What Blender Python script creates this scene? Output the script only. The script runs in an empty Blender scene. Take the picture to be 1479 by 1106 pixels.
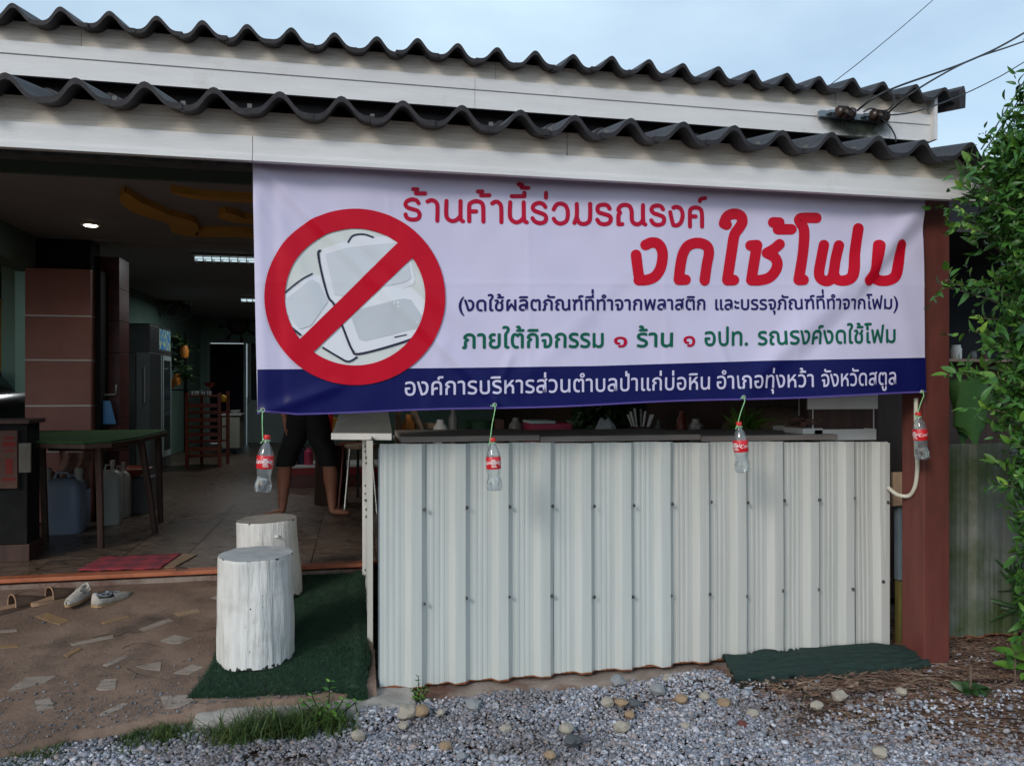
import bpy, bmesh, math, random
import numpy as np
from math import sin, cos, pi, radians
from mathutils import Vector, Matrix, noise
random.seed(7)
rng = np.random.default_rng(7)

# ---------------------------------------------------------------- camera, sky, sun, exposure
SC = bpy.context.scene
COL = SC.collection
TH = radians(11.5)            # the camera looks this far to the right of the facade's normal
EYE = 1.5
FPX = 1110.0                  # focal length in photograph pixels (1479 wide)
cam_d = bpy.data.cameras.new('camera')
cam = bpy.data.objects.new('camera', cam_d)
COL.objects.link(cam)
cam.location = (0, 0, EYE)
cam.rotation_euler = (radians(90), 0, -TH)
cam_d.sensor_width = 36.0
cam_d.lens = FPX / 1479 * 36
cam_d.shift_y = 5 / 1479
cam_d.clip_start = 0.05
cam_d.clip_end = 2000
SC.camera = cam

SUN_EL, SUN_AZ = radians(28), radians(-44)     # azimuth from behind the camera, towards the left
world = bpy.data.worlds.new("World")
SC.world = world
world.use_nodes = True
wn, wl = world.node_tree.nodes, world.node_tree.links
wn.clear()
wout = wn.new('ShaderNodeOutputWorld')
bg = wn.new('ShaderNodeBackground')
bg.inputs['Strength'].default_value = 0.15
sky = wn.new('ShaderNodeTexSky')
sky.sky_type = 'NISHITA'
sky.sun_disc = False
sky.sun_elevation = SUN_EL
sky.sun_rotation = radians(180) - SUN_AZ * -1
sky.air_density = 1.0
sky.dust_density = 1.2
tc = wn.new('ShaderNodeTexCoord')
mp = wn.new('ShaderNodeMapping')
mp.inputs['Scale'].default_value = (1.0, 1.0, 2.6)
mp.inputs['Location'].default_value = (3.1, 0.4, 0.0)
cn = wn.new('ShaderNodeTexNoise')
cn.inputs['Scale'].default_value = 1.7
cn.inputs['Detail'].default_value = 7
cn.inputs['Roughness'].default_value = 0.5
cr = wn.new('ShaderNodeValToRGB')
cr.color_ramp.elements[0].position = 0.36
cr.color_ramp.elements[1].position = 0.66
mx = wn.new('ShaderNodeMix')
mx.data_type = 'RGBA'
mx.inputs['B'].default_value = (4.75, 6.15, 7.25, 1)
cm = wn.new('ShaderNodeMath'); cm.operation = 'MULTIPLY_ADD'
cm.inputs[1].default_value = 0.58; cm.inputs[2].default_value = 0.40
wl.new(tc.outputs['Generated'], mp.inputs['Vector'])
wl.new(mp.outputs['Vector'], cn.inputs['Vector'])
wl.new(cn.outputs['Fac'], cr.inputs['Fac'])
wl.new(cr.outputs['Color'], cm.inputs[0])
wl.new(cm.outputs[0], mx.inputs['Factor'])
wl.new(sky.outputs['Color'], mx.inputs['A'])
wl.new(mx.outputs['Result'], bg.inputs['Color'])
wl.new(bg.outputs['Background'], wout.inputs['Surface'])

sun_d = bpy.data.lights.new('sun', 'SUN')
sun_d.energy = 1.5
sun_d.angle = radians(15)
sun_d.color = (1.0, 0.945, 0.87)
sun = bpy.data.objects.new('sun', sun_d)
COL.objects.link(sun)
# direction towards the sun, behind the camera (-y) and to the left
to_sun = Vector((sin(SUN_AZ) * cos(SUN_EL), -cos(SUN_AZ) * cos(SUN_EL), sin(SUN_EL)))
sun.rotation_euler = to_sun.to_track_quat('Z', 'Y').to_euler()
sky.sun_rotation = math.atan2(to_sun.x, to_sun.y)

vs = SC.view_settings
vs.view_transform = 'Standard'
vs.look = 'None'
vs.exposure = 0.0
vs.gamma = 1.0
vs.use_curve_mapping = False
SC.render.engine = 'CYCLES'
SC.cycles.use_denoising = True
SC.cycles.max_bounces = 8
SC.cycles.transparent_max_bounces = 16
SC.cycles.caustics_reflective = False
SC.cycles.caustics_refractive = False
SC.cycles.sample_clamp_indirect = 4

# ---------------------------------------------------------------- measuring helpers
def ray(px, py):
    a, b = (px - 739.5) / FPX, (558 - py) / FPX
    return Vector((sin(TH) + a * cos(TH), cos(TH) - a * sin(TH), b))
def at(px, py, y):                # point on the plane y = const
    r = ray(px, py)
    return Vector((0, 0, EYE)) + r * (y / r.y)
def onz(px, py, z):               # point on the plane z = const
    r = ray(px, py)
    return Vector((0, 0, EYE)) + r * ((z - EYE) / r.z)
def apron_z(y):
    return max(0.0, min(1.0, (y - 3.6) / 1.85)) * 0.20
def onap(px, py):                 # point on the sloping apron
    z = 0.05
    for _ in range(12):
        p = onz(px, py, z); z = apron_z(p.y)
    return Vector((p.x, p.y, z))

# ---------------------------------------------------------------- object helpers
def tag(o, label=None, cat=None, group=None, kind=None):
    if label: o['label'] = label
    if cat: o['category'] = cat
    if group: o['group'] = group
    if kind: o['kind'] = kind
    return o
def empty(name, loc=(0, 0, 0), rz=0.0):
    o = bpy.data.objects.new(name, None)
    o.empty_display_size = 0.05
    o.location = loc; o.rotation_euler = (0, 0, rz)
    COL.objects.link(o)
    return o
def link(name, me, m=None, parent=None):
    if m is not None and not me.materials: me.materials.append(m)
    o = bpy.data.objects.new(name, me)
    COL.objects.link(o)
    if parent is not None: o.parent = parent
    return o
def copy_tree(o, parent=None):
    c = o.copy(); COL.objects.link(c); c.parent = parent
    for ch in list(o.children): copy_tree(ch, c)
    return c

class MB:
    """collects geometry for ONE mesh"""
    def __init__(s): s.v = []; s.f = []
    def add(s, vs_, fs):
        n = len(s.v); s.v += [tuple(v) for v in vs_]; s.f += [tuple(i + n for i in f) for f in fs]
        return s
    def box(s, c, size, rot=None):
        hx, hy, hz = size[0] / 2, size[1] / 2, size[2] / 2
        pts = [Vector((x, y, z)) for z in (-hz, hz) for y in (-hy, hy) for x in (-hx, hx)]
        if rot is not None: pts = [rot @ p for p in pts]
        c = Vector(c)
        return s.add([p + c for p in pts], [(0, 2, 3, 1), (4, 5, 7, 6), (0, 1, 5, 4), (2, 6, 7, 3), (0, 4, 6, 2), (1, 3, 7, 5)])
    def span(s, a, b):
        a, b = Vector(a), Vector(b)
        return s.box((a + b) / 2, [abs(q) for q in (b - a)])
    def tube(s, pts, r, n=8, caps=True):
        pts = [Vector(p) for p in pts]
        rs = r if isinstance(r, (list, tuple)) else [r] * len(pts)
        vs_, fs = [], []
        up = None
        for i, p in enumerate(pts):
            t = (pts[min(i + 1, len(pts) - 1)] - pts[max(i - 1, 0)])
            t = t.normalized() if t.length > 1e-9 else Vector((0, 0, 1))
            if up is None:
                up = t.orthogonal().normalized()
            up = (up - t * up.dot(t)); up = up.normalized() if up.length > 1e-6 else t.orthogonal().normalized()
            w = t.cross(up)
            for k in range(n):
                a = 2 * pi * k / n
                vs_.append(p + (up * cos(a) + w * sin(a)) * rs[i])
        for i in range(len(pts) - 1):
            for k in range(n):
                a, b = i * n + k, i * n + (k + 1) % n
                fs.append((a, b, b + n, a + n))
        if caps:
            fs.append(tuple(reversed(range(n)))); fs.append(tuple(range((len(pts) - 1) * n, len(pts) * n)))
        return s.add(vs_, fs)
    def lathe(s, prof, n=24, c=(0, 0, 0), cap=True, wob=None):
        vs_, fs = [], []
        for i, (r, z) in enumerate(prof):
            for k in range(n):
                a = 2 * pi * k / n
                rr = r * (wob(a, z) if wob else 1)
                vs_.append((c[0] + rr * cos(a), c[1] + rr * sin(a), c[2] + z))
        for i in range(len(prof) - 1):
            for k in range(n):
                a, b = i * n + k, i * n + (k + 1) % n
                fs.append((a, b, b + n, a + n))
        if cap:
            fs.append(tuple(reversed(range(n)))); fs.append(tuple(range((len(prof) - 1) * n, len(prof) * n)))
        return s.add(vs_, fs)
    def prism(s, poly, thick, fn=lambda u, v, w: (u, v, w)):
        n = len(poly)
        vs_ = [fn(u, v, 0) for u, v in poly] + [fn(u, v, thick) for u, v in poly]
        fs = [tuple(reversed(range(n))), tuple(range(n, 2 * n))] + [(i, (i + 1) % n, (i + 1) % n + n, i + n) for i in range(n)]
        return s.add(vs_, fs)
    def grid(s, nu, nv, fn):
        vs_ = [fn(i / nu, j / nv) for j in range(nv + 1) for i in range(nu + 1)]
        fs = [(j * (nu + 1) + i, j * (nu + 1) + i + 1, (j + 1) * (nu + 1) + i + 1, (j + 1) * (nu + 1) + i) for j in range(nv) for i in range(nu)]
        return s.add(vs_, fs)
    def mesh(s, name, smooth=False, bevel=0, doubles=False):
        me = bpy.data.meshes.new(name)
        me.from_pydata(s.v, [], s.f)
        bm = bmesh.new(); bm.from_mesh(me)
        if doubles: bmesh.ops.remove_doubles(bm, verts=bm.verts, dist=1e-5)
        bmesh.ops.recalc_face_normals(bm, faces=bm.faces)
        if bevel:
            es = [e for e in bm.edges if len(e.link_faces) == 2 and e.calc_face_angle(0) > 0.5]
            bmesh.ops.bevel(bm, geom=es, offset=bevel, segments=2, affect='EDGES', profile=0.6)
        bm.to_mesh(me); bm.free()
        if smooth:
            me.shade_smooth()
            me.set_sharp_from_angle(angle=radians(40 if smooth is True else smooth))
        return me
    def build(s, name, m, parent=None, smooth=False, bevel=0, doubles=False):
        return link(name, s.mesh(name, smooth, bevel, doubles), m, parent)

def crom(pts, k=5):                    # Catmull-Rom through 2-D or 3-D points
    P = [Vector(p) for p in pts]
    if len(P) < 3: return P
    out = []
    for i in range(len(P) - 1):
        a, b, c, d = P[max(i - 1, 0)], P[i], P[i + 1], P[min(i + 2, len(P) - 1)]
        for j in range(k):
            t = j / k
            out.append(0.5 * ((2 * b) + (c - a) * t + (2 * a - 5 * b + 4 * c - d) * t * t + (3 * b - a - 3 * c + d) * t ** 3))
    return out + [P[-1]]

# ---------------------------------------------------------------- material helper
def S(r, g, b):                         # sRGB 0-255 -> linear
    f = lambda c: (c / 255 / 12.92) if c / 255 <= 0.04045 else ((c / 255 + 0.055) / 1.055) ** 2.4
    return (f(r), f(g), f(b))
MATS = {}
def mat(name, c1, c2=None, scale=6.0, rough=0.7, bump=0.0, bscale=None, detail=6, metal=0.0, stretch=(1, 1, 1), spec=0.5,
        lo=0.35, hi=0.65, emit=None, dirt=None, dscale=2.0, dlo=0.5, dhi=0.75, rvar=0.0, bdist=0.01, coat=0.0, attr=None, attr_mix=1.0, orand=False):
    """two-tone noise colour, optional second dirt noise, optional bump; all in object coordinates"""
    m = bpy.data.materials.new(name); m.use_nodes = True
    n, l = m.node_tree.nodes, m.node_tree.links
    b = n['Principled BSDF']
    b.inputs['Roughness'].default_value = rough
    b.inputs['Metallic'].default_value = metal
    b.inputs['Specular IOR Level'].default_value = spec
    b.inputs['Coat Weight'].default_value = coat
    t = n.new('ShaderNodeTexCoord')
    mpn = n.new('ShaderNodeMapping'); mpn.inputs['Scale'].default_value = stretch
    tvec = t.outputs['Object']
    if orand:
        oi = n.new('ShaderNodeObjectInfo'); om = n.new('ShaderNodeMath'); om.operation = 'MULTIPLY'; om.inputs[1].default_value = 37.0
        ov = n.new('ShaderNodeVectorMath'); ov.operation = 'ADD'
        l.new(oi.outputs['Random'], om.inputs[0]); l.new(t.outputs['Object'], ov.inputs[0]); l.new(om.outputs[0], ov.inputs[1]); tvec = ov.outputs[0]
    l.new(tvec, mpn.inputs['Vector'])
    def noise_(sc, dt=detail):
        q = n.new('ShaderNodeTexNoise'); q.inputs['Scale'].default_value = sc; q.inputs['Detail'].default_value = dt
        q.inputs['Roughness'].default_value = 0.6
        l.new(mpn.outputs['Vector'], q.inputs['Vector']); return q
    q = noise_(scale)
    r = n.new('ShaderNodeValToRGB')
    r.color_ramp.elements[0].position = lo; r.color_ramp.elements[1].position = hi
    r.color_ramp.elements[0].color = (*c1, 1); r.color_ramp.elements[1].color = (*(c2 or c1), 1)
    l.new(q.outputs['Fac'], r.inputs['Fac'])
    col = r.outputs['Color']
    if attr:
        a = n.new('ShaderNodeVertexColor'); a.layer_name = attr
        k = n.new('ShaderNodeMix'); k.data_type = 'RGBA'; k.blend_type = 'MULTIPLY'; k.inputs['Factor'].default_value = attr_mix
        l.new(col, k.inputs['A']); l.new(a.outputs['Color'], k.inputs['B']); col = k.outputs['Result']
    if dirt:
        q2 = n.new('ShaderNodeTexNoise'); q2.inputs['Scale'].default_value = dscale; q2.inputs['Detail'].default_value = 8
        q2.inputs['Roughness'].default_value = 0.65
        l.new(tvec, q2.inputs['Vector'])
        r2 = n.new('ShaderNodeValToRGB'); r2.color_ramp.elements[0].position = dlo; r2.color_ramp.elements[1].position = dhi
        l.new(q2.outputs['Fac'], r2.inputs['Fac'])
        k = n.new('ShaderNodeMix'); k.data_type = 'RGBA'
        l.new(r2.outputs['Color'], k.inputs['Factor']); l.new(col, k.inputs['A']); k.inputs['B'].default_value = (*dirt, 1)
        col = k.outputs['Result']
    l.new(col, b.inputs['Base Color'])
    if rvar:
        mr = n.new('ShaderNodeMapRange'); mr.inputs['To Min'].default_value = rough - rvar; mr.inputs['To Max'].default_value = rough + rvar
        mr.inputs['From Min'].default_value = 0.3; mr.inputs['From Max'].default_value = 0.7
        l.new(q.outputs['Fac'], mr.inputs['Value']); l.new(mr.outputs['Result'], b.inputs['Roughness'])
    if bump:
        q3 = noise_(bscale or scale * 3, 8)
        bn = n.new('ShaderNodeBump'); bn.inputs['Strength'].default_value = bump; bn.inputs['Distance'].default_value = bdist
        l.new(q3.outputs['Fac'], bn.inputs['Height']); l.new(bn.outputs['Normal'], b.inputs['Normal'])
    if emit:
        b.inputs['Emission Color'].default_value = (*emit[:3], 1); b.inputs['Emission Strength'].default_value = emit[3]
    MATS[name] = m
    return m

M = {}
M['tile_roof'] = mat('roof tile', (.017, .015, .019), (.032, .028, .034), 9, .62, .35, 40, dirt=(.055, .05, .05), dscale=5, dlo=.55, dhi=.8, orand=True)
M['board_grain'] = mat('siding board', (.60, .53, .46), (.76, .69, .62), 12, .6, .9, 14, stretch=(.35, 1, 9), bdist=.006, dirt=(.45, .38, .31), dscale=3, dlo=.55, dhi=.85)
M['board_white'] = mat('painted board', (.66, .65, .655), (.74, .73, .735), 5, .5, .15, 50, stretch=(.4, 1, 3), dirt=(.47, .44, .40), dscale=4, dlo=.6, dhi=.9)
M['sheet'] = mat('white metal sheet', (.51, .535, .515), (.565, .59, .57), 3.2, .38, .04, 8, stretch=(7, 1, .35), spec=.5, dirt=(.44, .42, .37), dscale=2.3, dlo=.58, dhi=.95, rvar=.08)
M['sheet_warm'] = mat('weathered metal sheet', (.49, .495, .465), (.55, .55, .52), 3.2, .42, .04, 8, stretch=(7, 1, .35), dirt=(.40, .38, .32), dscale=2.3, dlo=.57, dhi=.95, rvar=.08)
M['sheet_mossy'] = mat('mossy metal sheet', (.13, .145, .13), (.19, .205, .185), 3.5, .55, .1, 8, stretch=(6, 1, .5), dirt=(.05, .075, .022), dscale=2.6, dlo=.40, dhi=.62)  # moss is its own colour; base also darkened for the shade there
M['rust'] = mat('rust', (.16, .05, .02), (.30, .10, .04), 20, .9)
M['post_red'] = mat('red oxide paint', (.125, .032, .025), (.165, .044, .034), 5, .55, .15, 30, stretch=(3, 3, .5), dirt=(.085, .035, .022), dscale=4, dlo=.52, dhi=.8)
M['steel'] = mat('steel', (.45, .45, .45), (.6, .6, .6), 20, .35, metal=.9)
M['dark_steel'] = mat('dark steel', (.06, .06, .06), (.12, .12, .12), 20, .5, metal=.5)
M['blue_steel'] = mat('blue grey paint', (.13, .18, .22), (.18, .23, .27), 9, .5)
M['black'] = mat('black plastic', (.012, .012, .012), (.018, .018, .018), 10, .8, spec=.15)
M['dark_wood'] = mat('dark wood', (.045, .022, .016), (.085, .04, .028), 5, .6, .3, 20, stretch=(4, 4, .5))
M['pale_wood'] = mat('pale wood', (.30, .20, .13), (.42, .30, .20), 5, .7, .3, 20, stretch=(5, 1, .6))
M['counter_wood'] = mat('grey counter board', (.20, .17, .15), (.28, .24, .21), 4, .55, .2, 20, stretch=(.5, 4, 4))
M['white_paint'] = mat('white paint', (.68, .67, .64), (.76, .75, .73), 6, .5, .15, 30)
M['grey_board'] = mat('grey laminate', (.12, .125, .12), (.16, .165, .155), 5, .5)
M['concrete'] = mat('concrete apron', (.155, .100, .072), (.265, .180, .135), 2.6, .88, .65, 50, dirt=(.065, .045, .036), dscale=2.7, dlo=.50, dhi=.72)
M['plinth'] = mat('concrete plinth', (.22, .165, .135), (.34, .27, .23), 7, .9, .6, 40, dirt=(.13, .055, .035), dscale=3.0, dlo=.47, dhi=.62)
M['edge_concrete'] = mat('pale concrete crumbs', (.28, .25, .23), (.40, .37, .34), 9, .9, .7, 30)
M['soil'] = mat('soil', (.065, .045, .034), (.125, .09, .07), 14, .95, .7, 60)
M['orange'] = mat('orange nosing paint', (.42, .115, .05), (.52, .17, .08), 6, .55, dirt=(.2, .07, .04), dscale=8, dlo=.5, dhi=.8)
M['shard'] = mat('ceramic shard', (.25, .20, .165), (.38, .32, .28), 7, .5, .3, 40, stretch=(1, 7, 1), dirt=(.17, .125, .10), dscale=11, dlo=.50, dhi=.72, orand=True)
M['shard_tan'] = mat('tan ceramic shard', (.27, .165, .085), (.34, .215, .12), 9, .45, dirt=(.17, .11, .075), dscale=7, dlo=.5, dhi=.75)
M['ceiling'] = mat('ceiling paint', (.29, .28, .29), (.32, .31, .32), 3, .8)
M['gold'] = mat('ochre relief paint', (.62, .32, .05), (.72, .38, .065), 4, .6)
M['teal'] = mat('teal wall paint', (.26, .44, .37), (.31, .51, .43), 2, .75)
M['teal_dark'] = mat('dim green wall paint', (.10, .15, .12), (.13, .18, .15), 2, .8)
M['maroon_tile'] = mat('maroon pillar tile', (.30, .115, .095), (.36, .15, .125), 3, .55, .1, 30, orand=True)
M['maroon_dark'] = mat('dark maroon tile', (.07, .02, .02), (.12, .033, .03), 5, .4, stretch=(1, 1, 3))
M['yellow_wall'] = mat('yellow wall', (.55, .33, .06), (.62, .38, .08), 3, .8)
M['door_white'] = mat('door paint', (.42, .52, .52), (.48, .58, .58), 4, .5)
M['navy_dark'] = mat('dark curtain', (.01, .012, .03), (.02, .022, .045), 5, .9)  # near-black: darkness inside the doorway, and the navy canister
M['turf'] = mat('artificial turf', (.009, .036, .017), (.020, .062, .028), 30, .9, .8, 220, dirt=(.045, .058, .036), dscale=3.5, dlo=.50, dhi=.72)
M['turf_blade'] = mat('artificial turf blade', (.009, .04, .02), (.018, .065, .03), 14, .7)
M['turf_table'] = mat('table turf', (.022, .085, .016), (.034, .12, .024), 30, .9, .6, 120)
M['net'] = mat('dark green net', (.006, .022, .018), (.016, .046, .036), 25, .7, .8, 90, stretch=(1, 5, 5))
M['log_white'] = None
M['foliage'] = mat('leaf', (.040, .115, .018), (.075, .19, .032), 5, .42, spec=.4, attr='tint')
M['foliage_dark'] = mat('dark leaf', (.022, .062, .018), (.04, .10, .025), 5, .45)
M['grass'] = mat('grass blade', (.035, .07, .018), (.07, .12, .035), 8, .6, attr='tint')
M['twig'] = mat('twig bark', (.10, .07, .05), (.18, .13, .09), 20, .85)
M['litter'] = mat('dry leaf litter', (.75, .72, .7), (1.15, 1.1, 1.05), 9, .8, attr='tint')
M['gravel'] = mat('crushed stone', (.75, .75, .75), (1, 1, 1), 60, .8, .3, 150, attr='tint', bdist=.003)
M['rock'] = mat('pale rock', (.36, .32, .26), (.50, .46, .40), 20, .85, .5, 60, dirt=(.30, .19, .10), dscale=22, dlo=.5, dhi=.7)
M['rock_grey'] = mat('grey cobble', (.20, .21, .22), (.32, .33, .34), 20, .85, .4, 60)
M['rock_dark'] = mat('slate rock', (.06, .07, .08), (.11, .12, .13), 20, .8, .4, 60)
M['rock_orange'] = mat('ochre rock', (.28, .18, .11), (.38, .27, .17), 20, .85, .4, 60)
M['skin'] = mat('skin', (.42, .16, .095), (.54, .23, .145), 9, .5, .2, 60)
M['black_cloth'] = mat('black cloth', (.010, .010, .011), (.018, .018, .02), 10, .9, .3, 60)
M['hair'] = mat('black hair', (.01, .009, .008), (.02, .018, .016), 30, .5)
M['red_plastic'] = mat('red plastic', (.62, .02, .02), (.70, .03, .03), 6, .35)
M['coke_red'] = mat('red label film', (.62, .012, .02), (.68, .02, .03), 6, .35)
M['label_white'] = mat('white label print', (.78, .78, .78), None, 5, .4)
M['string'] = mat('green string', (.22, .55, .22), (.38, .72, .36), 60, .7)
M['canvas_shoe'] = mat('grey canvas', (.46, .42, .38), (.58, .54, .49), 15, .9, .4, 90, dirt=(.28, .24, .20), dscale=14, dlo=.5, dhi=.75)
M['blue_shoe'] = mat('blue grey canvas', (.22, .26, .31), (.32, .35, .40), 15, .9, .4, 90)
M['shoe_in'] = mat('shoe lining', (.05, .045, .04), (.08, .07, .06), 15, .95)
M['gum'] = mat('gum sole', (.36, .22, .10), (.45, .30, .16), 15, .8)
M['brown_rubber'] = mat('brown slipper rubber', (.105, .062, .042), (.15, .092, .064), 12, .8)
M['tan_rubber'] = mat('tan sole', (.36, .22, .13), (.42, .27, .17), 12, .8)
M['jug_blue'] = mat('blue white plastic', (.20, .25, .34), (.25, .30, .40), 4, .45)
M['jug_grey'] = mat('grey white plastic', (.36, .36, .33), (.42, .42, .38), 4, .45)
M['fridge'] = mat('fridge side', (.085, .095, .10), (.11, .12, .125), 3, .4)
M['fridge_black'] = mat('black fridge panel', (.012, .014, .014), (.02, .022, .022), 3, .3)
M['red_lacquer'] = mat('red brown lacquer', (.19, .036, .018), (.26, .055, .028), 5, .35)
M['orange_plastic'] = mat('orange plastic', (.7, .22, .03), (.8, .3, .05), 8, .4)
M['blue_plastic'] = mat('blue plastic', (.07, .25, .55), (.10, .32, .62), 5, .45)
M['pink'] = mat('magenta plastic', (.38, .03, .08), (.46, .05, .11), 5, .45)
M['cream_hose'] = mat('cream hose', (.55, .53, .42), (.66, .63, .52), 12, .5)
M['cardboard'] = mat('cardboard', (.10, .05, .04), (.13, .07, .055), 8, .9)
M['wicker'] = mat('brown woven dome', (.13, .085, .05), (.2, .13, .08), 40, .85, .6, 120)
M['cable'] = mat('cable sheath', (.012, .014, .018), (.02, .022, .028), 20, .6)
M['ceramic_brown'] = mat('brown glazed insulator', (.035, .018, .014), (.07, .04, .03), 20, .3)
M['opening_dark'] = mat('near black opening', (.006, .008, .012), (.012, .015, .02), 6, .95)  # near-black colour stands for the darkness of the opening
M['shade_roof'] = mat('roof underside', (.03, .03, .035), (.05, .05, .055), 6, .9)
M['pale_leafpot'] = mat('bright leaf', (.16, .30, .03), (.25, .42, .06), 9, .5)

# ---------------------------------------------------------------- special materials
def log_mat():
    m = mat('whitewashed bark', (.68, .67, .645), (.80, .79, .77), 9, .62, .9, 14, stretch=(3.2, 3.2, .45), bdist=.012, dirt=(.42, .40, .35), dscale=6, dlo=.52, dhi=.85)
    n, l = m.node_tree.nodes, m.node_tree.links
    b = n['Principled BSDF']
    src = b.inputs['Base Color'].links[0].from_socket
    t = n.new('ShaderNodeTexCoord')
    mp_ = n.new('ShaderNodeMapping'); mp_.inputs['Scale'].default_value = (1, 1, .45)
    q = n.new('ShaderNodeTexNoise'); q.inputs['Scale'].default_value = 34; q.inputs['Detail'].default_value = 3
    l.new(t.outputs['Object'], mp_.inputs['Vector']); l.new(mp_.outputs['Vector'], q.inputs['Vector'])
    va = n.new('ShaderNodeVertexColor'); va.layer_name = 'chip'
    ad = n.new('ShaderNodeMath'); ad.operation = 'MULTIPLY_ADD'; ad.inputs[1].default_value = .30
    l.new(va.outputs['Color'], ad.inputs[0]); l.new(q.outputs['Fac'], ad.inputs[2])
    r = n.new('ShaderNodeValToRGB'); r.color_ramp.elements[0].position = .765; r.color_ramp.elements[1].position = .785
    l.new(ad.outputs[0], r.inputs['Fac'])
    k = n.new('ShaderNodeMix'); k.data_type = 'RGBA'; k.inputs['B'].default_value = (.035, .028, .022, 1)
    l.new(r.outputs['Color'], k.inputs['Factor']); l.new(src, k.inputs['A']); l.new(k.outputs['Result'], b.inputs['Base Color'])
    return m
M['log_white'] = log_mat()

def floor_mat():
    m = mat('brown slate tile', (.075, .050, .036), (.29, .20, .145), 7, .30, .5, 22, stretch=(1.6, 11, 7), lo=.42, hi=.62, orand=True, dirt=(.035, .027, .022), dscale=5, dlo=.5, dhi=.8, rvar=.1, bdist=.006)
    return m
M['floor_tile'] = floor_mat()
M['grout'] = mat('grout', (.03, .025, .022), (.05, .042, .036), 30, .9)
M['floor_inner'] = mat('polished inner floor', (.11, .10, .085), (.16, .15, .13), 2, .16, spec=.6)

def emis(name, col, st):
    m = bpy.data.materials.new(name); m.use_nodes = True
    b = m.node_tree.nodes['Principled BSDF']
    b.inputs['Base Color'].default_value = (*col, 1); b.inputs['Emission Color'].default_value = (*col, 1); b.inputs['Emission Strength'].default_value = st
    return m
M['lamp_warm'] = emis('lit downlight', (1, .93, .82), 9)
M['lamp_cool'] = emis('lit tube', (.72, .92, 1), .8)
M['lamp_sign'] = emis('backlit sign', (.30, .55, .60), .16)

def film(name, tint, gloss_r=.06, alpha=.12):
    m = bpy.data.materials.new(name); m.use_nodes = True
    n, l = m.node_tree.nodes, m.node_tree.links
    n.clear()
    o = n.new('ShaderNodeOutputMaterial'); tr = n.new('ShaderNodeBsdfTransparent'); gl = n.new('ShaderNodeBsdfGlossy')
    df = n.new('ShaderNodeBsdfDiffuse'); lw = n.new('ShaderNodeLayerWeight'); mxs = n.new('ShaderNodeMixShader'); mx2 = n.new('ShaderNodeMixShader')
    tr.inputs['Color'].default_value = (*tint, 1); gl.inputs['Roughness'].default_value = gloss_r
    df.inputs['Color'].default_value = (.75, .8, .82, 1)
    lw.inputs['Blend'].default_value = .35
    ma = n.new('ShaderNodeMath'); ma.operation = 'MULTIPLY_ADD'; ma.inputs[1].default_value = .75; ma.inputs[2].default_value = .05
    l.new(lw.outputs['Facing'], ma.inputs[0]); l.new(ma.outputs[0], mxs.inputs['Fac'])
    mx2.inputs['Fac'].default_value = alpha
    l.new(tr.outputs[0], mx2.inputs[1]); l.new(df.outputs[0], mx2.inputs[2])
    l.new(mx2.outputs[0], mxs.inputs[1]); l.new(gl.outputs[0], mxs.inputs[2]); l.new(mxs.outputs[0], o.inputs['Surface'])
    return m
M['pet'] = film('clear bottle plastic', (.93, .96, .97), .05, .10)
M['bag_film'] = film('cloudy bag film', (.75, .8, .85), .15, .45)
def glass(name, tint, ior, rough=0.0):
    m = bpy.data.materials.new(name); m.use_nodes = True
    b = m.node_tree.nodes['Principled BSDF']
    b.inputs['Base Color'].default_value = (*tint, 1); b.inputs['Transmission Weight'].default_value = 1
    b.inputs['IOR'].default_value = ior; b.inputs['Roughness'].default_value = rough
    return m
M['water'] = glass('water', (.96, .98, 1), 1.33)
M['pane'] = mat('dark glass pane', (.03, .04, .045), (.05, .06, .065), 3, .08, spec=.8)

# ---------------------------------------------------------------- ground, apron, plinth
MB().grid(80, 80, lambda u, v: ((u - .5) * 240, (v - .5) * 240, -.085)).build('ground', M['soil'])
o = bpy.data.objects['ground']; tag(o, kind='structure')
# near ground with slight bumps
def gz(x, y): return -.055 + .018 * noise.noise(Vector((x * 1.3, y * 1.3, 3))) + .008 * noise.noise(Vector((x * 6, y * 6, 8)))
o = MB().grid(130, 60, lambda u, v: (-4 + u * 9, 1.5 + v * 3.4, gz(-4 + u * 9, 1.5 + v * 3.4))).build('gravel_bed', M['soil'], smooth=True)
tag(o, kind='structure')

# sloping concrete apron in front of the shop floor
def apron_front(x):            # front edge, irregular
    return 3.50 + .29 * max(0, min(1, (x + 1.55) / .9)) + .035 * noise.noise(Vector((x * 4, 1.5, 0))) + .012 * noise.noise(Vector((x * 17, 2.5, 0)))
ap = MB()
X0, X1 = -9.0, .10
def apf(u, v):
    x = X0 + (X1 - X0) * (1 - (1 - u) ** 2.2)
    yf = apron_front(x)
    if v < 0.04: y, z = yf - .02, -.085
    else:
        t = (v - .04) / .96
        y = yf + (5.452 - yf) * t
        z = apron_z(y) + .006 * noise.noise(Vector((x * 2.4, y * 2.4, 0))) - (.012 if t < .001 else 0)
    return (x, y, z)
ap.grid(150, 50, apf)
apron = ap.build('apron', M['concrete'], smooth=70)
tag(apron, kind='structure')
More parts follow.
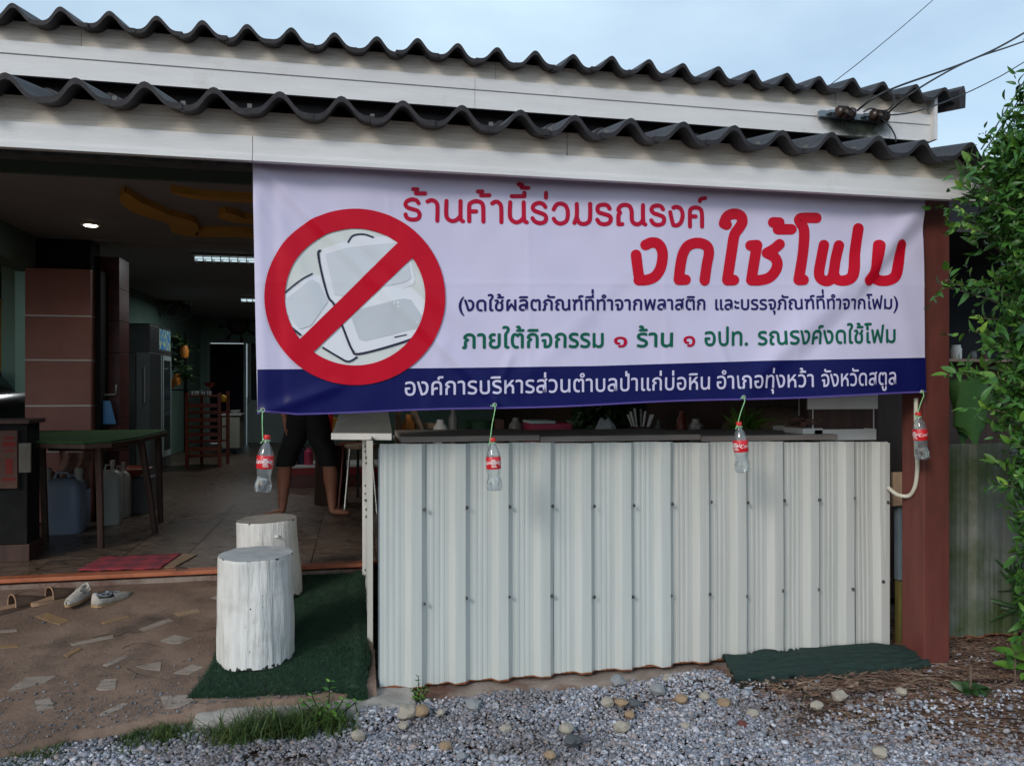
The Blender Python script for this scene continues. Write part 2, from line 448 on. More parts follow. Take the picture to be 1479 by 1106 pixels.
# crumbling pale edge and low strip to the fence
es = MB()
def esf(u, v):
    x = -.72 + u * 1.0
    y = 3.66 + .03 * noise.noise(Vector((x * 5, 0, 7))) + v * .5
    return (x, y, -.075 if v < .02 else -.012 + .022 * noise.noise(Vector((x * 11, y * 11, 1))) * (1 - v))
es.grid(60, 24, esf)
tag(es.build('concrete_edge', M['edge_concrete'], smooth=70), kind='structure')
pl = MB()
def plf(u, v):
    x = .0 + u * 3.06
    w = .20 - .10 * u + .03 * noise.noise(Vector((x * 4, 0, 4)))
    y0 = 3.93 - w
    if v < .08: return (x, y0 - .015, -.08)
    t = (v - .08) / .92
    return (x, y0 + t * (1.52 + w), -.018 - .02 * (1 - t) ** 6 + .008 * noise.noise(Vector((x * 7, t * 20 + 3, 0))))
pl.grid(120, 30, plf)
tag(pl.build('plinth', M['plinth'], smooth=70), kind='structure')

# broken ceramic pieces bedded in the apron; coordinates are picture pixels of a zoom (scale 2.94, origin 0,730)
SH = [("t", [(148, 470), (200, 455), (300, 490), (255, 505), (215, 495)]), ("t", [(430, 495), (540, 467), (552, 475), (445, 502)]), ("t", [(738, 458), (838, 440), (850, 452), (755, 472)]),
      ("g", [(588, 525), (715, 480), (736, 490), (610, 534)]), ("g", [(300, 586), (480, 550), (484, 560), (305, 592)]), ("g", [(876, 392), (905, 380), (940, 388), (938, 404)]),
      ("w", [(436, 678), (530, 634), (548, 642), (455, 684)]), ("w", [(578, 682), (685, 664), (680, 702), (612, 694)]), ("w", [(735, 713), (815, 676), (866, 688), (800, 718)]),
      ("w", [(32, 790), (110, 728), (240, 724), (195, 750), (90, 776)]), ("w", [(408, 778), (440, 738), (496, 737), (490, 778), (430, 784)]), ("w", [(148, 828), (212, 815), (230, 858), (158, 874)]),
      ("w", [(680, 810), (795, 803), (825, 830), (765, 856), (700, 862)]), ("g", [(422, 885), (520, 838), (545, 842), (500, 868), (430, 895)]), ("g", [(680, 575), (740, 550), (815, 565), (770, 585), (730, 588)]),
      ("g", [(0, 531), (70, 526), (72, 534), (0, 540)]), ("t", [(270, 634), (330, 606), (345, 610), (285, 642)]), ("g", [(265, 866), (285, 865), (288, 876), (268, 878)]), ("t", [(0, 596), (70, 588), (80, 600), (5, 606)])]
for k, (c, poly) in enumerate(SH):
    P = [onap(px / 2.94, 730 + py / 2.94) for px, py in poly]
    cen = sum(P, Vector()) / len(P)
    b = MB(); n = len(P)
    b.add([p + Vector((0, 0, -.010)) - cen for p in P] + [p + Vector((0, 0, .003)) - cen for p in P],
          [tuple(range(n, 2 * n))] + [(i, (i + 1) % n, (i + 1) % n + n, i + n) for i in range(n)])
    s = b.build('tile_shard', M['shard_tan' if c == 't' else 'shard'], apron)
    s.location = cen; s.rotation_euler = (0, 0, 0)

# ---------------------------------------------------------------- shop floor, step
FZ = .27
st = MB().box((-3.35, 5.50, .115), (13.0, .09, .23)).build('step_riser', M['plinth']); tag(st, kind='structure')
fl = MB().span((-9.5, 5.545, FZ - .15), (3.1, 7.85, FZ - .006)).build('floor', M['grout']); tag(fl, kind='structure')
tme = None
rr = random.Random(3)
for j in range(5):
    for i in range(26):
        x, y = -8.4 + i * .45, 5.55 + j * .46
        if tme is None:
            tme = MB().box((0, 0, 0), (.444, .454, .02)).mesh('tile'); tme.materials.append(M['floor_tile'])
        t = link('tile', tme, None, fl); t.location = (x + .22, y + .227, FZ - .012 + rr.uniform(-.001, .001) + .002)
o = MB().span((-6, 7.86, FZ - .15), (3.3, 17.6, FZ)).build('inner_floor', M['floor_tile']); tag(o, kind='structure')
o = MB().box((-3.35, 5.497, FZ - .012), (13.0, .10, .026)).build('step_nosing', M['orange'], bevel=.004); tag(o, kind='structure')

# ---------------------------------------------------------------- ceilings, walls
CZ = 2.86
o = MB().span((-9.5, 5.40, CZ), (3.3, 7.70, CZ + .06)).build('ceiling', M['ceiling']); tag(o, kind='structure')
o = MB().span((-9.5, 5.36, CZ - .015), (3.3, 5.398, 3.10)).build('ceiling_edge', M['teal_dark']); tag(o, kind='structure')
o = MB().span((-6, 7.96, 2.95), (3.3, 17.6, 3.0)).build('inner_ceiling', M['ceiling']); tag(o, kind='structure')
o = MB().span((-9.5, 7.705, 2.845), (3.3, 7.955, 3.2)).build('header_beam', M['ceiling']); tag(o, kind='structure')
bx = at(52, 387, 7.69)
o = MB().span((bx.x, 7.69, bx.z), (at(131, 387, 7.69).x, 7.95, 2.842)).build('beam_box', M['black']); tag(o, kind='structure')
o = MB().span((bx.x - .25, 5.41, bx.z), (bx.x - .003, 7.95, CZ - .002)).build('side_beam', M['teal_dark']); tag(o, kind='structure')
BW = 17.5
bwx0 = -3.27
o = MB().span((bwx0 - .12, 8.35, FZ), (bwx0, BW, 2.948)).build('wall_left', M['teal']); tag(o, kind='structure')
dx0, dx1 = at(303, 500, BW).x, at(352, 500, BW).x
dz = at(303, 495, BW).z
wb = MB().span((bwx0 - .12, BW + .002, FZ), (dx0, BW + .12, 2.948)).span((dx0, BW + .002, dz), (3.3, BW + .12, 2.948)).span((dx1 + .9, BW + .002, FZ), (3.3, BW + .12, dz))
tag(wb.build('wall_back', M['teal']), kind='structure')
o = MB().span((3.10, 4.32, -.02), (3.22, 5.3, 2.76)).span((3.10, 5.302, -.02), (3.22, 17.6, 3.2)).build('wall_right', M['dark_wood']); tag(o, kind='structure')
o = MB().span((-9.6, 3.6, -.02), (-9.5, 14, 3.4)).build('wall_far_left', M['shade_roof']); tag(o, kind='structure')  # unseen side wall, added to block daylight from the left
o = MB().span((-9.5, 12.13, FZ), (-3.40, 12.25, 3.4)).build('wall_yard', M['shade_roof']); tag(o, kind='structure')
# doorway frame, dark sheet filling the opening and the door beside it
dr = empty('doorway', (0, 0, 0)); tag(dr, 'dark open doorway in the back wall of the shop with pale frame', 'doorway')
MB().span((dx0 - .05, BW - .03, FZ), (dx0, BW + .12, dz + .05)).build('jamb', M['door_white'], dr, bevel=.004)
MB().span((dx1, BW - .03, FZ), (dx1 + .05, BW + .12, dz + .05)).build('jamb', M['door_white'], dr, bevel=.004)
MB().span((dx0 + .001, BW - .03, dz), (dx1 - .001, BW + .12, dz + .05)).build('lintel', M['door_white'], dr, bevel=.004)
cu = MB().grid(60, 2, lambda u, v: (dx0 + u * (dx1 - dx0), BW + .10 + .015 * sin(u * 60), FZ + .01 + v * (dz - FZ - .02)))
cu.build('shade_fill', M['navy_dark'], dr, smooth=True)  # near-black sheet painted in for the darkness beyond the open doorway
wd = empty('glazed_door', (dx1 + .06, BW, FZ)); tag(wd, 'pale door with dark glass upper half right of the dark doorway', 'door')
mid = at(360, 578, BW).z - FZ
MB().span((.01, 0, 0), (.83, .045, mid)).build('door_panel', M['door_white'], wd, bevel=.006)
MB().span((.01, 0, mid + .001), (.09, .045, dz - FZ)).span((.75, 0, mid + .001), (.83, .045, dz - FZ)).build('stile', M['door_white'], wd, bevel=.004)
MB().span((.091, .02, mid + .001), (.749, .03, dz - FZ)).build('pane', M['pane'], wd)
MB().tube([(.05, -.05, mid - .05), (.05, -.05, mid + .12)], .012).build('handle', M['steel'], wd, smooth=True)

# lower dark opening between pillar and far left: yellow neighbouring room
yw = empty('yellow_annex', (0, 0, 0)); tag(yw, 'dim yellow wall with a small framed window seen left of the maroon pillar', 'building')
a0 = at(-60, 430, 11.0); a1 = at(60, 600, 11.0)
MB().span((a0.x - 2, 11.0, FZ), (a1.x, 11.1, a0.z)).build('wall', M['yellow_wall'], yw)
w0 = at(14, 470, 10.97); w1 = at(50, 530, 10.97)
f = MB().span((w0.x - .05, 10.96, w1.z - .05), (w1.x, 10.998, w0.z + .05)).build('window_frame', M['white_paint'], yw, bevel=.004)
MB().span((w0.x, 10.95, w1.z), (w1.x - .02, 10.958, w0.z - .0)).build('pane', M['pane'], f)
MB().span((a0.x - 2, 10.9, a0.z), (a1.x, 12.1, a0.z + .1)).build('roof', M['shade_roof'], yw)

# ---------------------------------------------------------------- pillars
pa, pb = at(36, 387, 7.62), at(131, 387, 7.62)
pil = empty('tiled_pillar', ((pa.x + pb.x) / 2, 7.78, FZ)); tag(pil, 'wide maroon tiled pillar with thin white horizontal grout lines behind the green table', 'pillar')
pw = pb.x - pa.x; ptop = bx.z - FZ - .003
lines = [at(84, q, 7.62).z - FZ for q in (456, 520, 586)]
lv = [0, lines[2] - (lines[1] - lines[2]), lines[2], lines[1], lines[0], ptop]
for i in range(5):
    MB().span((-pw / 2, -.16, lv[i] + .007), (pw / 2, .16, lv[i + 1] - .007)).build('tile', M['maroon_tile'], pil, bevel=.004)
    if i < 4: MB().span((-pw / 2 + .002, -.163, lv[i + 1] - .0065), (pw / 2 - .002, .155, lv[i + 1] + .0065)).build('grout_line', M['white_paint'], pil)
MB().span((pw / 2 + .004, -.05, 0), (pw / 2 + .05, .15, ptop)).build('side_strip', M['black'], pil)  # black strip standing for the dark gap beside the pillar
qa, qb = at(134, 360, 7.97), at(172, 360, 7.97)
p2 = empty('door_pier', ((qa.x + qb.x) / 2, 8.1, FZ)); tag(p2, 'narrow dark red tiled pier right of the wide maroon pillar', 'pillar')
pw2 = qb.x - qa.x
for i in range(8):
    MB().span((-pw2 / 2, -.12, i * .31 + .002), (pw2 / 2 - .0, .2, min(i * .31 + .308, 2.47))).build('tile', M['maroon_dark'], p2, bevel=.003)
MB().span((-pw2 / 2 - .03, -.14, 0), (-pw2 / 2 - .002, .0, 2.5)).build('side_strip', M['teal_dark'], p2)

# curved ochre relief under the ceiling
def relief(pts, w0, name_m='gold'):
    C = crom([tuple(onz(px, py, CZ)[:2]) for px, py in pts], 6)
    L, R = [], []
    for i, p in enumerate(C):
        t = (C[min(i + 1, len(C) - 1)] - C[max(i - 1, 0)]).normalized(); nrm = Vector((-t.y, t.x))
        tt = i / (len(C) - 1); w = w0 * min(1, 5 * tt + .03)
        L.append(p + nrm * w); R.append(p - nrm * w)
    b = MB(); n = len(C)
    b.add([(p.x, p.y, CZ) for p in L] + [(p.x, p.y, CZ) for p in R] + [(p.x, p.y, CZ - .05) for p in L] + [(p.x, p.y, CZ - .05) for p in R],
          [f for i in range(n - 1) for f in ((2 * n + i, 2 * n + i + 1, 3 * n + i + 1, 3 * n + i), (i, i + 1, 2 * n + i + 1, 2 * n + i), (n + i, n + i + 1, 3 * n + i + 1, 3 * n + i))])
    return b
o = relief([(181, 268), (190, 283), (225, 302), (262, 313), (275, 330), (345, 331), (400, 338), (520, 352), (640, 352)], .11).build('ceiling_relief', M['gold'])
tag(o, 'long wavy ochre plaster relief curling across the shop ceiling', 'relief')
o = relief([(327, 298), (338, 308), (365, 312), (450, 322)], .09).build('ceiling_relief', M['gold'])
tag(o, 'short hooked ochre relief nearest the banner edge on the ceiling', 'relief')
o = relief([(246, 267), (290, 276), (365, 281), (480, 291)], .05).build('ceiling_relief', M['gold'])
tag(o, 'tapered ochre relief highest on the ceiling above the wavy one', 'relief')
# downlight and far light fittings
lp = onz(131, 324, CZ)
dl = empty('downlight', (lp.x, lp.y, CZ)); tag(dl, 'small round lit downlight in the ceiling above the maroon pillar', 'ceiling light')
MB().lathe([(.052, -.012), (.075, -.010), (.080, 0)], 24).build('rim', M['white_paint'], dl, smooth=True)
MB().lathe([(.050, -.014), (.048, -.016)], 24).build('lens', M['lamp_warm'], dl)
ld = bpy.data.lights.new('downlight_glow', 'SPOT'); ld.energy = 6; ld.color = (1, .9, .78); ld.spot_size = radians(110); ld.spot_blend = .8; ld.shadow_soft_size = .05
lo_ = bpy.data.objects.new('glow', ld); COL.objects.link(lo_); lo_.parent = dl; lo_.location = (0, 0, -.03)
for (p0, p1, lab) in (((284, 369), (372, 371), 'nearer louvred strip light shining on the inner ceiling beside the banner'), ((349, 430), (378, 431), 'farther louvred strip light shining above the spoked wall clock')):
    A, B_ = onz(*p0, 2.945), onz(*p1, 2.945)
    fx = empty('strip_light', ((A.x + B_.x) / 2, (A.y + B_.y) / 2, 2.945)); tag(fx, lab, 'ceiling light')
    Lh = (B_ - A).length / 2
    MB().box((0, 0, -.012), (Lh * 2 + .06, .24, .02)).build('housing', M['steel'], fx, bevel=.003)
    for yy in (-.08, .08): MB().tube([(-Lh, yy, -.04), (Lh, yy, -.04)], .010, 8).build('tube', M['lamp_cool'], fx, smooth=True)
    ld = bpy.data.lights.new('tube_glow', 'AREA'); ld.shape = 'RECTANGLE'; ld.size = Lh * 2; ld.size_y = .2; ld.energy = 12; ld.color = (.92, .98, 1)
    lo_ = bpy.data.objects.new('glow', ld); COL.objects.link(lo_); lo_.parent = fx; lo_.location = (0, 0, -.09)
    nl = int(Lh * 2 / .09)
    for i in range(nl + 1): MB().box((-Lh + i * .09, 0, -.045), (.008, .22, .06)).build('louvre', M['steel'], fx)

# ---------------------------------------------------------------- roofs
def tile_mesh(W, L, amp, n=20):
    b = MB(); th = .024
    def prof(u):                       # one wave per tile: rounded crest, flat valley
        c = .5 - .5 * cos(2 * pi * u)
        return amp * c ** 2.3
    ys = [0, L]
    top = [(u / n * W * 1.06 - W / 2, y, prof(u / n if u < n else .999)) for y in ys for u in range(n + 1)]
    bot = [(x, y, z - th) for x, y, z in top]
    N = len(top); b.v = top + bot; k = n + 1
    for u in range(n):
        b.f.append((u, u + 1, k + u + 1, k + u)); b.f.append((N + u, N + k + u, N + k + u + 1, N + u + 1))
        b.f.append((u, N + u, N + u + 1, u + 1)); b.f.append((k + u, k + u + 1, N + k + u + 1, N + k + u))
    b.f.append((0, k, N + k, N)); b.f.append((n, N + n, N + k + n, k + n))
    return b.mesh('tile', smooth=50)
SLOPE = math.atan(.20)
def roof(name, lab, x0, x1, y0, z0, rows, W, clip=None, shift=0.0):
    r = empty(name, (x0, y0, z0)); tag(r, lab, 'roof')
    me = tile_mesh(W, .52, .078); me.materials.append(M['tile_roof'])
    cme = MB().box((0, 0, 0), (.018, .014, .016)).mesh('clip'); cme.materials.append(M['grey_board'])
    n = int(round((x1 - x0) / W))
    for j in range(rows):
        for i in range(n):
            t = link('tile', me, None, r)
            t.location = ((i + .5) * W + rr.uniform(-.004, .004), j * .46 * cos(SLOPE) + rr.uniform(-.014, .014), j * .46 * sin(SLOPE) + j * .012 + rr.uniform(-.004, .004))
            t.rotation_euler = (SLOPE + rr.uniform(-.012, .012), rr.uniform(-.05, .05), rr.uniform(-.025, .025))
            if clip and j == 0 and i % 1 == 0 and rr.random() < .75:
                c = link('clip', cme, None, t); c.location = (-W / 2 + .01 + rr.uniform(-.015, .02), .02, .010)
    return r
YL, YU = 3.40, 4.75
xa, xb_ = at(209.5, 113, YL).x, at(1396, 207, YL).x
WL = (xb_ - xa) / 15
k0 = 26; lx0 = xa - (k0 + .5) * WL; nl = k0 + 16
z_low = at(675, 154.0, YL).z - .078
low = roof('canopy_roof', 'lower dark wavy tiled canopy roof with white fascia directly above the banner', lx0, lx0 + nl * WL, YL, z_low, 4, WL, clip=True)
xa, xb_ = at(88, 6, YU).x, at(1319, 125, YU).x
WU = (xb_ - xa) / 22
k1 = 24; ux0 = xa - (k1 + .5) * WU; nu = k1 + 24
z_up = at(667, 64, YU).z - .078
upr = roof('upper_roof', 'upper dark wavy tiled roof against the sky with pale grained fascia', ux0, ux0 + nu * WU, YU, z_up, 5, WU)
W = WL
print('WL', WL, 'WU', WU, z_low, z_up)
def wl_(o): return Vector(o.location)
def boards(root, y, segs, z0, z1, th, m, name='fascia_board', ledge=False):
    for a, b in zip(segs[:-1], segs[1:]):
        bb = MB().span((a + .0012, y, z0), (b - .0012, y + th, z1))
        if ledge: bb.span((a + .0012, y - .012, z0), (b - .0012, y - .0005, z0 + .022)).span((a + .0012, y - .006, z0 + .0225), (b - .0012, y - .0005, z0 + .032))
        o = bb.build(name, m, root, bevel=.0015)
        o.location = -wl_(root)
zb = at(250, 197, 3.5).z; zm = at(250, 187.5, 3.5).z
zb = at(0, 213, 3.5).z
rightend = 4.3
boards(low, 3.50, [-7.5, -3.1, at(365, 220, 3.5).x, at(365, 220, 3.5).x + 3.05 + .6, rightend], zb, zm - .006, .022, M['board_white'], ledge=True)
boards(low, 3.522, [-7.5, -2.8, at(821, 210, 3.5).x - 2.44, at(821, 210, 3.5).x, at(821, 210, 3.5).x + 2.44, rightend + .03], zm, z_low + .034, .02, M['board_grain'])
ue = at(1343, 170, 4.85).x
uzm = at(250, 76, 4.85).z; uzb = at(250, 125, 4.85).z; uzs = at(250, 96, 4.85).z
boards(upr, 4.85, [-8, -4.4, at(686, 120, 4.85).x - 3.0, at(686, 120, 4.85).x, at(686, 120, 4.85).x + 3.0, ue], uzb, uzs - .0005, .022, M['board_white'])
boards(upr, 4.842, [-8, -4.4, at(686, 120, 4.85).x - 3.0, at(686, 120, 4.85).x, at(686, 120, 4.85).x + 3.0, ue], uzs, uzm - .009, .030, M['board_white'])
boards(upr, 4.865, [-8, -5, at(716, 120, 4.85).x - 2.44, at(716, 120, 4.85).x, at(716, 120, 4.85).x + 2.44, ue - .003], uzm, z_up + .034, .02, M['board_grain'])
o = MB().span((ue - .002, 4.80, uzb + .0), (ue + .022, 8.5, z_up + .02)).build('barge_board', M['board_white'], upr); o.location = -wl_(upr)
# blunt end cap of the upper roof
o = MB().prism([(-.03, .0), (-.03, -.135), (.018, -.13), (.022, -.02), (.008, .03)], 2.2, lambda u, v, w: (ux0 + nu * WU + .01 + u, 4.72 + w, z_up + .06 + v + w * .2)).build('verge_tile', M['tile_roof'], upr, bevel=.004); o.location = -wl_(upr)
# underlay sheets: keep daylight out of the eaves
def slab(root, x0, x1, y0, y1, z0, z1, name='underlay'):
    b = MB(); b.add([(x0, y0, z0), (x1, y0, z0), (x1, y1, z1), (x0, y1, z1), (x0, y0, z0 + .01), (x1, y0, z0 + .01), (x1, y1, z1 + .01), (x0, y1, z1 + .01)],
                    [(0, 3, 2, 1), (4, 5, 6, 7), (0, 1, 5, 4), (1, 2, 6, 5), (2, 3, 7, 6), (3, 0, 4, 7)])
    o = b.build(name, M['shade_roof'], root); o.location = -wl_(root)
slab(low, -9.5, lx0 + nl * WL - .03, 3.545, 5.36, z_low - .022, z_low - .022 + 1.815 * .2 - .02)
slab(low, -9.5, rightend, 5.05, 9.0, 3.135, 3.24, 'ceiling_deck')
slab(upr, -9.5, ue, 4.90, 13.0, z_up - .02, z_up + 1.6)
o = MB().span((-9.5, 4.875, uzb + .01), (ue - .004, 4.895, z_up - .0)).build('soffit', M['shade_roof'], upr); o.location = -wl_(upr)
o = MB().span((-9.5, 5.0, 3.2), (ue - .01, 5.05, z_up)).build('gable_wall', M['shade_roof'], upr); o.location = -wl_(upr)
# small batten bracket under the eave
bp = at(281, 246, 4.3)
br = MB().tube([bp + Vector((0, 0, .1)), bp, bp + Vector((.25, 0, .12))], .012).build('bracket', M['dark_steel'], low); br.location = -wl_(low)
# side closing sheet right of the lower roof valley end
# ---------------------------------------------------------------- red post, second post far left
po = MB().span((3.035, 3.655, -.06), (3.195, 3.83, 2.60)).build('steel_post', M['post_red'], bevel=.006)
tag(po, 'red brown painted square post at the right end of the banner', 'post')
bm_ = MB().span((-7.5, 3.70, 2.51), (3.03, 3.80, 2.62)).build('eave_beam', M['dark_steel']); tag(bm_, kind='structure')

# ---------------------------------------------------------------- metal sheet counter front
FY = 3.91
def sheet_profile(nrib, pitch, first_off=0.0):
    """x,depth pairs; depth positive towards the viewer; a sheet runs pan, minor ribs, main rib ..."""
    P = [(0, 0)]
    x = 0
    for k in range(nrib):
        pan = pitch - .108
        for q in (.26, .5, .74):
            c = x + pan * q
            P += [(c - .010, 0), (c - .006, .0022), (c + .006, .0022), (c + .010, 0)]
        P += [(x + pan, 0), (x + pan + .030, .031), (x + pan + .082, .031), (x + pan + .108, 0)]
        x += pitch
    return P
def metal_sheet(parent, m, x, y, z0, z1, nrib, pitch, lean=0.0, cut=None, zr0=None, name='metal_sheet', face=0.0):
    P = sheet_profile(nrib, pitch)
    if cut: P = [p for p in P if p[0] <= cut] + ([(cut, 0)] if P[-1][0] > cut else [])
    b = MB(); n = len(P); W_ = P[-1][0]; zr0 = z0 if zr0 is None else zr0
    def pt(u, d, t, back):
        bottom = z0 + (zr0 - z0) * u / W_ + .004 * noise.noise(Vector((u * 9 + x * 3, 0, 0)))
        z = bottom + (z1 - bottom) * t
        wav = .003 * sin(t * 5 + x * 7) + lean * t
        return (u, -d - wav * 1.0 + (.0012 if back else 0), z)
    rows = 8
    for back in (0, 1):
        for j in range(rows + 1):
            b.v += [pt(u, d, j / rows, back) for u, d in P]
    for j in range(rows):
        for i in range(n - 1):
            a = j * n + i; b.f.append((a, a + 1, a + 1 + n, a + n))
    o = b.build(name, m, parent); o.location = (x, y, 0)
    o.data.shade_smooth(); o.data.set_sharp_from_angle(angle=radians(25))
    rb = MB(); K = []
    for (u0, d0), (u1, d1) in zip(P[:-1], P[1:]):
        for q in range(3): K.append((u0 + (u1 - u0) * q / 3, d0 + (d1 - d0) * q / 3))
    K.append(P[-1])
    for u, d in K:
        bottom = z0 + (zr0 - z0) * u / W_ + .004 * noise.noise(Vector((u * 9 + x * 3, 0, 0)))
        hgt = max(.0015, .006 + .012 * noise.noise(Vector((u * 14 + x * 5, 2, 0))))
        rb.v += [(u, -d - .0012 - .003 * sin(x * 7), bottom - .001), (u, -d - .0012 - .003 * sin(x * 7), bottom + hgt)]
    rb.f = [(i * 2, i * 2 + 2, i * 2 + 3, i * 2 + 1) for i in range(len(K) - 1)]
    rb.build('rust_edge', M['rust'], o)
    return o
def screw_mesh():
    b = MB(); b.lathe([(.0105, 0), (.0105, .002), (.006, .0025), (.006, .0075), (.004, .009)], 8)
    me = b.mesh('screw', smooth=30); me.materials.append(M['dark_steel']); return me
SCREW = screw_mesh()
def screw(parent, p):
    s = link('screw', SCREW, None, parent); s.location = p; s.rotation_euler = (radians(90), 0, rr.uniform(0, 3))
    return s
fe = empty('metal_counter_front', (0, 0, 0)); tag(fe, 'waist high counter front of white ribbed metal sheets with two rows of screws', 'counter')
zt0, zt1 = at(550, 641, FY).z, at(1285, 638, FY).z
pitch = .2375
# rib right flanks fitted: 613, 678, 742 ... 1236
x0 = .118
ribx = [at(px, 700, FY - .02).x for px in (613, 678, 742, 804, 864, 920, 975, 1030, 1083, 1137, 1190, 1236)]
fr = ribx[0]
start = fr - pitch + .0
# narrow first pan then sheets of three ribs
sx = x0
def zt(x): return zt0 + (zt1 - zt0) * (x - .118) / 2.88
specs = []
P0 = (ribx[0] + .012) - x0
o = metal_sheet(fe, M['sheet'], x0, FY, -.012, zt(x0), 1, P0)
xx = x0 + P0
pt_ = (ribx[-1] + .012 - xx) / 11
k = 0
for nr in (3, 3, 3, 2):
    metal_sheet(fe, M['sheet'] if k < 2 else M['sheet_warm'], xx, FY - .0015 * (k % 2 + 1), -.010 + .004 * k, zt(xx), nr, pt_, lean=-.004 * k)
    xx += nr * pt_; k += 1
metal_sheet(fe, M['sheet_warm'], xx, FY - .001, .012, zt(xx), 1, pt_, cut=3.0 - xx, lean=-.012)
# last narrow rib at the right edge
MB().span((2.965, FY - .028, .012), (3.0, FY - .002, zt(3.0) - .004)).build('edge_strip', M['sheet_warm'], fe, bevel=.003)
scr = [(615, 736), (676, 733), (738, 732), (800, 731), (860, 731), (917, 730), (973, 728), (1029, 725), (1082, 726), (1135, 723), (1186, 722), (1236, 719), (1284, 725),
       (614, 872), (675, 864), (737, 862), (799, 861), (860, 862), (916, 862), (971, 860), (1027, 858), (1080, 861), (1132, 853), (1184, 851), (1234, 851), (1278, 840)]
for px, py in scr:
    p = at(px - 1.5, py, FY - .037); screw(fe, (p.x, FY - .0345, p.z))
# left return of the counter: two posts and side sheets
sd = empty('side_screen', (0, 0, 0)); tag(sd, 'cream side panel of the counter beside the green turf mat', 'panel')
P = [(0, 0), (.10, 0), (.125, .028), (.17, .028), (.20, 0), (.34, 0), (.36, .006), (.38, 0), (.50, 0), (.525, .028), (.57, .028), (.60, 0), (.86, 0), (.885, .028), (.93, .028), (.96, 0), (1.16, 0)]
b = MB(); n = len(P)
b.add([(-d, u, 0) for u, d in P] + [(-d, u, 1.19) for u, d in P], [(i, i + 1, i + 1 + n, i + n) for i in range(n - 1)])
o = b.build('metal_sheet', M['sheet_warm'], sd); o.location = (.092, 4.24, .01)
o = MB().span((.045, 5.36, .20), (.105, 5.42, 1.215)).build('post', M['white_paint'], sd, bevel=.004)
MB().span((.112, 3.93, .0), (.15, 3.97, 1.19)).build('post', M['blue_steel'], sd, bevel=.003)
for zz in (.33, .37, .80, .84, .89, 1.10, 1.13):
    s = link('screw', SCREW, None, sd); s.location = (.062, 4.82, zz); s.rotation_euler = (0, radians(-90), 0)
    s = link('screw', SCREW, None, sd); s.location = (.062, 4.39, zz - .03); s.rotation_euler = (0, radians(-90), 0)
# tilted flap on the side post
fp0, fp1 = at(481, 629, 5.18), at(567, 629, 5.0)
fl_ = MB(); A = at(480, 634, 4.95); B_ = at(567, 635, 4.62); C = at(558, 588, 5.35); D = at(497, 588, 5.70)
up_ = Vector((0, 0, .038))
fl_.add([A, B_, C, D, A + up_, B_ + up_, C + up_, D + up_], [(0, 3, 2, 1), (4, 5, 6, 7), (0, 1, 5, 4), (1, 2, 6, 5), (2, 3, 7, 6), (3, 0, 4, 7)])
o = fl_.build('counter_flap', M['grey_board'], None, bevel=.003)
tag(o, 'grey topped white edged board sticking out left of the counter end', 'board')
e = MB(); n_ = (B_ - A).normalized(); off = Vector((n_.y, -n_.x, 0)) * .004
q = off * 2.5
e.add([A + off + Vector((0,0,-.001)), B_ + off + Vector((0,0,-.001)), B_ + off + up_, A + off + up_, A + q + Vector((0,0,-.001)), B_ + q + Vector((0,0,-.001)), B_ + q + up_, A + q + up_], [(0, 1, 2, 3), (4, 7, 6, 5), (0, 4, 5, 1), (3, 2, 6, 7), (0, 3, 7, 4), (1, 5, 6, 2)])
e.build('edge_band', M['white_paint'], o)
# counter top boards
ct = empty('plank_worktop', (0, 0, 0)); tag(ct, 'long grey brown wooden counter board lying on top of the white metal front', 'counter top')
for xa, xb in ((at(579, 640, 3.93).x, .95), (.953, 1.86), (1.863, 2.70)):
    MB().span((xa, 3.93, zt(xa) + .004), (xb - .002, 4.55, zt(xa) + .034)).build('board', M['counter_wood'], ct, bevel=.003)
MB().span((.5, 4.50, .0), (.55, 4.55, 1.21)).build('leg', M['dark_steel'], ct)
MB().span((2.60, 4.48, .0), (2.65, 4.53, 1.19)).build('leg', M['dark_steel'], ct)

# hanging shelf on cords with its tray standing over the counter
tr = empty('hanging_rack', at(1205, 627, 4.05)); tag(tr, 'white hanging rack with a solid front tray and upper plate at the counter right end', 'rack')
o_ = Vector(tr.location)
L0, L1 = at(1176, 627, 4.0), at(1266, 627, 4.0)
zb0, zb1 = at(1200, 636, 4.0).z, at(1200, 620, 4.0).z
def tp(name, a, b, m): 
    q = MB().span(a, b).build(name, m, tr, bevel=.003); q.location = -o_; return q
tp('tray_front', (L0.x, 4.0, zb0), (L1.x, 4.012, zb1), M['white_paint'])
tp('tray_base', (L0.x, 4.013, zb0), (L1.x, 4.45, zb0 + .01), M['white_paint'])
tp('tray_side', (L0.x, 4.013, zb0 + .011), (L0.x + .01, 4.45, zb1), M['white_paint'])
tp('tray_side', (L1.x - .01, 4.013, zb0 + .011), (L1.x, 4.45, zb1), M['white_paint'])
tp('tray_back', (L0.x + .011, 4.44, zb0 + .011), (L1.x - .011, 4.45, zb1), M['white_paint'])
zu0, zu1 = at(1200, 591, 4.0).z, at(1200, 570, 4.0).z
tp('upper_plate', (L0.x - .04, 4.0, zu0), (L1.x + .01, 4.012, zu1), M['white_paint'])
for px, yy in ((1154, 4.3), (1174, 4.02), (1243, 4.3), (1262, 4.02)):
    xx_ = at(px, 600, yy).x
    xx_ = min(max(xx_, L0.x - .03), L1.x - .004)
    q = MB().tube([(xx_, yy, zb1 - .01), (xx_, yy, 2.0)], .0035, 6).build('cord', M['white_paint'], tr); q.location = -o_
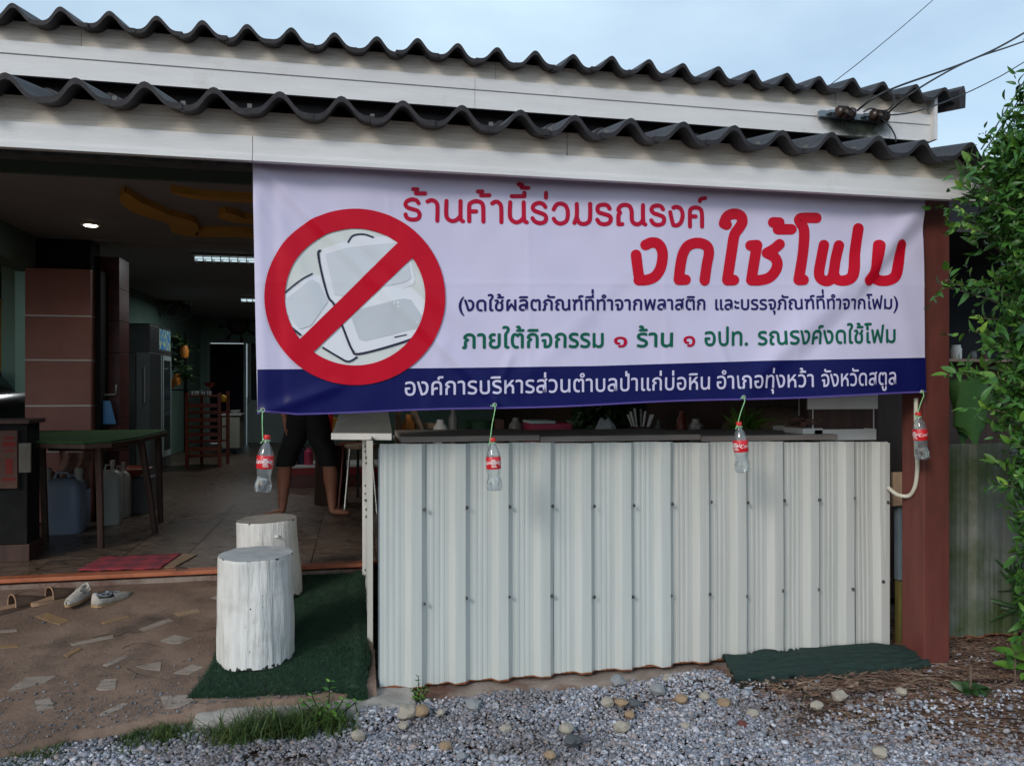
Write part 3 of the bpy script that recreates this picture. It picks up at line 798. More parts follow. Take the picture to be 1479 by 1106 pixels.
# basket of snacks at the left of the rack
bk = empty('snack_box', at(1160, 632, 4.1)); tag(bk, 'small open white box heaped with orange snack packs at the rack left side', 'box')
MB().box((0, 0, .03), (.13, .2, .06)).build('box', M['white_paint'], bk, bevel=.004)
pk = MB()
for i in range(26):
    R = Matrix.Rotation(rr.uniform(0, 3), 3, 'Z') @ Matrix.Rotation(rr.uniform(-.6, .6), 3, 'X')
    pk.box((rr.uniform(-.05, .05), rr.uniform(-.08, .08), .065 + rr.uniform(0, .05)), (.05, .035, .012), R)
tag(pk.build('packets', M['cardboard'], bk), kind='stuff')

# ---------------------------------------------------------------- parts right of the counter: poles, block, hose
def pole(px0, px1, y, ytop, ybot, m, name, lab, d=.04):
    a, b = at(px0, ytop, y), at(px1, ytop, y)
    o = MB().span((a.x, y, at(px0, ybot, y).z), (b.x, y + d, a.z)).build(name, m, bevel=.003)
    return tag(o, lab, 'pole')
pole(1298, 1311, 3.98, 700, 838, M['blue_steel'], 'blue_pole', 'blue grey steel pole in the gap between counter and red post')
pole(1299, 1309, 3.985, 839.5, 946, mat('mossy timber', (.11, .09, .02), (.19, .16, .045), 6, .8, .3, 30, stretch=(3, 3, .5)), 'timber_stub', 'mossy yellow timber stub under the blue grey steel pole')
pole(1311, 1324, 3.86, 640, 930, M['sheet_warm'], 'trim_strip', 'narrow pale metal strip against the left side of the red post', .02)
o = MB().span((at(1284, 690, 3.99).x, 3.95, at(1290, 729, 3.99).z), (at(1311, 690, 3.96).x - .0, 3.975, at(1290, 681, 3.99).z)).build('wood_block', M['pale_wood'], bevel=.004)
tag(o, 'square raw wood block nailed beside the counter right edge', 'block')
hs = [at(1283, 704, 3.86), at(1296, 714, 3.80), at(1312, 716, 3.76), at(1324, 706, 3.72), at(1328, 690, 3.70), at(1325, 668, 3.68), at(1323, 640, 3.66), at(1323, 575, 3.66)]
hs = [Vector((min(p.x, 3.025), p.y, p.z)) for p in hs]
o = MB().tube(crom(hs, 6), .011, 10).build('hose', M['cream_hose'], smooth=True); tag(o, 'cream rubber hose looping from the counter up beside the red post', 'hose')
o = MB().span((2.62, 4.10, .0), (3.09, 4.14, 2.45)).build('wooden_screen', M['dark_wood'], bevel=.004); tag(o, 'dark brown timber panel behind the white hanging rack', 'panel')
sb = empty('gap_shelf', (0, 0, 0)); tag(sb, 'rough little shelf half hidden in the dark gap beside the counter', 'shelf')
a = at(1285, 838, 4.0)
MB().span((3.01, 4.0, a.z), (3.095, 4.09, a.z + .015)).build('board', M['counter_wood'], sb)
# ---------------------------------------------------------------- right side: mossy fence, shade wall, shelf, green bag
mf = empty('mossy_fence', (0, 0, 0)); tag(mf, 'low weathered grey metal fence stained with green moss behind the shrub', 'fence')
zf = at(1420, 640, 3.95).z
metal_sheet(mf, M['sheet_mossy'], 3.21, 3.95, .01, zf, 3, .24)
metal_sheet(mf, M['sheet_mossy'], 3.93, 3.948, .015, zf, 3, .24)
metal_sheet(mf, M['sheet_mossy'], 4.65, 3.95, .015, zf, 3, .24)
o = MB().span((3.10, 5.20, -.08), (7.5, 5.26, 3.1)).build('shade_wall', M['opening_dark']); tag(o, 'near black wall standing for the dark opening behind the mossy fence', 'wall')  # near-black sheet in place of the shaded depth under the roof
o = MB().span((3.10, 4.30, 2.50), (7.5, 5.19, 2.53)).build('shade_roof', M['shade_roof']); tag(o, 'dark flat lean to roof right of the red post', 'roof')
o = MB().span((7.45, 3.9, -.08), (7.5, 5.19, 2.49)).build('shade_side', M['opening_dark']); tag(o, 'near black side of the dark opening far right behind the shrub', 'wall')
s1 = at(1372, 519, 4.6); s2 = at(1479, 519, 4.6)
rk = empty('side_shelf', (0, 0, 0)); tag(rk, 'pale narrow shelf with small things above the mossy fence', 'shelf')
MB().span((3.23, 4.5, s1.z - .02), (s2.x + .6, 4.8, s1.z)).build('board', M['pale_wood'], rk, bevel=.003)
MB().span((3.23, 4.81, .0), (s2.x + .6, 4.84, s1.z)).build('back_board', M['dark_wood'], rk)
for k, (px, w, h, lab) in enumerate(((1381, .07, .10, 'white plastic tub on the side shelf next to the red post'), (1405, .05, .06, 'short glass jar on the side shelf behind the shrub'), (1421, .045, .05, 'brown lidded jar on the side shelf behind the shrub'))):
    q = at(px, 519, 4.6); o = MB().lathe([(w * .45, 0), (w * .5, h * .1), (w * .5, h * .75), (w * .4, h * .85), (w * .42, h)], 16, (0, 0, 0)).build('tub' if k == 0 else 'jar', (M['white_paint'], M['grey_board'], M['dark_wood'])[k], smooth=True)
    o.location = (q.x, 4.6, s1.z); tag(o, lab, 'tub' if k == 0 else 'jar')
# green leafy cloth bag
bg_ = MB()
g0 = at(1408, 600, 4.05)
def bagf(u, v):
    a = u * 2 * pi; w = .135 * (1 - .35 * v) * (1 if v < .9 else .7); 
    return (g0.x + cos(a) * w * (1 + .18 * sin(3 * a + 5 * v)), 4.10 + sin(a) * .05, g0.z + .22 - .42 * v * (1 - .25 * abs(cos(a)) * v))
bg_.grid(40, 14, bagf)
o = bg_.build('green_sack', mat('green sack cloth', (.035, .12, .02), (.06, .17, .035), 6, .7, .2, 20), smooth=60, doubles=True); tag(o, 'crumpled green sack hanging over the mossy fence', 'sack')

# ---------------------------------------------------------------- banner
BY = 3.60
TL, TR, BL, BR = at(365, 222, BY), at(1331, 280, BY), at(372, 598, BY), at(1336, 567, BY)
def seg_d(px, py, a, b):
    ax, ay = a; bx, by = b; dx, dy = bx - ax, by - ay; L = math.hypot(dx, dy)
    return ((px - ax) * dy - (py - ay) * dx) / L, ((px - ax) * dx + (py - ay) * dy) / (L * L)
FOLDS = [((384, 250), (716, 578), .013, 9), ((400, 250), (640, 440), .007, 12), ((1332, 300), (1110, 530), .013, 16), ((1332, 330), (1180, 500), -.005, 10), ((372, 300), (385, 600), .008, 10), ((395, 300), (410, 600), -.004, 8),
         ((383, 596), (480, 560), .010, 9), ((375, 300), (440, 420), .006, 9), ((716, 588), (900, 400), .004, 14), ((716, 588), (560, 420), -.003, 12), ((1072, 580), (1180, 420), .004, 14), ((1072, 580), (960, 450), .004, 12), ((1330, 575), (1270, 300), .006, 14), ((620, 590), (640, 500), .003, 10), ((368, 245), (455, 430), .006, 9), ((1328, 290), (1235, 430), .007, 10), ((560, 240), (566, 590), .0016, 3.2), ((762, 250), (766, 585), .0016, 3.2), ((958, 262), (962, 580), .0016, 3.2), ((1150, 272), (1154, 575), .0016, 3.2), ((370, 408), (1334, 412), .0014, 3.2), ((1072, 574), (1040, 500), .006, 6), ((713, 585), (735, 520), .006, 6)]
def disp(px, py):
    d = 0
    for a, b, amp, w in FOLDS:
        s, t = seg_d(px, py, a, b)
        if abs(s) < 4 * w:
            k = 1 if 0 <= t <= 1 else math.exp(-((min(abs(t), abs(t - 1))) / .15) ** 2)
            d += amp * k * math.exp(-(s / w) ** 2)
    d += .006 * sin(px / 75.0 + py / 160.0) + .004 * sin(px / 31.0 - py / 90.0) + .0035 * noise.noise(Vector((px / 38, py / 60, 0)))
    return d
def bpt(px, py, lift=0.0):              # banner surface point for a picture position
    p = at(px, py, BY)
    return (p.x, BY - disp(px, py) - lift, p.z)
def vinyl_mat(name, c, rough=.33):
    return mat(name, c, tuple(min(1, x * 1.05) for x in c), 4, rough + .08, .04, 60, rvar=.04, spec=.16)
M['v_white'] = vinyl_mat('banner white vinyl', (.62, .58, .765))
M['v_navy'] = vinyl_mat('banner navy print', (.006, .008, .085), .28)
M['v_red'] = vinyl_mat('banner red print', (.54, .004, .022), .30)
M['v_crimson'] = vinyl_mat('banner crimson print', (.46, .004, .035))
M['v_blue'] = vinyl_mat('banner dark blue lettering', (.014, .012, .11))
M['v_green'] = vinyl_mat('banner green lettering', (.004, .11, .07))
M['v_disc'] = vinyl_mat('banner pale grey print', (.66, .68, .67))
M['v_boxa'] = vinyl_mat('banner light box print', (.76, .77, .83))
M['v_boxb'] = vinyl_mat('banner mid box print', (.62, .65, .71))
M['v_boxc'] = vinyl_mat('banner shaded box print', (.54, .57, .62))
M['v_dark'] = vinyl_mat('banner dark outline print', (.030, .030, .06))
ban = empty('banner', (0, 0, 0)); tag(ban, 'wide white and navy vinyl banner with Thai campaign lettering and a red no foam symbol', 'banner')
def edges(u):                            # top and bottom picture rows at horizontal fraction u
    xt, xb = 365 + 966 * u, 372 + 964 * u
    yt = 224 + 60 * u
    kn = [(0, 598), (.008, 594), (.06, 598), (.36, 590), (.73, 577), (.99, 568), (1, 567)]
    yb = np.interp(u, [k[0] for k in kn], [k[1] for k in kn]) + 1.6 * sin(u * 2 * pi * 2.8) * .6
    return xt, yt, xb, yb
def banf(u, v, lift=0):
    xt, yt, xb, yb = edges(u)
    return bpt(xt + (xb - xt) * v, yt + (yb - yt) * v, lift)
sheet = MB().grid(330, 110, lambda u, v: banf(u, v)).build('sheet', M['v_white'], ban, smooth=80)
def band_y(px):                          # upper edge of the navy band
    return np.interp(px, [372, 640, 860, 1100, 1336], [533.5, 531.5, 528.5, 521, 516.5])
def navf(u, v):
    xt, yt, xb, yb = edges(u)
    x = xb; y0 = band_y(x); return bpt(x, y0 + (yb - y0) * v, .0012)
MB().grid(330, 26, navf).build('navy_band', M['v_navy'], ban, smooth=80)
def edgef(u, v):
    xt, yt, xb, yb = edges(u); return bpt(xb, yb - 2.2 + 2.4 * v, .0022)
MB().grid(330, 2, edgef).build('hem', vinyl_mat('banner hem', (.10, .07, .28), .25), ban, smooth=80)

def conform(name, polys, lift, m, cut=5.5, parent=ban):
    """polys: list of (verts2d in picture px, faces, dz) -> cut by a px grid, laid on the banner"""
    bm = bmesh.new()
    for vs2, fs, dz in polys:
        vv = [bm.verts.new((x, y, dz)) for x, y in vs2]
        for f in fs:
            try: bm.faces.new([vv[i] for i in f])
            except ValueError: pass
    if not bm.verts: return None
    bmesh.ops.triangulate(bm, faces=[f for f in bm.faces if len(f.verts) > 4])
    xs = [v.co.x for v in bm.verts]; ys = [v.co.y for v in bm.verts]
    for lo_, hi_, ax in ((min(xs), max(xs), 0), (min(ys), max(ys), 1)):
        c = (math.floor(lo_ / cut) + 1) * cut
        while c < hi_:
            co = [0, 0, 0]; no = [0, 0, 0]; co[ax] = c; no[ax] = 1
            bmesh.ops.bisect_plane(bm, geom=bm.verts[:] + bm.edges[:] + bm.faces[:], plane_co=co, plane_no=no)
            c += cut
    for v in bm.verts: v.co = bpt(v.co.x, v.co.y, lift + v.co.z)
    for f in bm.faces:
        f.normal_update()
        if f.normal.y > 0: f.normal_flip()
        f.smooth = True
    me = bpy.data.meshes.new(name); bm.to_mesh(me); bm.free()
    return link(name, me, m, parent)
def stroke(pts, w, dz=0, k=6, smooth=True):
    P = [Vector(p) for p in (crom(pts, k) if smooth else pts)]
    n = len(P); V = []; F = []
    L, R = [], []
    for i, p in enumerate(P):
        t = P[min(i + 1, n - 1)] - P[max(i - 1, 0)]; t = t.normalized() if t.length else Vector((1, 0)); nr = Vector((-t.y, t.x)) * w / 2
        L.append(p + nr); R.append(p - nr)
    V = [tuple(q) for q in L + R]; F = [(i, i + 1, n + i + 1, n + i) for i in range(n - 1)]
    out = [(V, F, dz)]
    for e, q in enumerate((P[0], P[-1])):
        V2 = [(q.x + w / 2 * cos(a * 2 * pi / 16), q.y + w / 2 * sin(a * 2 * pi / 16)) for a in range(16)]
        out.append((V2, [tuple(range(16))], dz + .00012 * (e + 1)))
    return out
def strokes(lst, w, ox, oy, sc):
    out = []
    for i, s in enumerate(lst):
        out += stroke([(ox + x / sc, oy + y / sc) for x, y in s], w / sc, .0004 * (i % 3), smooth=len(s) > 2)
    return out
def poly(pts, ox=360, oy=230, sc=2.911, dz=0): return [([(ox + x / sc, oy + y / sc) for x, y in pts], [tuple(range(len(pts)))], dz)]
# no-foam symbol
cxp, cyp = 512.9, 429.2
disc = [(cxp + 103 * cos(a * pi / 40), cyp + 100.5 * sin(a * pi / 40)) for a in range(80)]
conform('pale_disc', [(disc, [tuple(range(80))], 0)], .0020, M['v_disc'])
boxL = [(105, 610), (135, 575), (200, 520), (262, 482), (300, 490), (330, 580), (355, 610), (430, 800), (450, 832), (415, 848), (310, 790), (200, 725), (110, 650)]
boxU = [(300, 395), (315, 375), (415, 345), (440, 325), (480, 318), (520, 330), (640, 318), (652, 330), (640, 350), (680, 420), (697, 505), (690, 528), (600, 560), (440, 600), (355, 605), (330, 575), (300, 450)]
boxM = [(355, 610), (440, 598), (680, 535), (800, 655), (798, 690), (700, 745), (590, 785), (460, 818), (436, 800)]
inU = [(320, 400), (420, 372), (630, 350), (668, 430), (680, 500), (660, 515), (400, 575), (360, 570)]
inM = [(420, 640), (650, 585), (682, 592), (740, 680), (730, 705), (490, 765), (462, 757)]
inL = [(125, 612), (262, 505), (290, 520), (330, 600), (260, 700), (215, 715)]
conform('foam_box_print', poly(boxL), .0028, M['v_boxa'])
conform('foam_box_print', poly(boxU), .0036, M['v_boxa'])
conform('foam_box_print', poly(boxM), .0044, M['v_boxa'])
conform('box_hollow_print', poly(inU, dz=.0) + poly(inL, dz=0), .0052, M['v_boxb'])
conform('box_hollow_print', poly(inM), .0052, M['v_boxc'])
dk = []
for s, w in (([(298, 385), (290, 400), (305, 480), (332, 578), (357, 612), (395, 710), (432, 800), (460, 818), (590, 786), (700, 748), (796, 695), (803, 672)], 9), ([(102, 612), (104, 635), (120, 660), (215, 738)], 9),
             ([(265, 482), (215, 512), (160, 555), (102, 612)], 6), ([(310, 792), (370, 828), (415, 850), (452, 832)], 8), ([(416, 350), (436, 324), (480, 318), (520, 330)], 7), ([(612, 748), (660, 738)], 5)):
    dk += strokes([s], w, 360, 230, 2.911)
conform('box_outline_print', dk, .0060, M['v_dark'])
def ringpts(ro, ri, n=96):
    V = [(cxp + ro[0] * cos(2 * pi * k / n), cyp + ro[1] * sin(2 * pi * k / n)) for k in range(n)] + [(cxp + ri[0] * cos(2 * pi * k / n), cyp + ri[1] * sin(2 * pi * k / n)) for k in range(n)]
    return V, [(k, (k + 1) % n, n + (k + 1) % n, n + k) for k in range(n)], 0
conform('red_ring', [ringpts((130.3, 126.8), (101, 98.4))], .0072, M['v_red'])
conform('red_slash', poly([(667, 310), (700, 402), (262, 818), (205, 765)]), .0082, M['v_red'])
# headline (centre lines of the rounded letters, picture pixels of a zoom)
HL = [[(110, 262), (140, 250), (172, 256), (192, 285), (197, 325), (186, 380), (160, 420), (120, 438), (76, 440)], [(62, 312), (70, 380), (80, 438)],
      [(414, 440), (426, 360), (437, 300), (425, 265), (380, 250), (330, 264), (302, 305), (288, 370), (281, 438)], [(281, 438), (316, 437)],
      [(514, 150), (530, 115), (565, 101), (598, 112), (607, 142), (592, 172), (568, 210), (555, 290), (533, 438)], [(533, 438), (566, 437)], [(514, 150), (528, 156)],
      [(650, 262), (682, 260)], [(682, 260), (668, 350), (655, 438)], [(655, 438), (700, 438), (745, 425), (775, 392), (785, 355), (770, 322), (733, 300)], [(733, 300), (768, 280), (796, 256)],
      [(763, 145), (794, 146)], [(788, 180), (856, 180)],
      [(984, 122), (920, 122), (896, 130), (905, 152), (921, 190), (915, 290), (892, 438)], [(892, 438), (916, 437)],
      [(1022, 260), (1006, 340), (996, 400), (1004, 432), (1032, 444), (1058, 430), (1070, 400), (1082, 330), (1099, 262)], [(1070, 405), (1084, 436), (1120, 442), (1155, 425), (1170, 380), (1180, 290), (1198, 175)],
      [(1293, 262), (1283, 330), (1272, 400), (1246, 440)], [(1272, 405), (1290, 435), (1335, 442), (1374, 425), (1391, 380), (1406, 262)]]
conform('lettering', strokes(HL, 54, 900, 280, 3.521), .0022, M['v_red'], 5.0)
A1 = [[(213, 205), (195, 182), (155, 173), (112, 188), (96, 220), (115, 245), (160, 260), (205, 275), (222, 305), (213, 338), (180, 352), (135, 350), (105, 332), (97, 308)], [(165, 82), (203, 82)], [(190, 118), (272, 118)], [(195, 84), (198, 112)],
      [(293, 190), (325, 178), (360, 188), (380, 220), (382, 270), (380, 360)], [(462, 185), (460, 300), (475, 343), (515, 362), (555, 350), (588, 315)], [(588, 185), (588, 310), (592, 350), (610, 365)],
      [(665, 365), (665, 230), (680, 202), (725, 188), (770, 202), (787, 240), (790, 370)], [(725, 278), (680, 278)], [(742, 103), (780, 103)], [(770, 137), (842, 137)], [(774, 105), (778, 132)],
      [(868, 210), (895, 195), (925, 202), (947, 240), (950, 375)], [(1028, 200), (1025, 310), (1040, 355), (1080, 378), (1120, 365), (1150, 330)], [(1148, 200), (1148, 330), (1155, 368), (1172, 378)],
      [(1042, 145), (1155, 145)], [(1155, 115), (1155, 145)], [(1105, 40), (1135, 45)], [(1130, 68), (1190, 72)], [(1130, 46), (1136, 66)],
      [(1340, 240), (1320, 215), (1285, 205), (1243, 220), (1228, 250), (1245, 275), (1290, 292), (1332, 310), (1347, 340), (1335, 372), (1300, 385), (1260, 378), (1235, 360), (1225, 342)], [(1347, 115), (1347, 158)]]
A2 = [[(-2, 262), (22, 222), (60, 210), (100, 225), (122, 270), (122, 330), (105, 370), (60, 388), (20, 375), (-2, 345)], [(203, 215), (203, 320), (182, 382)], [(203, 335), (225, 380), (265, 392), (303, 378), (320, 340), (320, 215)],
      [(492, 258), (472, 230), (435, 222), (397, 232), (385, 262), (400, 290), (445, 305), (490, 322), (503, 350), (490, 382), (450, 395), (407, 385), (385, 355)],
      [(602, 396), (570, 396)], [(570, 396), (569, 320), (582, 296), (568, 268), (588, 236), (630, 226), (668, 242), (684, 285), (686, 350), (700, 385), (735, 398), (770, 382), (786, 350)], [(785, 230), (785, 340), (790, 385), (805, 400)],
      [(963, 265), (945, 240), (910, 232), (872, 245), (860, 272), (880, 300), (925, 315), (962, 332), (972, 360), (960, 392), (920, 405), (880, 395), (858, 365)],
      [(1058, 250), (1085, 242), (1120, 255), (1140, 300), (1136, 350), (1115, 392), (1080, 408), (1055, 404)], [(1030, 290), (1040, 345), (1055, 404)],
      [(1208, 415), (1208, 285), (1225, 255), (1265, 245), (1303, 260), (1317, 300), (1318, 415)], [(1260, 325), (1218, 325)], [(1300, 190), (1306, 172), (1348, 162)]]
conform('lettering', strokes(A1, 37, 570, 260, 6.1625) + strokes(A2, 37, 800, 260, 6.1625), .0022, M['v_crimson'], 5.0)
# smaller lines from the built-in face
fc = bpy.data.curves.new('scratch', 'FONT'); fo = bpy.data.objects.new('scratch', fc); COL.objects.link(fo)
GL = {}
def raw(body, off, res=5):
    fc.body = body; fc.offset = off; fc.resolution_u = res
    bpy.context.view_layer.update()
    ev = fo.evaluated_get(bpy.context.evaluated_depsgraph_get()); me = ev.to_mesh()
    v = [(q.co.x, q.co.y) for q in me.vertices]; f = [tuple(p.vertices) for p in me.polygons]
    ev.to_mesh_clear(); return v, f
A0 = min(x for x, y in raw('l', 0)[0]); AW = max(x for x, y in raw('l', 0)[0])
def best(ch, off):
    return raw(ch, 0, 3 if ch == 'ห' else 5)
def glyph(ch, off):
    if (ch, off) not in GL:
        v, f = ([], []) if ch == ' ' else best(ch, off)
        v2, _ = raw(ch + 'l', 0)
        GL[(ch, off)] = (v, f, max(x for x, y in v2) - AW)
    return GL[(ch, off)]
UPV, TONE, TALL, BELOW = 'ัิีึืํ็', '่้๊๋์', 'ปฝฟ', 'ุู'
def layout(text, off, space=None, shear=0.0):
    x = 0; V = []; F = []; prev_up = False; tall = False
    for i, ch in enumerate(text):
        if ch == ' ' and space: x += space; prev_up = tall = False; continue
        v, f, adv = glyph(ch, off); dx = dy = 0
        if ch in UPV: prev_up = True; dx = -.10 if tall else 0
        elif ch in TONE: dy = .215 if (prev_up or (i + 1 < len(text) and text[i + 1] == 'ำ')) else 0; dx = -.10 if tall else 0
        elif ch not in BELOW: prev_up = False; tall = ch in TALL
        n = len(V); V += [(x + a + dx + shear * (b + dy), b + dy) for a, b in v]; F += [tuple(q + n for q in t) for t in f]; 
        if ch not in UPV + TONE + BELOW: x += adv
    return V, F, x
def text_line(text, p0, p1, xh, m, bold=.014, off=0, space=None, lift=.0024, only=None):
    """p0, p1: picture positions of the baseline ends; xh: height of a consonant in px at p0"""
    V, F, wdt = layout(text, off, space)
    x0_ = min(a for a, b in V); wdt = max(a for a, b in V) - x0_
    P0, P1 = at(*p0, BY), at(*p1, BY)
    H = (at(p0[0], p0[1] - xh, BY) - P0).length
    sx_ = (P1 - P0) / wdt; sy_ = Vector((0, 0, H / .55))
    def to_px(a, b):
        q = P0 + sx_ * (a - x0_) + sy_ * b; d = q - Vector((0, 0, EYE))
        f_ = d.x * sin(TH) + d.y * cos(TH); r_ = d.x * cos(TH) - d.y * sin(TH)
        return (739.5 + FPX * r_ / f_, 558 - FPX * d.z / f_)
    conform('lettering', [([to_px(a + qx, b + qy) for a, b in V], F, .0003 * qi) for qi, (qx, qy) in enumerate(((0, 0), (bold, 0), (-bold, 0), (0, bold), (0, -bold)) if bold else ((0, 0),))], lift, m, 4.5)
text_line('(งดใช้ผลิตภัณฑ์ที่ทำจากพลาสติก และบรรจุภัณฑ์ที่ทำจากโฟม)', (663, 449), (1295, 446), 16.0, M['v_blue'], .017, space=.42)
text_line('ภายใต้กิจกรรม', (668, 503), (871, 501.5), 21, M['v_green'], .017)
text_line('๑', (887, 501), (905, 501), 17, M['v_crimson'], .016)
text_line('ร้าน', (920, 501), (971, 500.5), 20, M['v_green'], .017)
text_line('๑', (987, 500), (1003, 500), 17, M['v_crimson'], .016)
text_line('อปท.', (1018, 499), (1081, 498.5), 20, M['v_green'], .017)
text_line('รณรงค์งดใช้โฟม', (1096, 498), (1292, 494.5), 19.5, M['v_green'], .017)
text_line('องค์การบริหารส่วนตำบลป่าแก่บ่อหิน', (585, 571), (1025, 562), 19.5, M['v_white'], .009, lift=.0032)
text_line('อำเภอทุ่งหว้า', (1035, 561.5), (1174, 558.5), 18.5, M['v_white'], .009, lift=.0032)
text_line('จังหวัดสตูล', (1185, 558.5), (1293, 555), 18, M['v_white'], .009, lift=.0032)
# eyelets
def eyelet_mesh():
    b = MB(); N = 20
    for i in range(N):
        for k in range(6):
            a, c = 2 * pi * i / N, 2 * pi * k / 6
            b.v.append(((.0085 + .0032 * cos(c)) * cos(a), .0022 * sin(c), (.0085 + .0032 * cos(c)) * sin(a)))
    for i in range(N):
        for k in range(6): b.f.append((i * 6 + k, i * 6 + (k + 1) % 6, ((i + 1) % N) * 6 + (k + 1) % 6, ((i + 1) % N) * 6 + k))
    me = b.mesh('eyelet', smooth=True); me.materials.append(M['steel']); return me
EY = eyelet_mesh()
EP = [(380, 593), (713.5, 586), (1072, 574.5), (1330, 567)]
EP = [(380, 592), (713.5, 584.5), (1072, 573.5), (1330, 565.5)]
for px, py in EP:
    o = link('eyelet', EY, None, ban); p = bpt(px, py, .004); o.location = p

# ---------------------------------------------------------------- bottles hanging from the banner
HB = .262
def bottle():
    r = empty('plastic_bottle')
    prof = [(.004, .0), (.024, .004), (.034, .002), (.037, .012), (.0375, .04), (.033, .06), (.031, .075), (.0335, .09), (.0362, .11), (.0362, .165), (.034, .18), (.027, .202), (.016, .224), (.0125, .232), (.0125, .246)]
    MB().lathe(prof, 28, wob=lambda a, z: 1 + (.09 * cos(5 * a) if z < .06 else .03 * cos(5 * a) * (z < .1))).build('bottle_body', M['pet'], r, smooth=60)
    MB().lathe([(.0, .010), (.031, .010), (.0345, .02), (.0345, .042), (.031, .058), (.0, .0595)], 24, cap=False).build('water', M['water'], r, smooth=60)
    MB().lathe([(.0364, .108), (.0374, .110), (.0374, .166), (.0362, .168)], 32, cap=False).build('label', M['coke_red'], r, smooth=50)
    MB().lathe([(.0, .243), (.0145, .243), (.0150, .246), (.0150, .259), (.0138, .262), (.0, .262)], 24, cap=False).build('cap', M['red_plastic'], r, smooth=40)
    MB().lathe([(.0135, .236), (.0160, .237), (.0160, .240), (.0135, .2405)], 20, cap=False).build('neck_ring', M['pet'], r, smooth=40)
    # white print wrapped round the label: script name and a small table of text
    V, F, w = layout('Coca-Cola', .015, shear=.28)
    def wrap(a0, z0, sc, V, F, name, m=M['label_white'], tilt=0):
        bm = bmesh.new(); vv = [bm.verts.new((a * sc, b * sc + a * sc * tilt, 0)) for a, b in V]
        for f in F:
            try: bm.faces.new([vv[i] for i in f])
            except ValueError: pass
        x = -.1
        while x < .2:
            bmesh.ops.bisect_plane(bm, geom=bm.verts[:] + bm.edges[:] + bm.faces[:], plane_co=(x, 0, 0), plane_no=(1, 0, 0)); x += .004
        for q in bm.verts:
            a = a0 + q.co.x / .0379; q.co = (.0379 * sin(a), -.0379 * cos(a), z0 + q.co.y)
        me = bpy.data.meshes.new(name); bm.to_mesh(me); bm.free(); link(name, me, m, r)
    wrap(-.5, .128, .027, V, F, 'label_script', tilt=.06)
    rect = [(0, 0), (1, 0), (1, 1), (0, 1)]
    bars = []; fr_ = []
    for i in range(6):
        n = len(bars); bars += [(0, i * .36), (1.5 - .2 * (i % 3), i * .36), (1.5 - .2 * (i % 3), i * .36 + .17), (0, i * .36 + .17)]; fr_.append((n, n + 1, n + 2, n + 3))
    wrap(-1.35, .118, .019, bars, fr_, 'label_print')
    for a_ in (1.9, 3.0): wrap(a_, .128, .027, V, F, 'label_script', tilt=.06)
    return r
bt = bottle()
bott = [((386, 628), (379, 710), (380, 594), 1.2, 'bottle hanging under the left corner of the banner in front of the dark shop'),
        ((711.5, 632), (714, 708), (713, 588), .9, 'bottle hanging before the left half of the white metal counter'),
        ((1067, 609), (1073, 682), (1072, 577), -.15, 'hanging bottle in front of the counter beside the green pot plant'),
        ((1326, 595), (1332, 663), (1330, 569), -.45, 'hanging bottle in front of the red brown post at the banner right corner')]
for i, (tp_, bp_, ep, rz, lab) in enumerate(bott):
    r = bt if i == 0 else copy_tree(bt)
    T, B_ = at(*tp_, 3.565), at(*bp_, 3.565)
    d = (T - B_); s = d.length / HB
    ax = d.normalized()
    r.rotation_mode = 'QUATERNION'
    r.rotation_quaternion = Vector((0, 0, 1)).rotation_difference(ax) @ Matrix.Rotation(rz, 3, 'Z').to_quaternion()
    r.location = B_; r.scale = (s, s, s)
    tag(r, lab, 'bottle', 'bottles hanging from the banner')
    E_ = Vector(bpt(*EP[i], .006)); neck = B_ + ax * (.236 * s)
    side = neck + Vector((-.016, -.006, .0))
    b = MB().tube([E_, E_ + Vector((0, -.008, -.02)), (E_ + side) / 2 + Vector((-.001, -.006, 0)), side, side + Vector((-.01, -.004, -.012))], .0022, 6)
    b.tube([neck + Vector((cos(a) * .0155, sin(a) * .0155, 0)) for a in [k * pi / 6 for k in range(13)]], .0018, 5)
    b.tube([E_ + Vector((-.001, -.004, .004)), E_ + Vector((-.012, -.006, -.006)), E_ + Vector((-.022, -.003, -.003))], .0022, 5)
    o = b.build('string', M['string'], None, smooth=True)
    tag(o, ('green string tying the leftmost bottle to the banner corner', 'green knotted string above the bottle on the left half of the counter', 'green string tying the bottle beside the pot plant', 'green string tying the bottle in front of the red brown post')[i], 'string', 'strings tying the bottles')
COL.objects.unlink(fo)
bpy.data.objects.remove(fo)

# ---------------------------------------------------------------- turf mat under the stumps
def turf_z(x, y): return max(apron_z(y), .0) + .016 + .006 * noise.noise(Vector((x * 3, y * 3, 5)))
tm = MB()
TX0, TX1, TY0, TY1 = -.74, .07, 3.86, 5.43
def turf_f(u, v):
    x = TX0 + (TX1 - TX0) * u + .05 * (v < .2) * 0
    yf = TY0 - .05 * u + .03 * noise.noise(Vector((x * 5, 0, 9)))
    x -= .045 * max(0, .25 - v) * 4 * (1 - u)
    x += .03 * noise.noise(Vector((0, v * 5, 2))) * (1 if u > .5 else .6)
    if v < .10:
        t = v / .10
        return (x, yf - .03 * (1 - t), -.055 + (turf_z(x, yf) + .055) * t ** .7)
    t = (v - .1) / .9; y = yf + (TY1 - yf) * t
    e = min(u, 1 - u)
    return (x, y, turf_z(x, y) - (.02 if e < .005 else 0) + (.018 * math.exp(-((u - .93) / .03) ** 2)))
turf = tm.grid(60, 110, turf_f).build('turf_mat', M['turf'], smooth=True)
tag(turf, 'dark green artificial turf mat under the two white stumps with frayed front edge', 'mat')
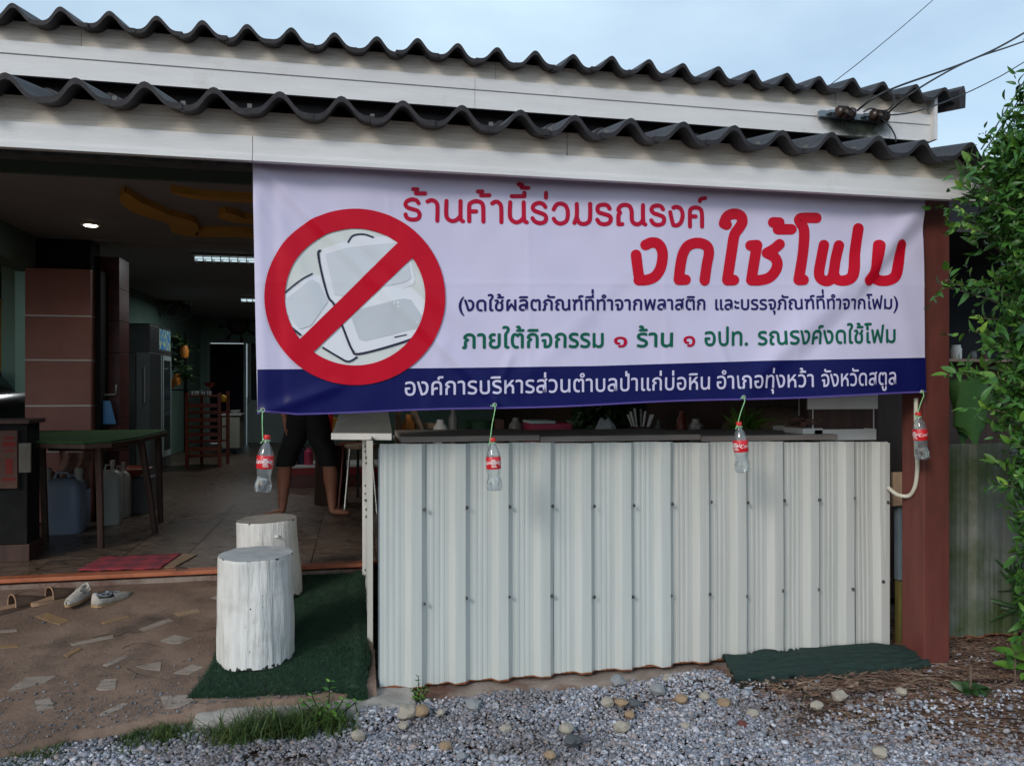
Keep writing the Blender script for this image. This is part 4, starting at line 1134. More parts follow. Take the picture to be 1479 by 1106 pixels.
def blades(n, fn, h, w, lean=.5, seed=1):
    g = np.random.default_rng(seed); V = []; F = []
    for i in range(n):
        x, y, z = fn(g)
        a = g.uniform(0, 2 * pi); hh = h * g.uniform(.6, 1.3); lx, ly = g.normal(0, lean, 2) * hh
        dx, dy = cos(a) * w, sin(a) * w
        k = len(V); V += [(x - dx, y - dy, z), (x + dx, y + dy, z), (x + lx, y + ly, z + hh)]; F.append((k, k + 1, k + 2))
    return V, F
def tfn(g):
    u, v = g.random(), g.random() ** 1.4
    p = turf_f(u, v); return p[0], p[1], p[2] - .002
b = MB(); b.add(*blades(48000, tfn, .016, .0014, .7)); o = b.build('turf_fibres', M['turf_blade'], turf); tag(o, kind='stuff')

# ---------------------------------------------------------------- white stumps
def stump(cx_, cy_, z0, h, r0, r1, sides, lab, seed, m=None):
    r = empty('log_stump', (cx_, cy_, z0)); tag(r, lab, 'stump', 'white painted log stumps')
    b = MB(); N = 120; rows = 60
    def rad(a, t):
        k = r0 + (r1 - r0) * t
        poly_ = 1 / max(.9, cos(((a * sides / (2 * pi)) % 1 - .5) * 2 * pi / sides)) if t > .0 else 1
        g = noise.noise(Vector((cos(a) * 9, sin(a) * 9, t * 2.2 + seed))) * .004 + noise.noise(Vector((cos(a) * 26, sin(a) * 26, t * 1.3 + seed))) * .0032
        lump = noise.noise(Vector((cos(a) * 1.8, sin(a) * 1.8, t * 2 + seed * 3))) * .012
        fl = .002 * max(0, .12 - t) / .12
        return k * (.93 + .07 * poly_) + g + lump + fl
    for j in range(rows + 1):
        t = j / rows
        for i in range(N):
            a = 2 * pi * i / N; R_ = rad(a, t)
            if t > .985: R_ -= .003
            b.v.append((R_ * cos(a), R_ * sin(a), t * h + (.012 * noise.noise(Vector((cos(a) * 3, sin(a) * 3, seed))) if j == 0 else 0)))
    for j in range(rows):
        for i in range(N):
            b.f.append((j * N + i, j * N + (i + 1) % N, (j + 1) * N + (i + 1) % N, (j + 1) * N + i))
    me = b.mesh('bark', smooth=60)
    ca = me.color_attributes.new('chip', 'FLOAT_COLOR', 'POINT')
    for v in me.vertices:
        t = v.co.z / h; c = math.exp(-(t / .03) ** 2) * .85 + math.exp(-((1 - t) / .02) ** 2) * .6 + .12
        ca.data[v.index].color = (c, c, c, 1)
    link('bark', me, M['log_white'], r)
    tb = MB(); rings = 8
    for q in range(rings + 1):
        k = q / rings
        for i in range(N):
            a = 2 * pi * i / N; R_ = (rad(a, 1) - .002) * k
            tb.v.append((R_ * cos(a), R_ * sin(a), h + .001 + .003 * noise.noise(Vector((R_ * cos(a) * 14, R_ * sin(a) * 14, seed)))))
    for q in range(rings):
        for i in range(N): tb.f.append((q * N + i, q * N + (i + 1) % N, (q + 1) * N + (i + 1) % N, (q + 1) * N + i))
    tb.build('top_face', m, r, smooth=60, doubles=True)
    return r
M['log_top1'] = mat('grey painted end grain', (.44, .47, .50), (.56, .59, .61), 8, .6, .3, 30, dirt=(.28, .29, .30), dscale=9, dlo=.55, dhi=.8)
M['log_top2'] = mat('worn end grain', (.30, .27, .24), (.44, .41, .38), 8, .75, .3, 30, dirt=(.14, .12, .10), dscale=9, dlo=.5, dhi=.8)
s1_ = stump(-.515, 4.235, turf_z(-.5, 4.2) - .006, .545, .194, .190, 9, 'bright white stump nearer the camera with grey painted top and chipped bottom rim', 2.0, M['log_top1'])
s2_ = stump(-.535, 5.115, turf_z(-.5, 5.1) - .006, .485, .195, .182, 10, 'shorter cream white stump behind the front one with bare worn top and a knot', 5.0, M['log_top2'])
s2_.rotation_euler = (0, radians(-2), 0)
MB().lathe([(.0, -.012), (.016, -.004), (.012, .006), (.0, .010)], 12, cap=False).build('knot', M['white_paint'], s2_, smooth=60).location = (.075, -.178, .40)

# ---------------------------------------------------------------- footwear
def shoe(kind, lab, cat, loc, rz, L, mu, ms, mt=None, group=None):
    r = empty(kind, loc, rz); tag(r, lab, cat, group)
    hw = lambda t: L * (.105 + .055 * sin(pi * min(1, t * 1.0 + .12)) + .03 * math.exp(-((t - .70) / .18) ** 2)) * (1 if t < .8 else max(.12, math.sqrt(max(0, 1 - ((t - .8) / .2) ** 2)))) * (1 if t > .08 else .72 + 3.5 * t)
    N = 26; K = 14
    sh = .018 if kind != 'slipper' else .022
    b = MB()
    for i in range(N + 1):
        t = i / N; b.v += [((t) * L, -hw(t) * 1.06, 0), ((t) * L, hw(t) * 1.06, 0), (t * L, hw(t) * 1.04, sh), (t * L, -hw(t) * 1.04, sh)]
    for i in range(N):
        for k in range(4): b.f.append((i * 4 + k, i * 4 + (k + 1) % 4, i * 4 + 4 + (k + 1) % 4, i * 4 + 4 + k))
    b.f += [(3, 2, 1, 0), tuple(N * 4 + k for k in range(4))]
    b.build('sole', ms, r, smooth=50)
    top = MB()
    if kind == 'sneaker': hh = lambda t: (.088 - .05 * t) if t < .42 else .067 - .032 * ((t - .42) / .58) ** .9
    else: hh = lambda t: .092 - .05 * ((t - .36) / .64) if t >= .36 else 0
    t0 = 0.0 if kind == 'sneaker' else .36
    idx = []
    for i in range(N + 1):
        t = t0 + (1 - t0) * i / N
        open_ = kind == 'sneaker' and t < .46
        amax = pi
        for k in range(K + 1):
            a = k / K * pi
            w, h = hw(t) * .99, hh(t)
            gap = .62 * math.sqrt(max(0, 1 - ((t - .20) / .26) ** 2)) if open_ and abs(t - .2) < .26 else 0
            # pull the ridge apart where the foot goes in
            f_ = cos(a)
            side = 1 if k <= K / 2 else -1
            if gap:
                lim = math.asin(min(1, 1)) * (1 - gap * .55)
                a = a * (1 - gap * .42) if k < K / 2 else pi - (pi - a) * (1 - gap * .42)
                if k == K // 2: a = pi / 2 * (1 - gap * .42)
            y = w * math.copysign(abs(cos(a)) ** .75, cos(a)); z = sh - .004 + (h - sh) * sin(a) ** .8
            top.v.append((t * L * .985 + .003, y, z))
    for i in range(N):
        for k in range(K):
            t = t0 + (1 - t0) * (i + .5) / N
            if kind == 'sneaker' and abs(t - .225) < .20 and K // 2 - 4 <= k <= K // 2 + 3: continue
            q = K + 1; top.f.append((i * q + k, i * q + k + 1, (i + 1) * q + k + 1, (i + 1) * q + k))
    if kind == 'sneaker': top.f.append(tuple(range(K + 1)))
    up = top.build('upper', mu, r, smooth=70)
    so = up.modifiers.new('thick', 'SOLIDIFY'); so.thickness = .004; so.offset = 1
    ins = MB()
    for i in range(N + 1):
        t = i / N; ins.v += [(t * L * .98 + .003, -hw(t) * .94, sh + .002), (t * L * .98 + .003, hw(t) * .94, sh + .002)]
    for i in range(N): ins.f.append((i * 2, i * 2 + 1, i * 2 + 3, i * 2 + 2))
    ins.build('insole', M['shoe_in'] if kind == 'sneaker' else (mt or M['shoe_in']), r)
    if kind == 'sneaker':
        ring = []
        for i in range(33):
            a = 2 * pi * i / 32
            t = .225 + .205 * cos(a); w = hw(t) * .88 * sin(a); ring.append((t * L, w, sh + (hh(max(0, t)) - sh) * (.70 + .28 * abs(cos(a)) ** 2)))
        MB().tube(ring, .0055, 8, caps=False).build('collar', mt, r, smooth=True)
        tg = MB().box((L * .42, 0, .072), (L * .16, .03, .005), Matrix.Rotation(radians(14), 3, 'Y')).build('tongue', mt, r, bevel=.002)
        lc = MB()
        for q in range(4):
            t = .48 + q * .055; lc.tube([(t * L, -hw(t) * .5, hh(t) * .93), (t * L + .004, 0, hh(t) + .005), (t * L, hw(t) * .5, hh(t) * .93)], .0025, 5)
        lc.build('lace', mt, r)
    else:
        rim = [((.365) * L, hw(.365) * math.copysign(abs(cos(a)) ** .75, cos(a)), sh + (.092 - sh) * sin(a) ** .8) for a in [pi * k / 16 for k in range(17)]]
        MB().tube(rim, .004, 6).build('strap_rim', mt or M['tan_rubber'], r, smooth=True)
    return r
def place(px, py): p = onap(px, py); return (p.x, p.y, p.z + .003)
def sneakers(px0, py0, px1, py1, *a, **k):
    """heel at first picture point, toe at the second"""
    h, t = Vector(place(px0, py0)), Vector(place(px1, py1))
    return h, math.atan2(t.y - h.y, t.x - h.x), (t - h).length
sp = Vector(place(122, 868)); 
shoe('sneaker', 'left sneaker of the grey white pair, toe towards the gravel, on the concrete', 'shoe', place(126, 862), radians(-100), .235, M['canvas_shoe'], M['gum'], M['canvas_shoe'], 'grey white sneakers')
shoe('sneaker', 'right sneaker of the grey white pair with bluish toe pointing towards the stumps', 'shoe', place(136, 878), radians(56), .265, M['canvas_shoe'], M['gum'], M['blue_shoe'], 'grey white sneakers')
shoe('slipper', 'brown slipper with pale sole cut off by the photo edge', 'slipper', place(-12, 888), radians(46), .30, M['brown_rubber'], M['brown_rubber'], M['tan_rubber'], 'brown slippers at the step')
shoe('slipper', 'brown slipper with tan heel beside the grey white sneakers', 'slipper', place(44, 876), radians(46), .30, M['brown_rubber'], M['tan_rubber'], M['tan_rubber'], 'brown slippers at the step')
shoe('slipper', 'flat brown sandal lying against the orange step edge', 'slipper', place(232, 839), radians(10), .26, M['brown_rubber'], M['brown_rubber'], M['brown_rubber'], 'brown slippers at the step')

# ---------------------------------------------------------------- rug and loose tile on the shop floor
def onf(px, py, z=FZ): return onz(px, py, z)
rc = [onf(112, 826), onf(232, 823), onf(262, 802), onf(150, 806)]
rg = MB()
def rugf(u, v):
    a = rc[0].lerp(rc[1], u); b_ = rc[3].lerp(rc[2], u); p = a.lerp(b_, v)
    return (p.x, p.y, FZ + .012 + .006 * noise.noise(Vector((u * 6, v * 4, 0))) + .004)
rm = bpy.data.materials.new('red patterned rug'); rm.use_nodes = True
n_, l_ = rm.node_tree.nodes, rm.node_tree.links
ck = n_.new('ShaderNodeTexChecker'); ck.inputs['Scale'].default_value = 9; ck.inputs['Color1'].default_value = (.30, .02, .035, 1); ck.inputs['Color2'].default_value = (.035, .012, .035, 1)
tcx = n_.new('ShaderNodeTexCoord'); mpx = n_.new('ShaderNodeMapping'); mpx.inputs['Rotation'].default_value = (0, 0, radians(45)); nx = n_.new('ShaderNodeTexNoise'); nx.inputs['Scale'].default_value = 30
mxx = n_.new('ShaderNodeMix'); mxx.data_type = 'RGBA'; mxx.inputs['B'].default_value = (.36, .06, .08, 1)
l_.new(tcx.outputs['Object'], mpx.inputs['Vector']); l_.new(mpx.outputs['Vector'], ck.inputs['Vector']); l_.new(nx.outputs['Fac'], mxx.inputs['Factor']); l_.new(ck.outputs['Color'], mxx.inputs['A'])
l_.new(mxx.outputs['Result'], n_['Principled BSDF'].inputs['Base Color']); n_['Principled BSDF'].inputs['Roughness'].default_value = .95
ro = rg.grid(40, 16, rugf).build('doormat', rm, smooth=True)
sm = ro.modifiers.new('thick', 'SOLIDIFY'); sm.thickness = .008
tag(ro, 'crumpled red and dark patterned doormat on the shop floor by the orange edge', 'doormat')
lt = [onf(224, 822), onf(252, 820), onf(285, 802), onf(262, 801)]
b = MB().prism([(p.x, p.y) for p in lt], .008, lambda u, v, w: (u, v, FZ + .002 + w)); tag(b.build('loose_tile', M['shard_tan']), 'tan loose tile beside the red doormat', 'tile')

# ---------------------------------------------------------------- turf topped table at the left
tb = empty('turf_table', (0, 0, 0)); tag(tb, 'low wide wooden table topped with green turf in front of the maroon pillar', 'table')
TZ = 1.105
Pt = [at(20, 620, 6.3), at(56, 632, 6.1), at(120, 634, 5.95), at(160, 630, 6.05), at(200, 622, 6.5), at(240, 614, 7.4), at(238, 610, 7.58), at(60, 606, 7.57), at(20, 606, 7.57)]
Pt2 = [(p.x, p.y) for p in Pt]
MB().prism(Pt2, .012, lambda u, v, w: (u, v, TZ - .012 + w)).build('turf_top', M['turf_table'], tb)
MB().prism([(x, y - .01 * 0) for x, y in Pt2], .035, lambda u, v, w: (u + .01, v - .006, TZ - .049 + w)).build('board', M['dark_wood'], tb, bevel=.004)
for i, (px, py, yy, px2) in enumerate(((60, 640, 6.75, 66), (142, 640, 6.35, 146), (203, 640, 6.9, 224), (228, 640, 7.45, 232))):
    a = at(px, py, yy); c = at(px2, py, yy)
    MB().tube([(a.x, yy, TZ - .05), ((a.x + c.x) / 2, yy, .7), (c.x, yy, FZ)], [.030, .027, .025], 8).build('leg', M['dark_wood'], tb, smooth=True)
MB().tube([(at(70, 640, 6.8).x, 6.8, TZ - .1), (at(185, 640, 6.9).x, 6.9, TZ - .12)], .025, 8).build('rail', M['dark_wood'], tb, smooth=True)
# jerrycans
def can(px0, px1, ybase, ytop, y, m, lab, group, neck=(.3,), rz=0):
    a, b_ = at(px0, ybase, y), at(px1, ybase, y)
    w = (b_ - a).length; h = at(px0, ytop, y).z - FZ
    r = empty('jerrycan', ((a.x + b_.x) / 2, y, FZ), rz); tag(r, lab, 'jerrycan', group)
    q = MB(); d = w * .75
    prof = [(0, .93), (.04, 1), (.78, 1), (.88, .88), (.94, .55)]
    V = []; K = 24
    for z, s in prof:
        for k in range(K):
            an = 2 * pi * k / K
            V.append((w / 2 * s * math.copysign(abs(cos(an)) ** .5, cos(an)), d / 2 * s * math.copysign(abs(sin(an)) ** .5, sin(an)), z * h * .9))
    F = [(i * K + k, i * K + (k + 1) % K, (i + 1) * K + (k + 1) % K, (i + 1) * K + k) for i in range(4) for k in range(K)] + [tuple(reversed(range(K))), tuple(4 * K + k for k in range(K))]
    q.add(V, F); q.build('body', m, r, smooth=45)
    for nk in neck:
        MB().lathe([(w * .09, h * .80), (w * .09, h * .92), (w * .11, h * .92), (w * .11, h), (w * .05, h * 1.005)], 16, (nk * w, 0, 0)).build('cap', M['jug_grey'], r, smooth=40)
    MB().tube([(-.25 * w, 0, h * .82), (-.18 * w, 0, h * .93), (.08 * w, 0, h * .93), (.14 * w, 0, h * .82)], w * .045, 8).build('handle', m, r, smooth=True)
    return r
can(64, 122, 760, 676, 7.1, M['jug_blue'], 'front bluish jerrycan under the green table beside the dark crate', 'jerrycans under the table', (-.42, .36))
can(76, 128, 745, 670, 7.42, M['jug_blue'], 'bluish jerrycan pressed behind the front bluish one under the table', 'jerrycans under the table', (-.2, .42))
can(142, 176, 743, 665, 7.45, M['jug_grey'], 'front greyish jerrycan under the green table', 'jerrycans under the table', (.1,))
can(160, 189, 732, 668, 7.85, M['jug_grey'], 'second greyish jerrycan behind the front greyish one', 'jerrycans under the table', (.1,))
# clutter under and beside the table
bw = MB().lathe([(.05, 0), (.16, .03), (.21, .09), (.20, .095), (.15, .04), (0, .03)], 24, cap=False).build('red_basin', M['red_lacquer'], smooth=50)
bw.location = (at(186, 660, 8.05).x, 8.05, .62); tag(bw, 'dark red basin on the crate under the table back edge', 'basin')
cr_ = MB().span((at(165, 700, 7.95).x, 8.0, FZ), (at(215, 700, 7.95).x, 8.3, .615)).build('plastic_crate', M['fridge'], bevel=.01); tag(cr_, 'dim grey crate under the red basin behind the jerrycans', 'crate')
pp = MB()
g_ = at(95, 665, 7.75)
pp.tube([(g_.x - .12, 7.75, .62), (g_.x + .02, 7.7, .70), (g_.x + .2, 7.72, .60)], [.03, .07, .02], 10); o = pp.build('cloth_bundle', mat('faded pink cloth', (.24, .12, .10), (.32, .17, .14), 9, .9, .4, 40), smooth=True); 
o.location = (0, -.35, .0)
tag(o, 'faded pink cloth bundle hanging under the green table', 'cloth')
# low red edged box with printed front at the far left, dark crate, printed carton
cab = empty('left_stall', (0, 0, 0)); tag(cab, 'dark wooden stand with boards at the far left edge below the black car', 'stand')
c0, c1 = at(-40, 606, 6.0), at(46, 606, 6.0)
MB().span((c0.x - .6, 5.95, c0.z - .03), (c1.x, 6.25, c0.z)).build('top_board', M['dark_wood'], cab, bevel=.004)
MB().span((c0.x - .6, 6.0, FZ + .12), (c1.x - .03, 6.22, c0.z - .031)).build('body', M['black'], cab, bevel=.004)
MB().span((c0.x - .6, 5.98, FZ), (c1.x - .01, 6.24, FZ + .119)).build('lower_shelf', M['dark_wood'], cab, bevel=.004)
p0, p1 = at(-30, 622, 5.97), at(25, 705, 5.97)
cbx = MB().span((p0.x, 5.968, p1.z), (p1.x, 5.996, p0.z)).build('printed_carton', M['cardboard'], bevel=.002)
M['carton_print'] = mat('red carton print', (.16, .012, .01), (.20, .02, .015), 9, .8)
tag(cbx, 'flattened carton panel with red printing leaning on the dark stand', 'carton')
prn = MB()
for j, (a_, b_, c_, d_) in enumerate(((6, 630, 20, 634), (4, 638, 22, 645), (6, 649, 20, 652), (8, 662, 18, 684), (3, 690, 22, 694))):
    q0, q1 = at(a_, b_, 5.966), at(c_, d_, 5.966); prn.span((q0.x, 5.9665, q1.z), (q1.x, 5.9675, q0.z))
prn.build('print', M['carton_print'], cbx)
q0, q1 = at(27, 640, 5.97), at(44, 682, 5.97)
pc = MB().span((q0.x, 5.97, q1.z), (q1.x, 5.99, q0.z)).build('paper_notice', mat('dim paper', (.13, .12, .10), (.17, .16, .14), 9, .9), bevel=.001); tag(pc, 'plain pale card stuck on the dark stand beside the red printed carton', 'card')
# dark rounded parked car body seen far left
car = empty('parked_car', (at(0, 560, 8.6).x, 8.6, FZ), 0); tag(car, 'black parked car rear corner at the far left edge of the photo', 'car')
cb = MB()
def carf(u, v):
    a = v * pi / 2; L = 2.1; x = -L * .5 + .55 * cos(a) ** .6 + .0 * u; z = .35 + 1.05 * sin(a) ** .8
    return (x + .85, (u - .5) * 1.7, z)
cb.grid(10, 14, carf); body = cb.build('body', mat('black car paint', (.006, .006, .008), (.008, .008, .01), 5, .12, spec=.6, coat=.8), car, smooth=60)
MB().span((-3.0, -.85, .35), (-.2, .85, 1.38)).build('cabin', M['black'], car, bevel=.05)
for yy in (-.7, .6):
    w_ = MB().tube([(-.5, yy - .1, .32), (-.5, yy + .1, .32)], .32, 24).build('wheel', M['black'], car, smooth=40)
for yy, zz in ((-.80, .80), (-.80, .90)): MB().lathe([(0, 0), (.05, .0), (.03, .02), (0, .03)], 12, cap=False).build('lamp', M['steel'], car, smooth=True).location = (at(28, 560, 7.75).x - car.location.x, yy, zz)

# blue pail on a rail of the dark pier
pr = at(152, 571, 7.85)
rl = MB().tube([(at(136, 573, 7.85).x, 7.85, pr.z), (at(167, 570, 7.85).x, 7.85, pr.z + .01), (at(168, 556, 7.85).x, 7.85, pr.z + .10)], .011, 8).build('towel_rail', M['steel'], smooth=True)
tag(rl, 'bent shiny metal rail fixed across the dark red pier', 'rail')
pa_ = empty('blue_dustpan', (at(151, 595, 7.83).x, 7.83, pr.z - .01)); tag(pa_, 'bright blue plastic scoop hanging from the rail on the dark red pier', 'scoop')
w_ = .095; h_ = pr.z - at(151, 611, 7.83).z
MB().prism([(-w_ * .55, -.04), (w_ * .45, -.04), (w_ * 1.0, -h_), (-w_ * 1.0, -h_)], .06, lambda u, v, w: (u, w - .03, v)).build('pan', M['blue_plastic'], pa_, bevel=.008)
MB().tube([(-w_ * .2, -.03, 0), (-w_ * .9, -.03, -.05), (-w_ * 1.45, -.03, -h_)], .012, 8).build('handle', M['pale_wood'], pa_, smooth=True)

# ---------------------------------------------------------------- inner room: fridges, rack, shelf, fan, clock
fr1 = empty('steel_fridge', (0, 0, 0)); tag(fr1, 'tall dark grey fridge nearest the dark red pier with a bottle on top', 'fridge')
a, b_ = at(172, 508, 10.5), at(216, 508, 10.5)
MB().span((a.x - .25, 10.5, FZ), (at(196, 508, 10.5).x, 11.1, a.z)).build('side', M['fridge_black'], fr1, bevel=.01)
MB().span((at(196, 508, 10.5).x + .003, 10.5, FZ), (b_.x, 11.1, a.z)).build('door', M['fridge'], fr1, bevel=.01)
MB().tube([(b_.x - .05, 10.47, 1.3), (b_.x - .05, 10.47, 1.75)], .012, 8).build('handle', M['steel'], fr1, smooth=True)
ub = at(180, 462, 9.3)
o = MB().span((at(150, 470, 11.2).x, 11.2, FZ), (at(217, 465, 11.2).x, 11.7, at(180, 468, 11.2).z)).build('tall_cabinet', M['fridge'], bevel=.01); tag(o, 'dim green grey tall cabinet rising behind the fridge', 'cabinet')
bo = MB().lathe([(.03, 0), (.034, .01), (.034, .13), (.012, .19), (.012, .22), (0, .222)], 16).build('white_bottle', M['white_paint'], smooth=50); bo.location = (at(178, 508, 10.7).x, 10.7, a.z); tag(bo, 'slim white bottle standing on top of the dark fridge', 'bottle')
fr2 = empty('glass_door_fridge', (0, 0, 0)); tag(fr2, 'tall display fridge with two glass doors and lit blue picture header', 'fridge')
F0 = at(218, 470, 11.9); F1 = at(247, 480, 13.1)
dvec = Vector((F1.x - F0.x, 1.2, 0)); dn = dvec.normalized(); nr = Vector((dn.y, -dn.x, 0))
def pan(name, u0, u1, z0, z1, dep, m, off=0):
    A_ = Vector((F0.x, 11.9, 0)) + dvec * u0 + nr * off; B2 = Vector((F0.x, 11.9, 0)) + dvec * u1 + nr * off
    q = MB(); q.add([A_ + Vector((0, 0, z0)), B2 + Vector((0, 0, z0)), B2 - nr * dep + Vector((0, 0, z0)), A_ - nr * dep + Vector((0, 0, z0)), A_ + Vector((0, 0, z1)), B2 + Vector((0, 0, z1)), B2 - nr * dep + Vector((0, 0, z1)), A_ - nr * dep + Vector((0, 0, z1))],
                    [(0, 3, 2, 1), (4, 5, 6, 7), (0, 1, 5, 4), (1, 2, 6, 5), (2, 3, 7, 6), (3, 0, 4, 7)])
    return q.build(name, m, fr2, bevel=.003)
zt_ = at(218, 467, 11.9).z; zh = at(218, 506, 11.9).z
pan('body', 0, 1, FZ, zh - .01, .5, M['fridge'])
pan('header', 0, 1, zh, zt_, .5, M['fridge'])
lm = bpy.data.materials.new('header picture'); lm.use_nodes = True; nn, ll = lm.node_tree.nodes, lm.node_tree.links
nz = nn.new('ShaderNodeTexNoise'); nz.inputs['Scale'].default_value = 11; rp = nn.new('ShaderNodeValToRGB'); rp.color_ramp.elements[0].position = .42; rp.color_ramp.elements[0].color = (.02, .16, .40, 1); rp.color_ramp.elements[1].position = .6; rp.color_ramp.elements[1].color = (.30, .42, .25, 1)
tq = nn.new('ShaderNodeTexCoord'); ll.new(tq.outputs['Object'], nz.inputs['Vector']); ll.new(nz.outputs['Fac'], rp.inputs['Fac']); ll.new(rp.outputs['Color'], nn['Principled BSDF'].inputs['Base Color']); ll.new(rp.outputs['Color'], nn['Principled BSDF'].inputs['Emission Color']); nn['Principled BSDF'].inputs['Emission Strength'].default_value = .28
pan('header_picture', .05, .95, zh + .04, zt_ - .04, .004, lm, .005)
for u0, u1 in ((.03, .47), (.53, .97)):
    q = pan('door', u0, u1, FZ + .15, zh - .05, .02, M['door_white'], .012)
    pan('pane', u0 + .05, u1 - .05, FZ + .25, zh - .12, .004, M['pane'], .017)
# red-brown drawers rack
rk = empty('lacquer_rack', (0, 0, 0)); tag(rk, 'red brown slatted wooden rack with shelves in the middle of the dark shop', 'rack')
R0, R1, R2 = at(270, 572, 12.4), at(317, 572, 12.4), at(329, 568, 12.9)
zt_ = at(290, 571, 12.4).z
for x, y in ((R0.x, 12.4), (R1.x, 12.4), (R2.x, 12.9), (R0.x + .12, 12.9)): MB().span((x - .025, y - .025, FZ), (x + .025, y + .025, zt_ + (.06 if y > 12.5 else .04))).build('post', M['red_lacquer'], rk, bevel=.004)
for k, zz in enumerate((.42, .64, .86, 1.08, zt_ - .02)):
    q = MB().add([(R0.x, 12.41, zz), (R1.x, 12.41, zz), (R2.x, 12.88, zz), (R0.x + .12, 12.88, zz), (R0.x, 12.41, zz + .02), (R1.x, 12.41, zz + .02), (R2.x, 12.88, zz + .02), (R0.x + .12, 12.88, zz + .02)], [(0, 3, 2, 1), (4, 5, 6, 7), (0, 1, 5, 4), (1, 2, 6, 5), (2, 3, 7, 6), (3, 0, 4, 7)])
    q.build('shelf', M['red_lacquer'], rk)
    if k < 4: MB().span((R0.x + .03, 12.385, zz + .10), (R1.x - .03, 12.40, zz + .16)).build('slat', M['red_lacquer'], rk); MB().span((R0.x + .03, 12.385, zz + .021), (R1.x - .03, 12.40, zz + .05)).build('slat', M['red_lacquer'], rk)
for k in range(7):
    q = MB().lathe([(.025, 0), (.028, .05), (.02, .07), (.0, .07)], 12).build('glass_jar', M['steel'], smooth=50); f_ = k / 6
    q.location = (R0.x + .06 + f_ * .26, 12.48 + .05 * (k % 2), zt_ + .001); tag(q, ('leftmost', 'second from left', 'third from left', 'middle', 'third from right', 'second from right', 'rightmost')[k] + ' small shiny jar on top of the red brown rack', 'jar', 'small jars on the red brown rack')
yl = MB().lathe([(.03, 0), (.05, .03), (.035, .09), (0, .11)], 10).build('yellow_flower', mat('yellow plastic', (.75, .42, .02), (.8, .5, .04), 5, .5), smooth=50); yl.location = (R1.x + .05, 12.46, zt_ - .10); tag(yl, 'small yellow ornament at the right top corner of the red brown rack', 'ornament')
rf = MB().lathe([(.0, 0), (.006, .0), (.006, .12), (.07, .15), (.09, .20), (.03, .19)], 10, cap=False).build('red_flower', M['red_lacquer'], smooth=50); rf.location = (at(303, 571, 12.6).x, 12.6, zt_ + .0); tag(rf, 'single dark red flower standing above the rack by the doorway', 'flower')
wc = empty('white_side_cabinet', (0, 0, 0)); tag(wc, 'pale low cabinet right of the red brown rack with a stack of dishes', 'cabinet')
W0, W1 = at(329, 600, 14.6), at(346, 600, 14.6)
MB().span((W0.x - .1, 14.6, FZ + .12), (W1.x, 15.2, at(330, 601, 14.6).z)).build('body', mat('pale laminate', (.36, .37, .30), (.42, .43, .36), 4, .6), wc, bevel=.004)
MB().span((W0.x - .12, 14.57, at(330, 600, 14.6).z + .002), (W1.x + .03, 15.2, at(330, 600, 14.6).z + .025)).build('top', M['white_paint'], wc, bevel=.003)
dz_ = at(330, 600, 14.6).z + .027
st_ = MB()
for k in range(5): st_.lathe([(.04, 0), (.09, .012), (.088, .015), (.04, .005)], 20, ((W0.x + W1.x) / 2, 14.8, dz_ + k * .013), cap=False)
o = st_.build('dish_stack', M['white_paint'], smooth=50); tag(o, 'low stack of white dishes on the pale cabinet', 'dishes')
# wall shelf with hanging flowers on the teal wall
ws = empty('flower_shelf', (0, 0, 0)); tag(ws, 'dark wall shelf column with leaves and orange ornaments beside the display fridge', 'shelf')
for (px, py) in ((258, 505), (255, 530), (256, 563)):
    q = at(px, py, 13.6); MB().box((q.x, 13.6, q.z), (.36, .24, .02)).build('board', M['black'], ws, bevel=.003)
MB().box((at(268, 560, 13.7).x, 13.7, 1.4), (.05, .05, 2.0)).build('upright', M['black'], ws)
lf = MB()
for k in range(260):
    px, py = random.choice([(252, 492), (262, 500), (252, 522), (268, 540)]); q = at(px + random.gauss(0, 6), py + random.gauss(0, 5), 13.5 + random.uniform(-.1, .1))
    R = Matrix.Rotation(random.uniform(0, 6), 3, 'Z') @ Matrix.Rotation(random.uniform(0, 3), 3, 'X'); lf.box(q, (.08, .035, .003), R)
tag(lf.build('leaves', M['foliage_dark'], ws), kind='stuff')
for (px, py, s_, lab) in ((266, 508, .10, 'orange ornament in the upper shelf beside the display fridge'), (247, 553, .08, 'left orange tub on the lowest wall shelf'), (256, 548, .09, 'right orange tub on the lowest wall shelf')):
    q = at(px, py, 13.45); o = MB().lathe([(s_ * .6, -s_), (s_ * .75, 0), (s_ * .5, s_), (0, s_)], 14).build('orange_tub', M['orange_plastic'], smooth=50); o.location = q; tag(o, lab, 'tub')
# wall fan
fq = at(256, 435, 13.9)
fan = empty('wall_fan', fq); fan.scale = (1.5, 1.5, 1.5); tag(fan, 'dark wall fan tilted on the teal wall above the display fridge', 'fan')
fan.rotation_euler = (radians(20), radians(35), radians(40))
for k in range(5):
    a = k * 2 * pi / 5
    MB().prism([(0.03, -.015), (.17, -.06), (.19, .01), (.15, .05), (.03, .02)], .004, lambda u, v, w: (u * cos(a) - v * sin(a), w, u * sin(a) + v * cos(a))).build('blade', M['fridge_black'], fan)
cg = MB()
for rr_ in (.06, .12, .18, .225): cg.tube([(rr_ * cos(t), -.04 + .5 * rr_ ** 2, rr_ * sin(t)) for t in [k * pi / 12 for k in range(25)]], .003, 5)
for k in range(16):
    a = k * pi / 8; cg.tube([(.03 * cos(a), -.045, .03 * sin(a)), (.225 * cos(a), -.015, .225 * sin(a))], .002, 4)
cg.build('guard', M['dark_steel'], fan)
MB().lathe([(.0, -.03), (.05, -.02), (.06, .03), (.05, .10), (0, .11)], 16, cap=False).build('motor', M['fridge_black'], fan, smooth=50).rotation_euler = (radians(-90), 0, 0)
MB().tube([(0, .1, 0), (0, .2, -.1), (-.15, .25, -.18)], .02).build('arm', M['fridge_black'], fan, smooth=True)
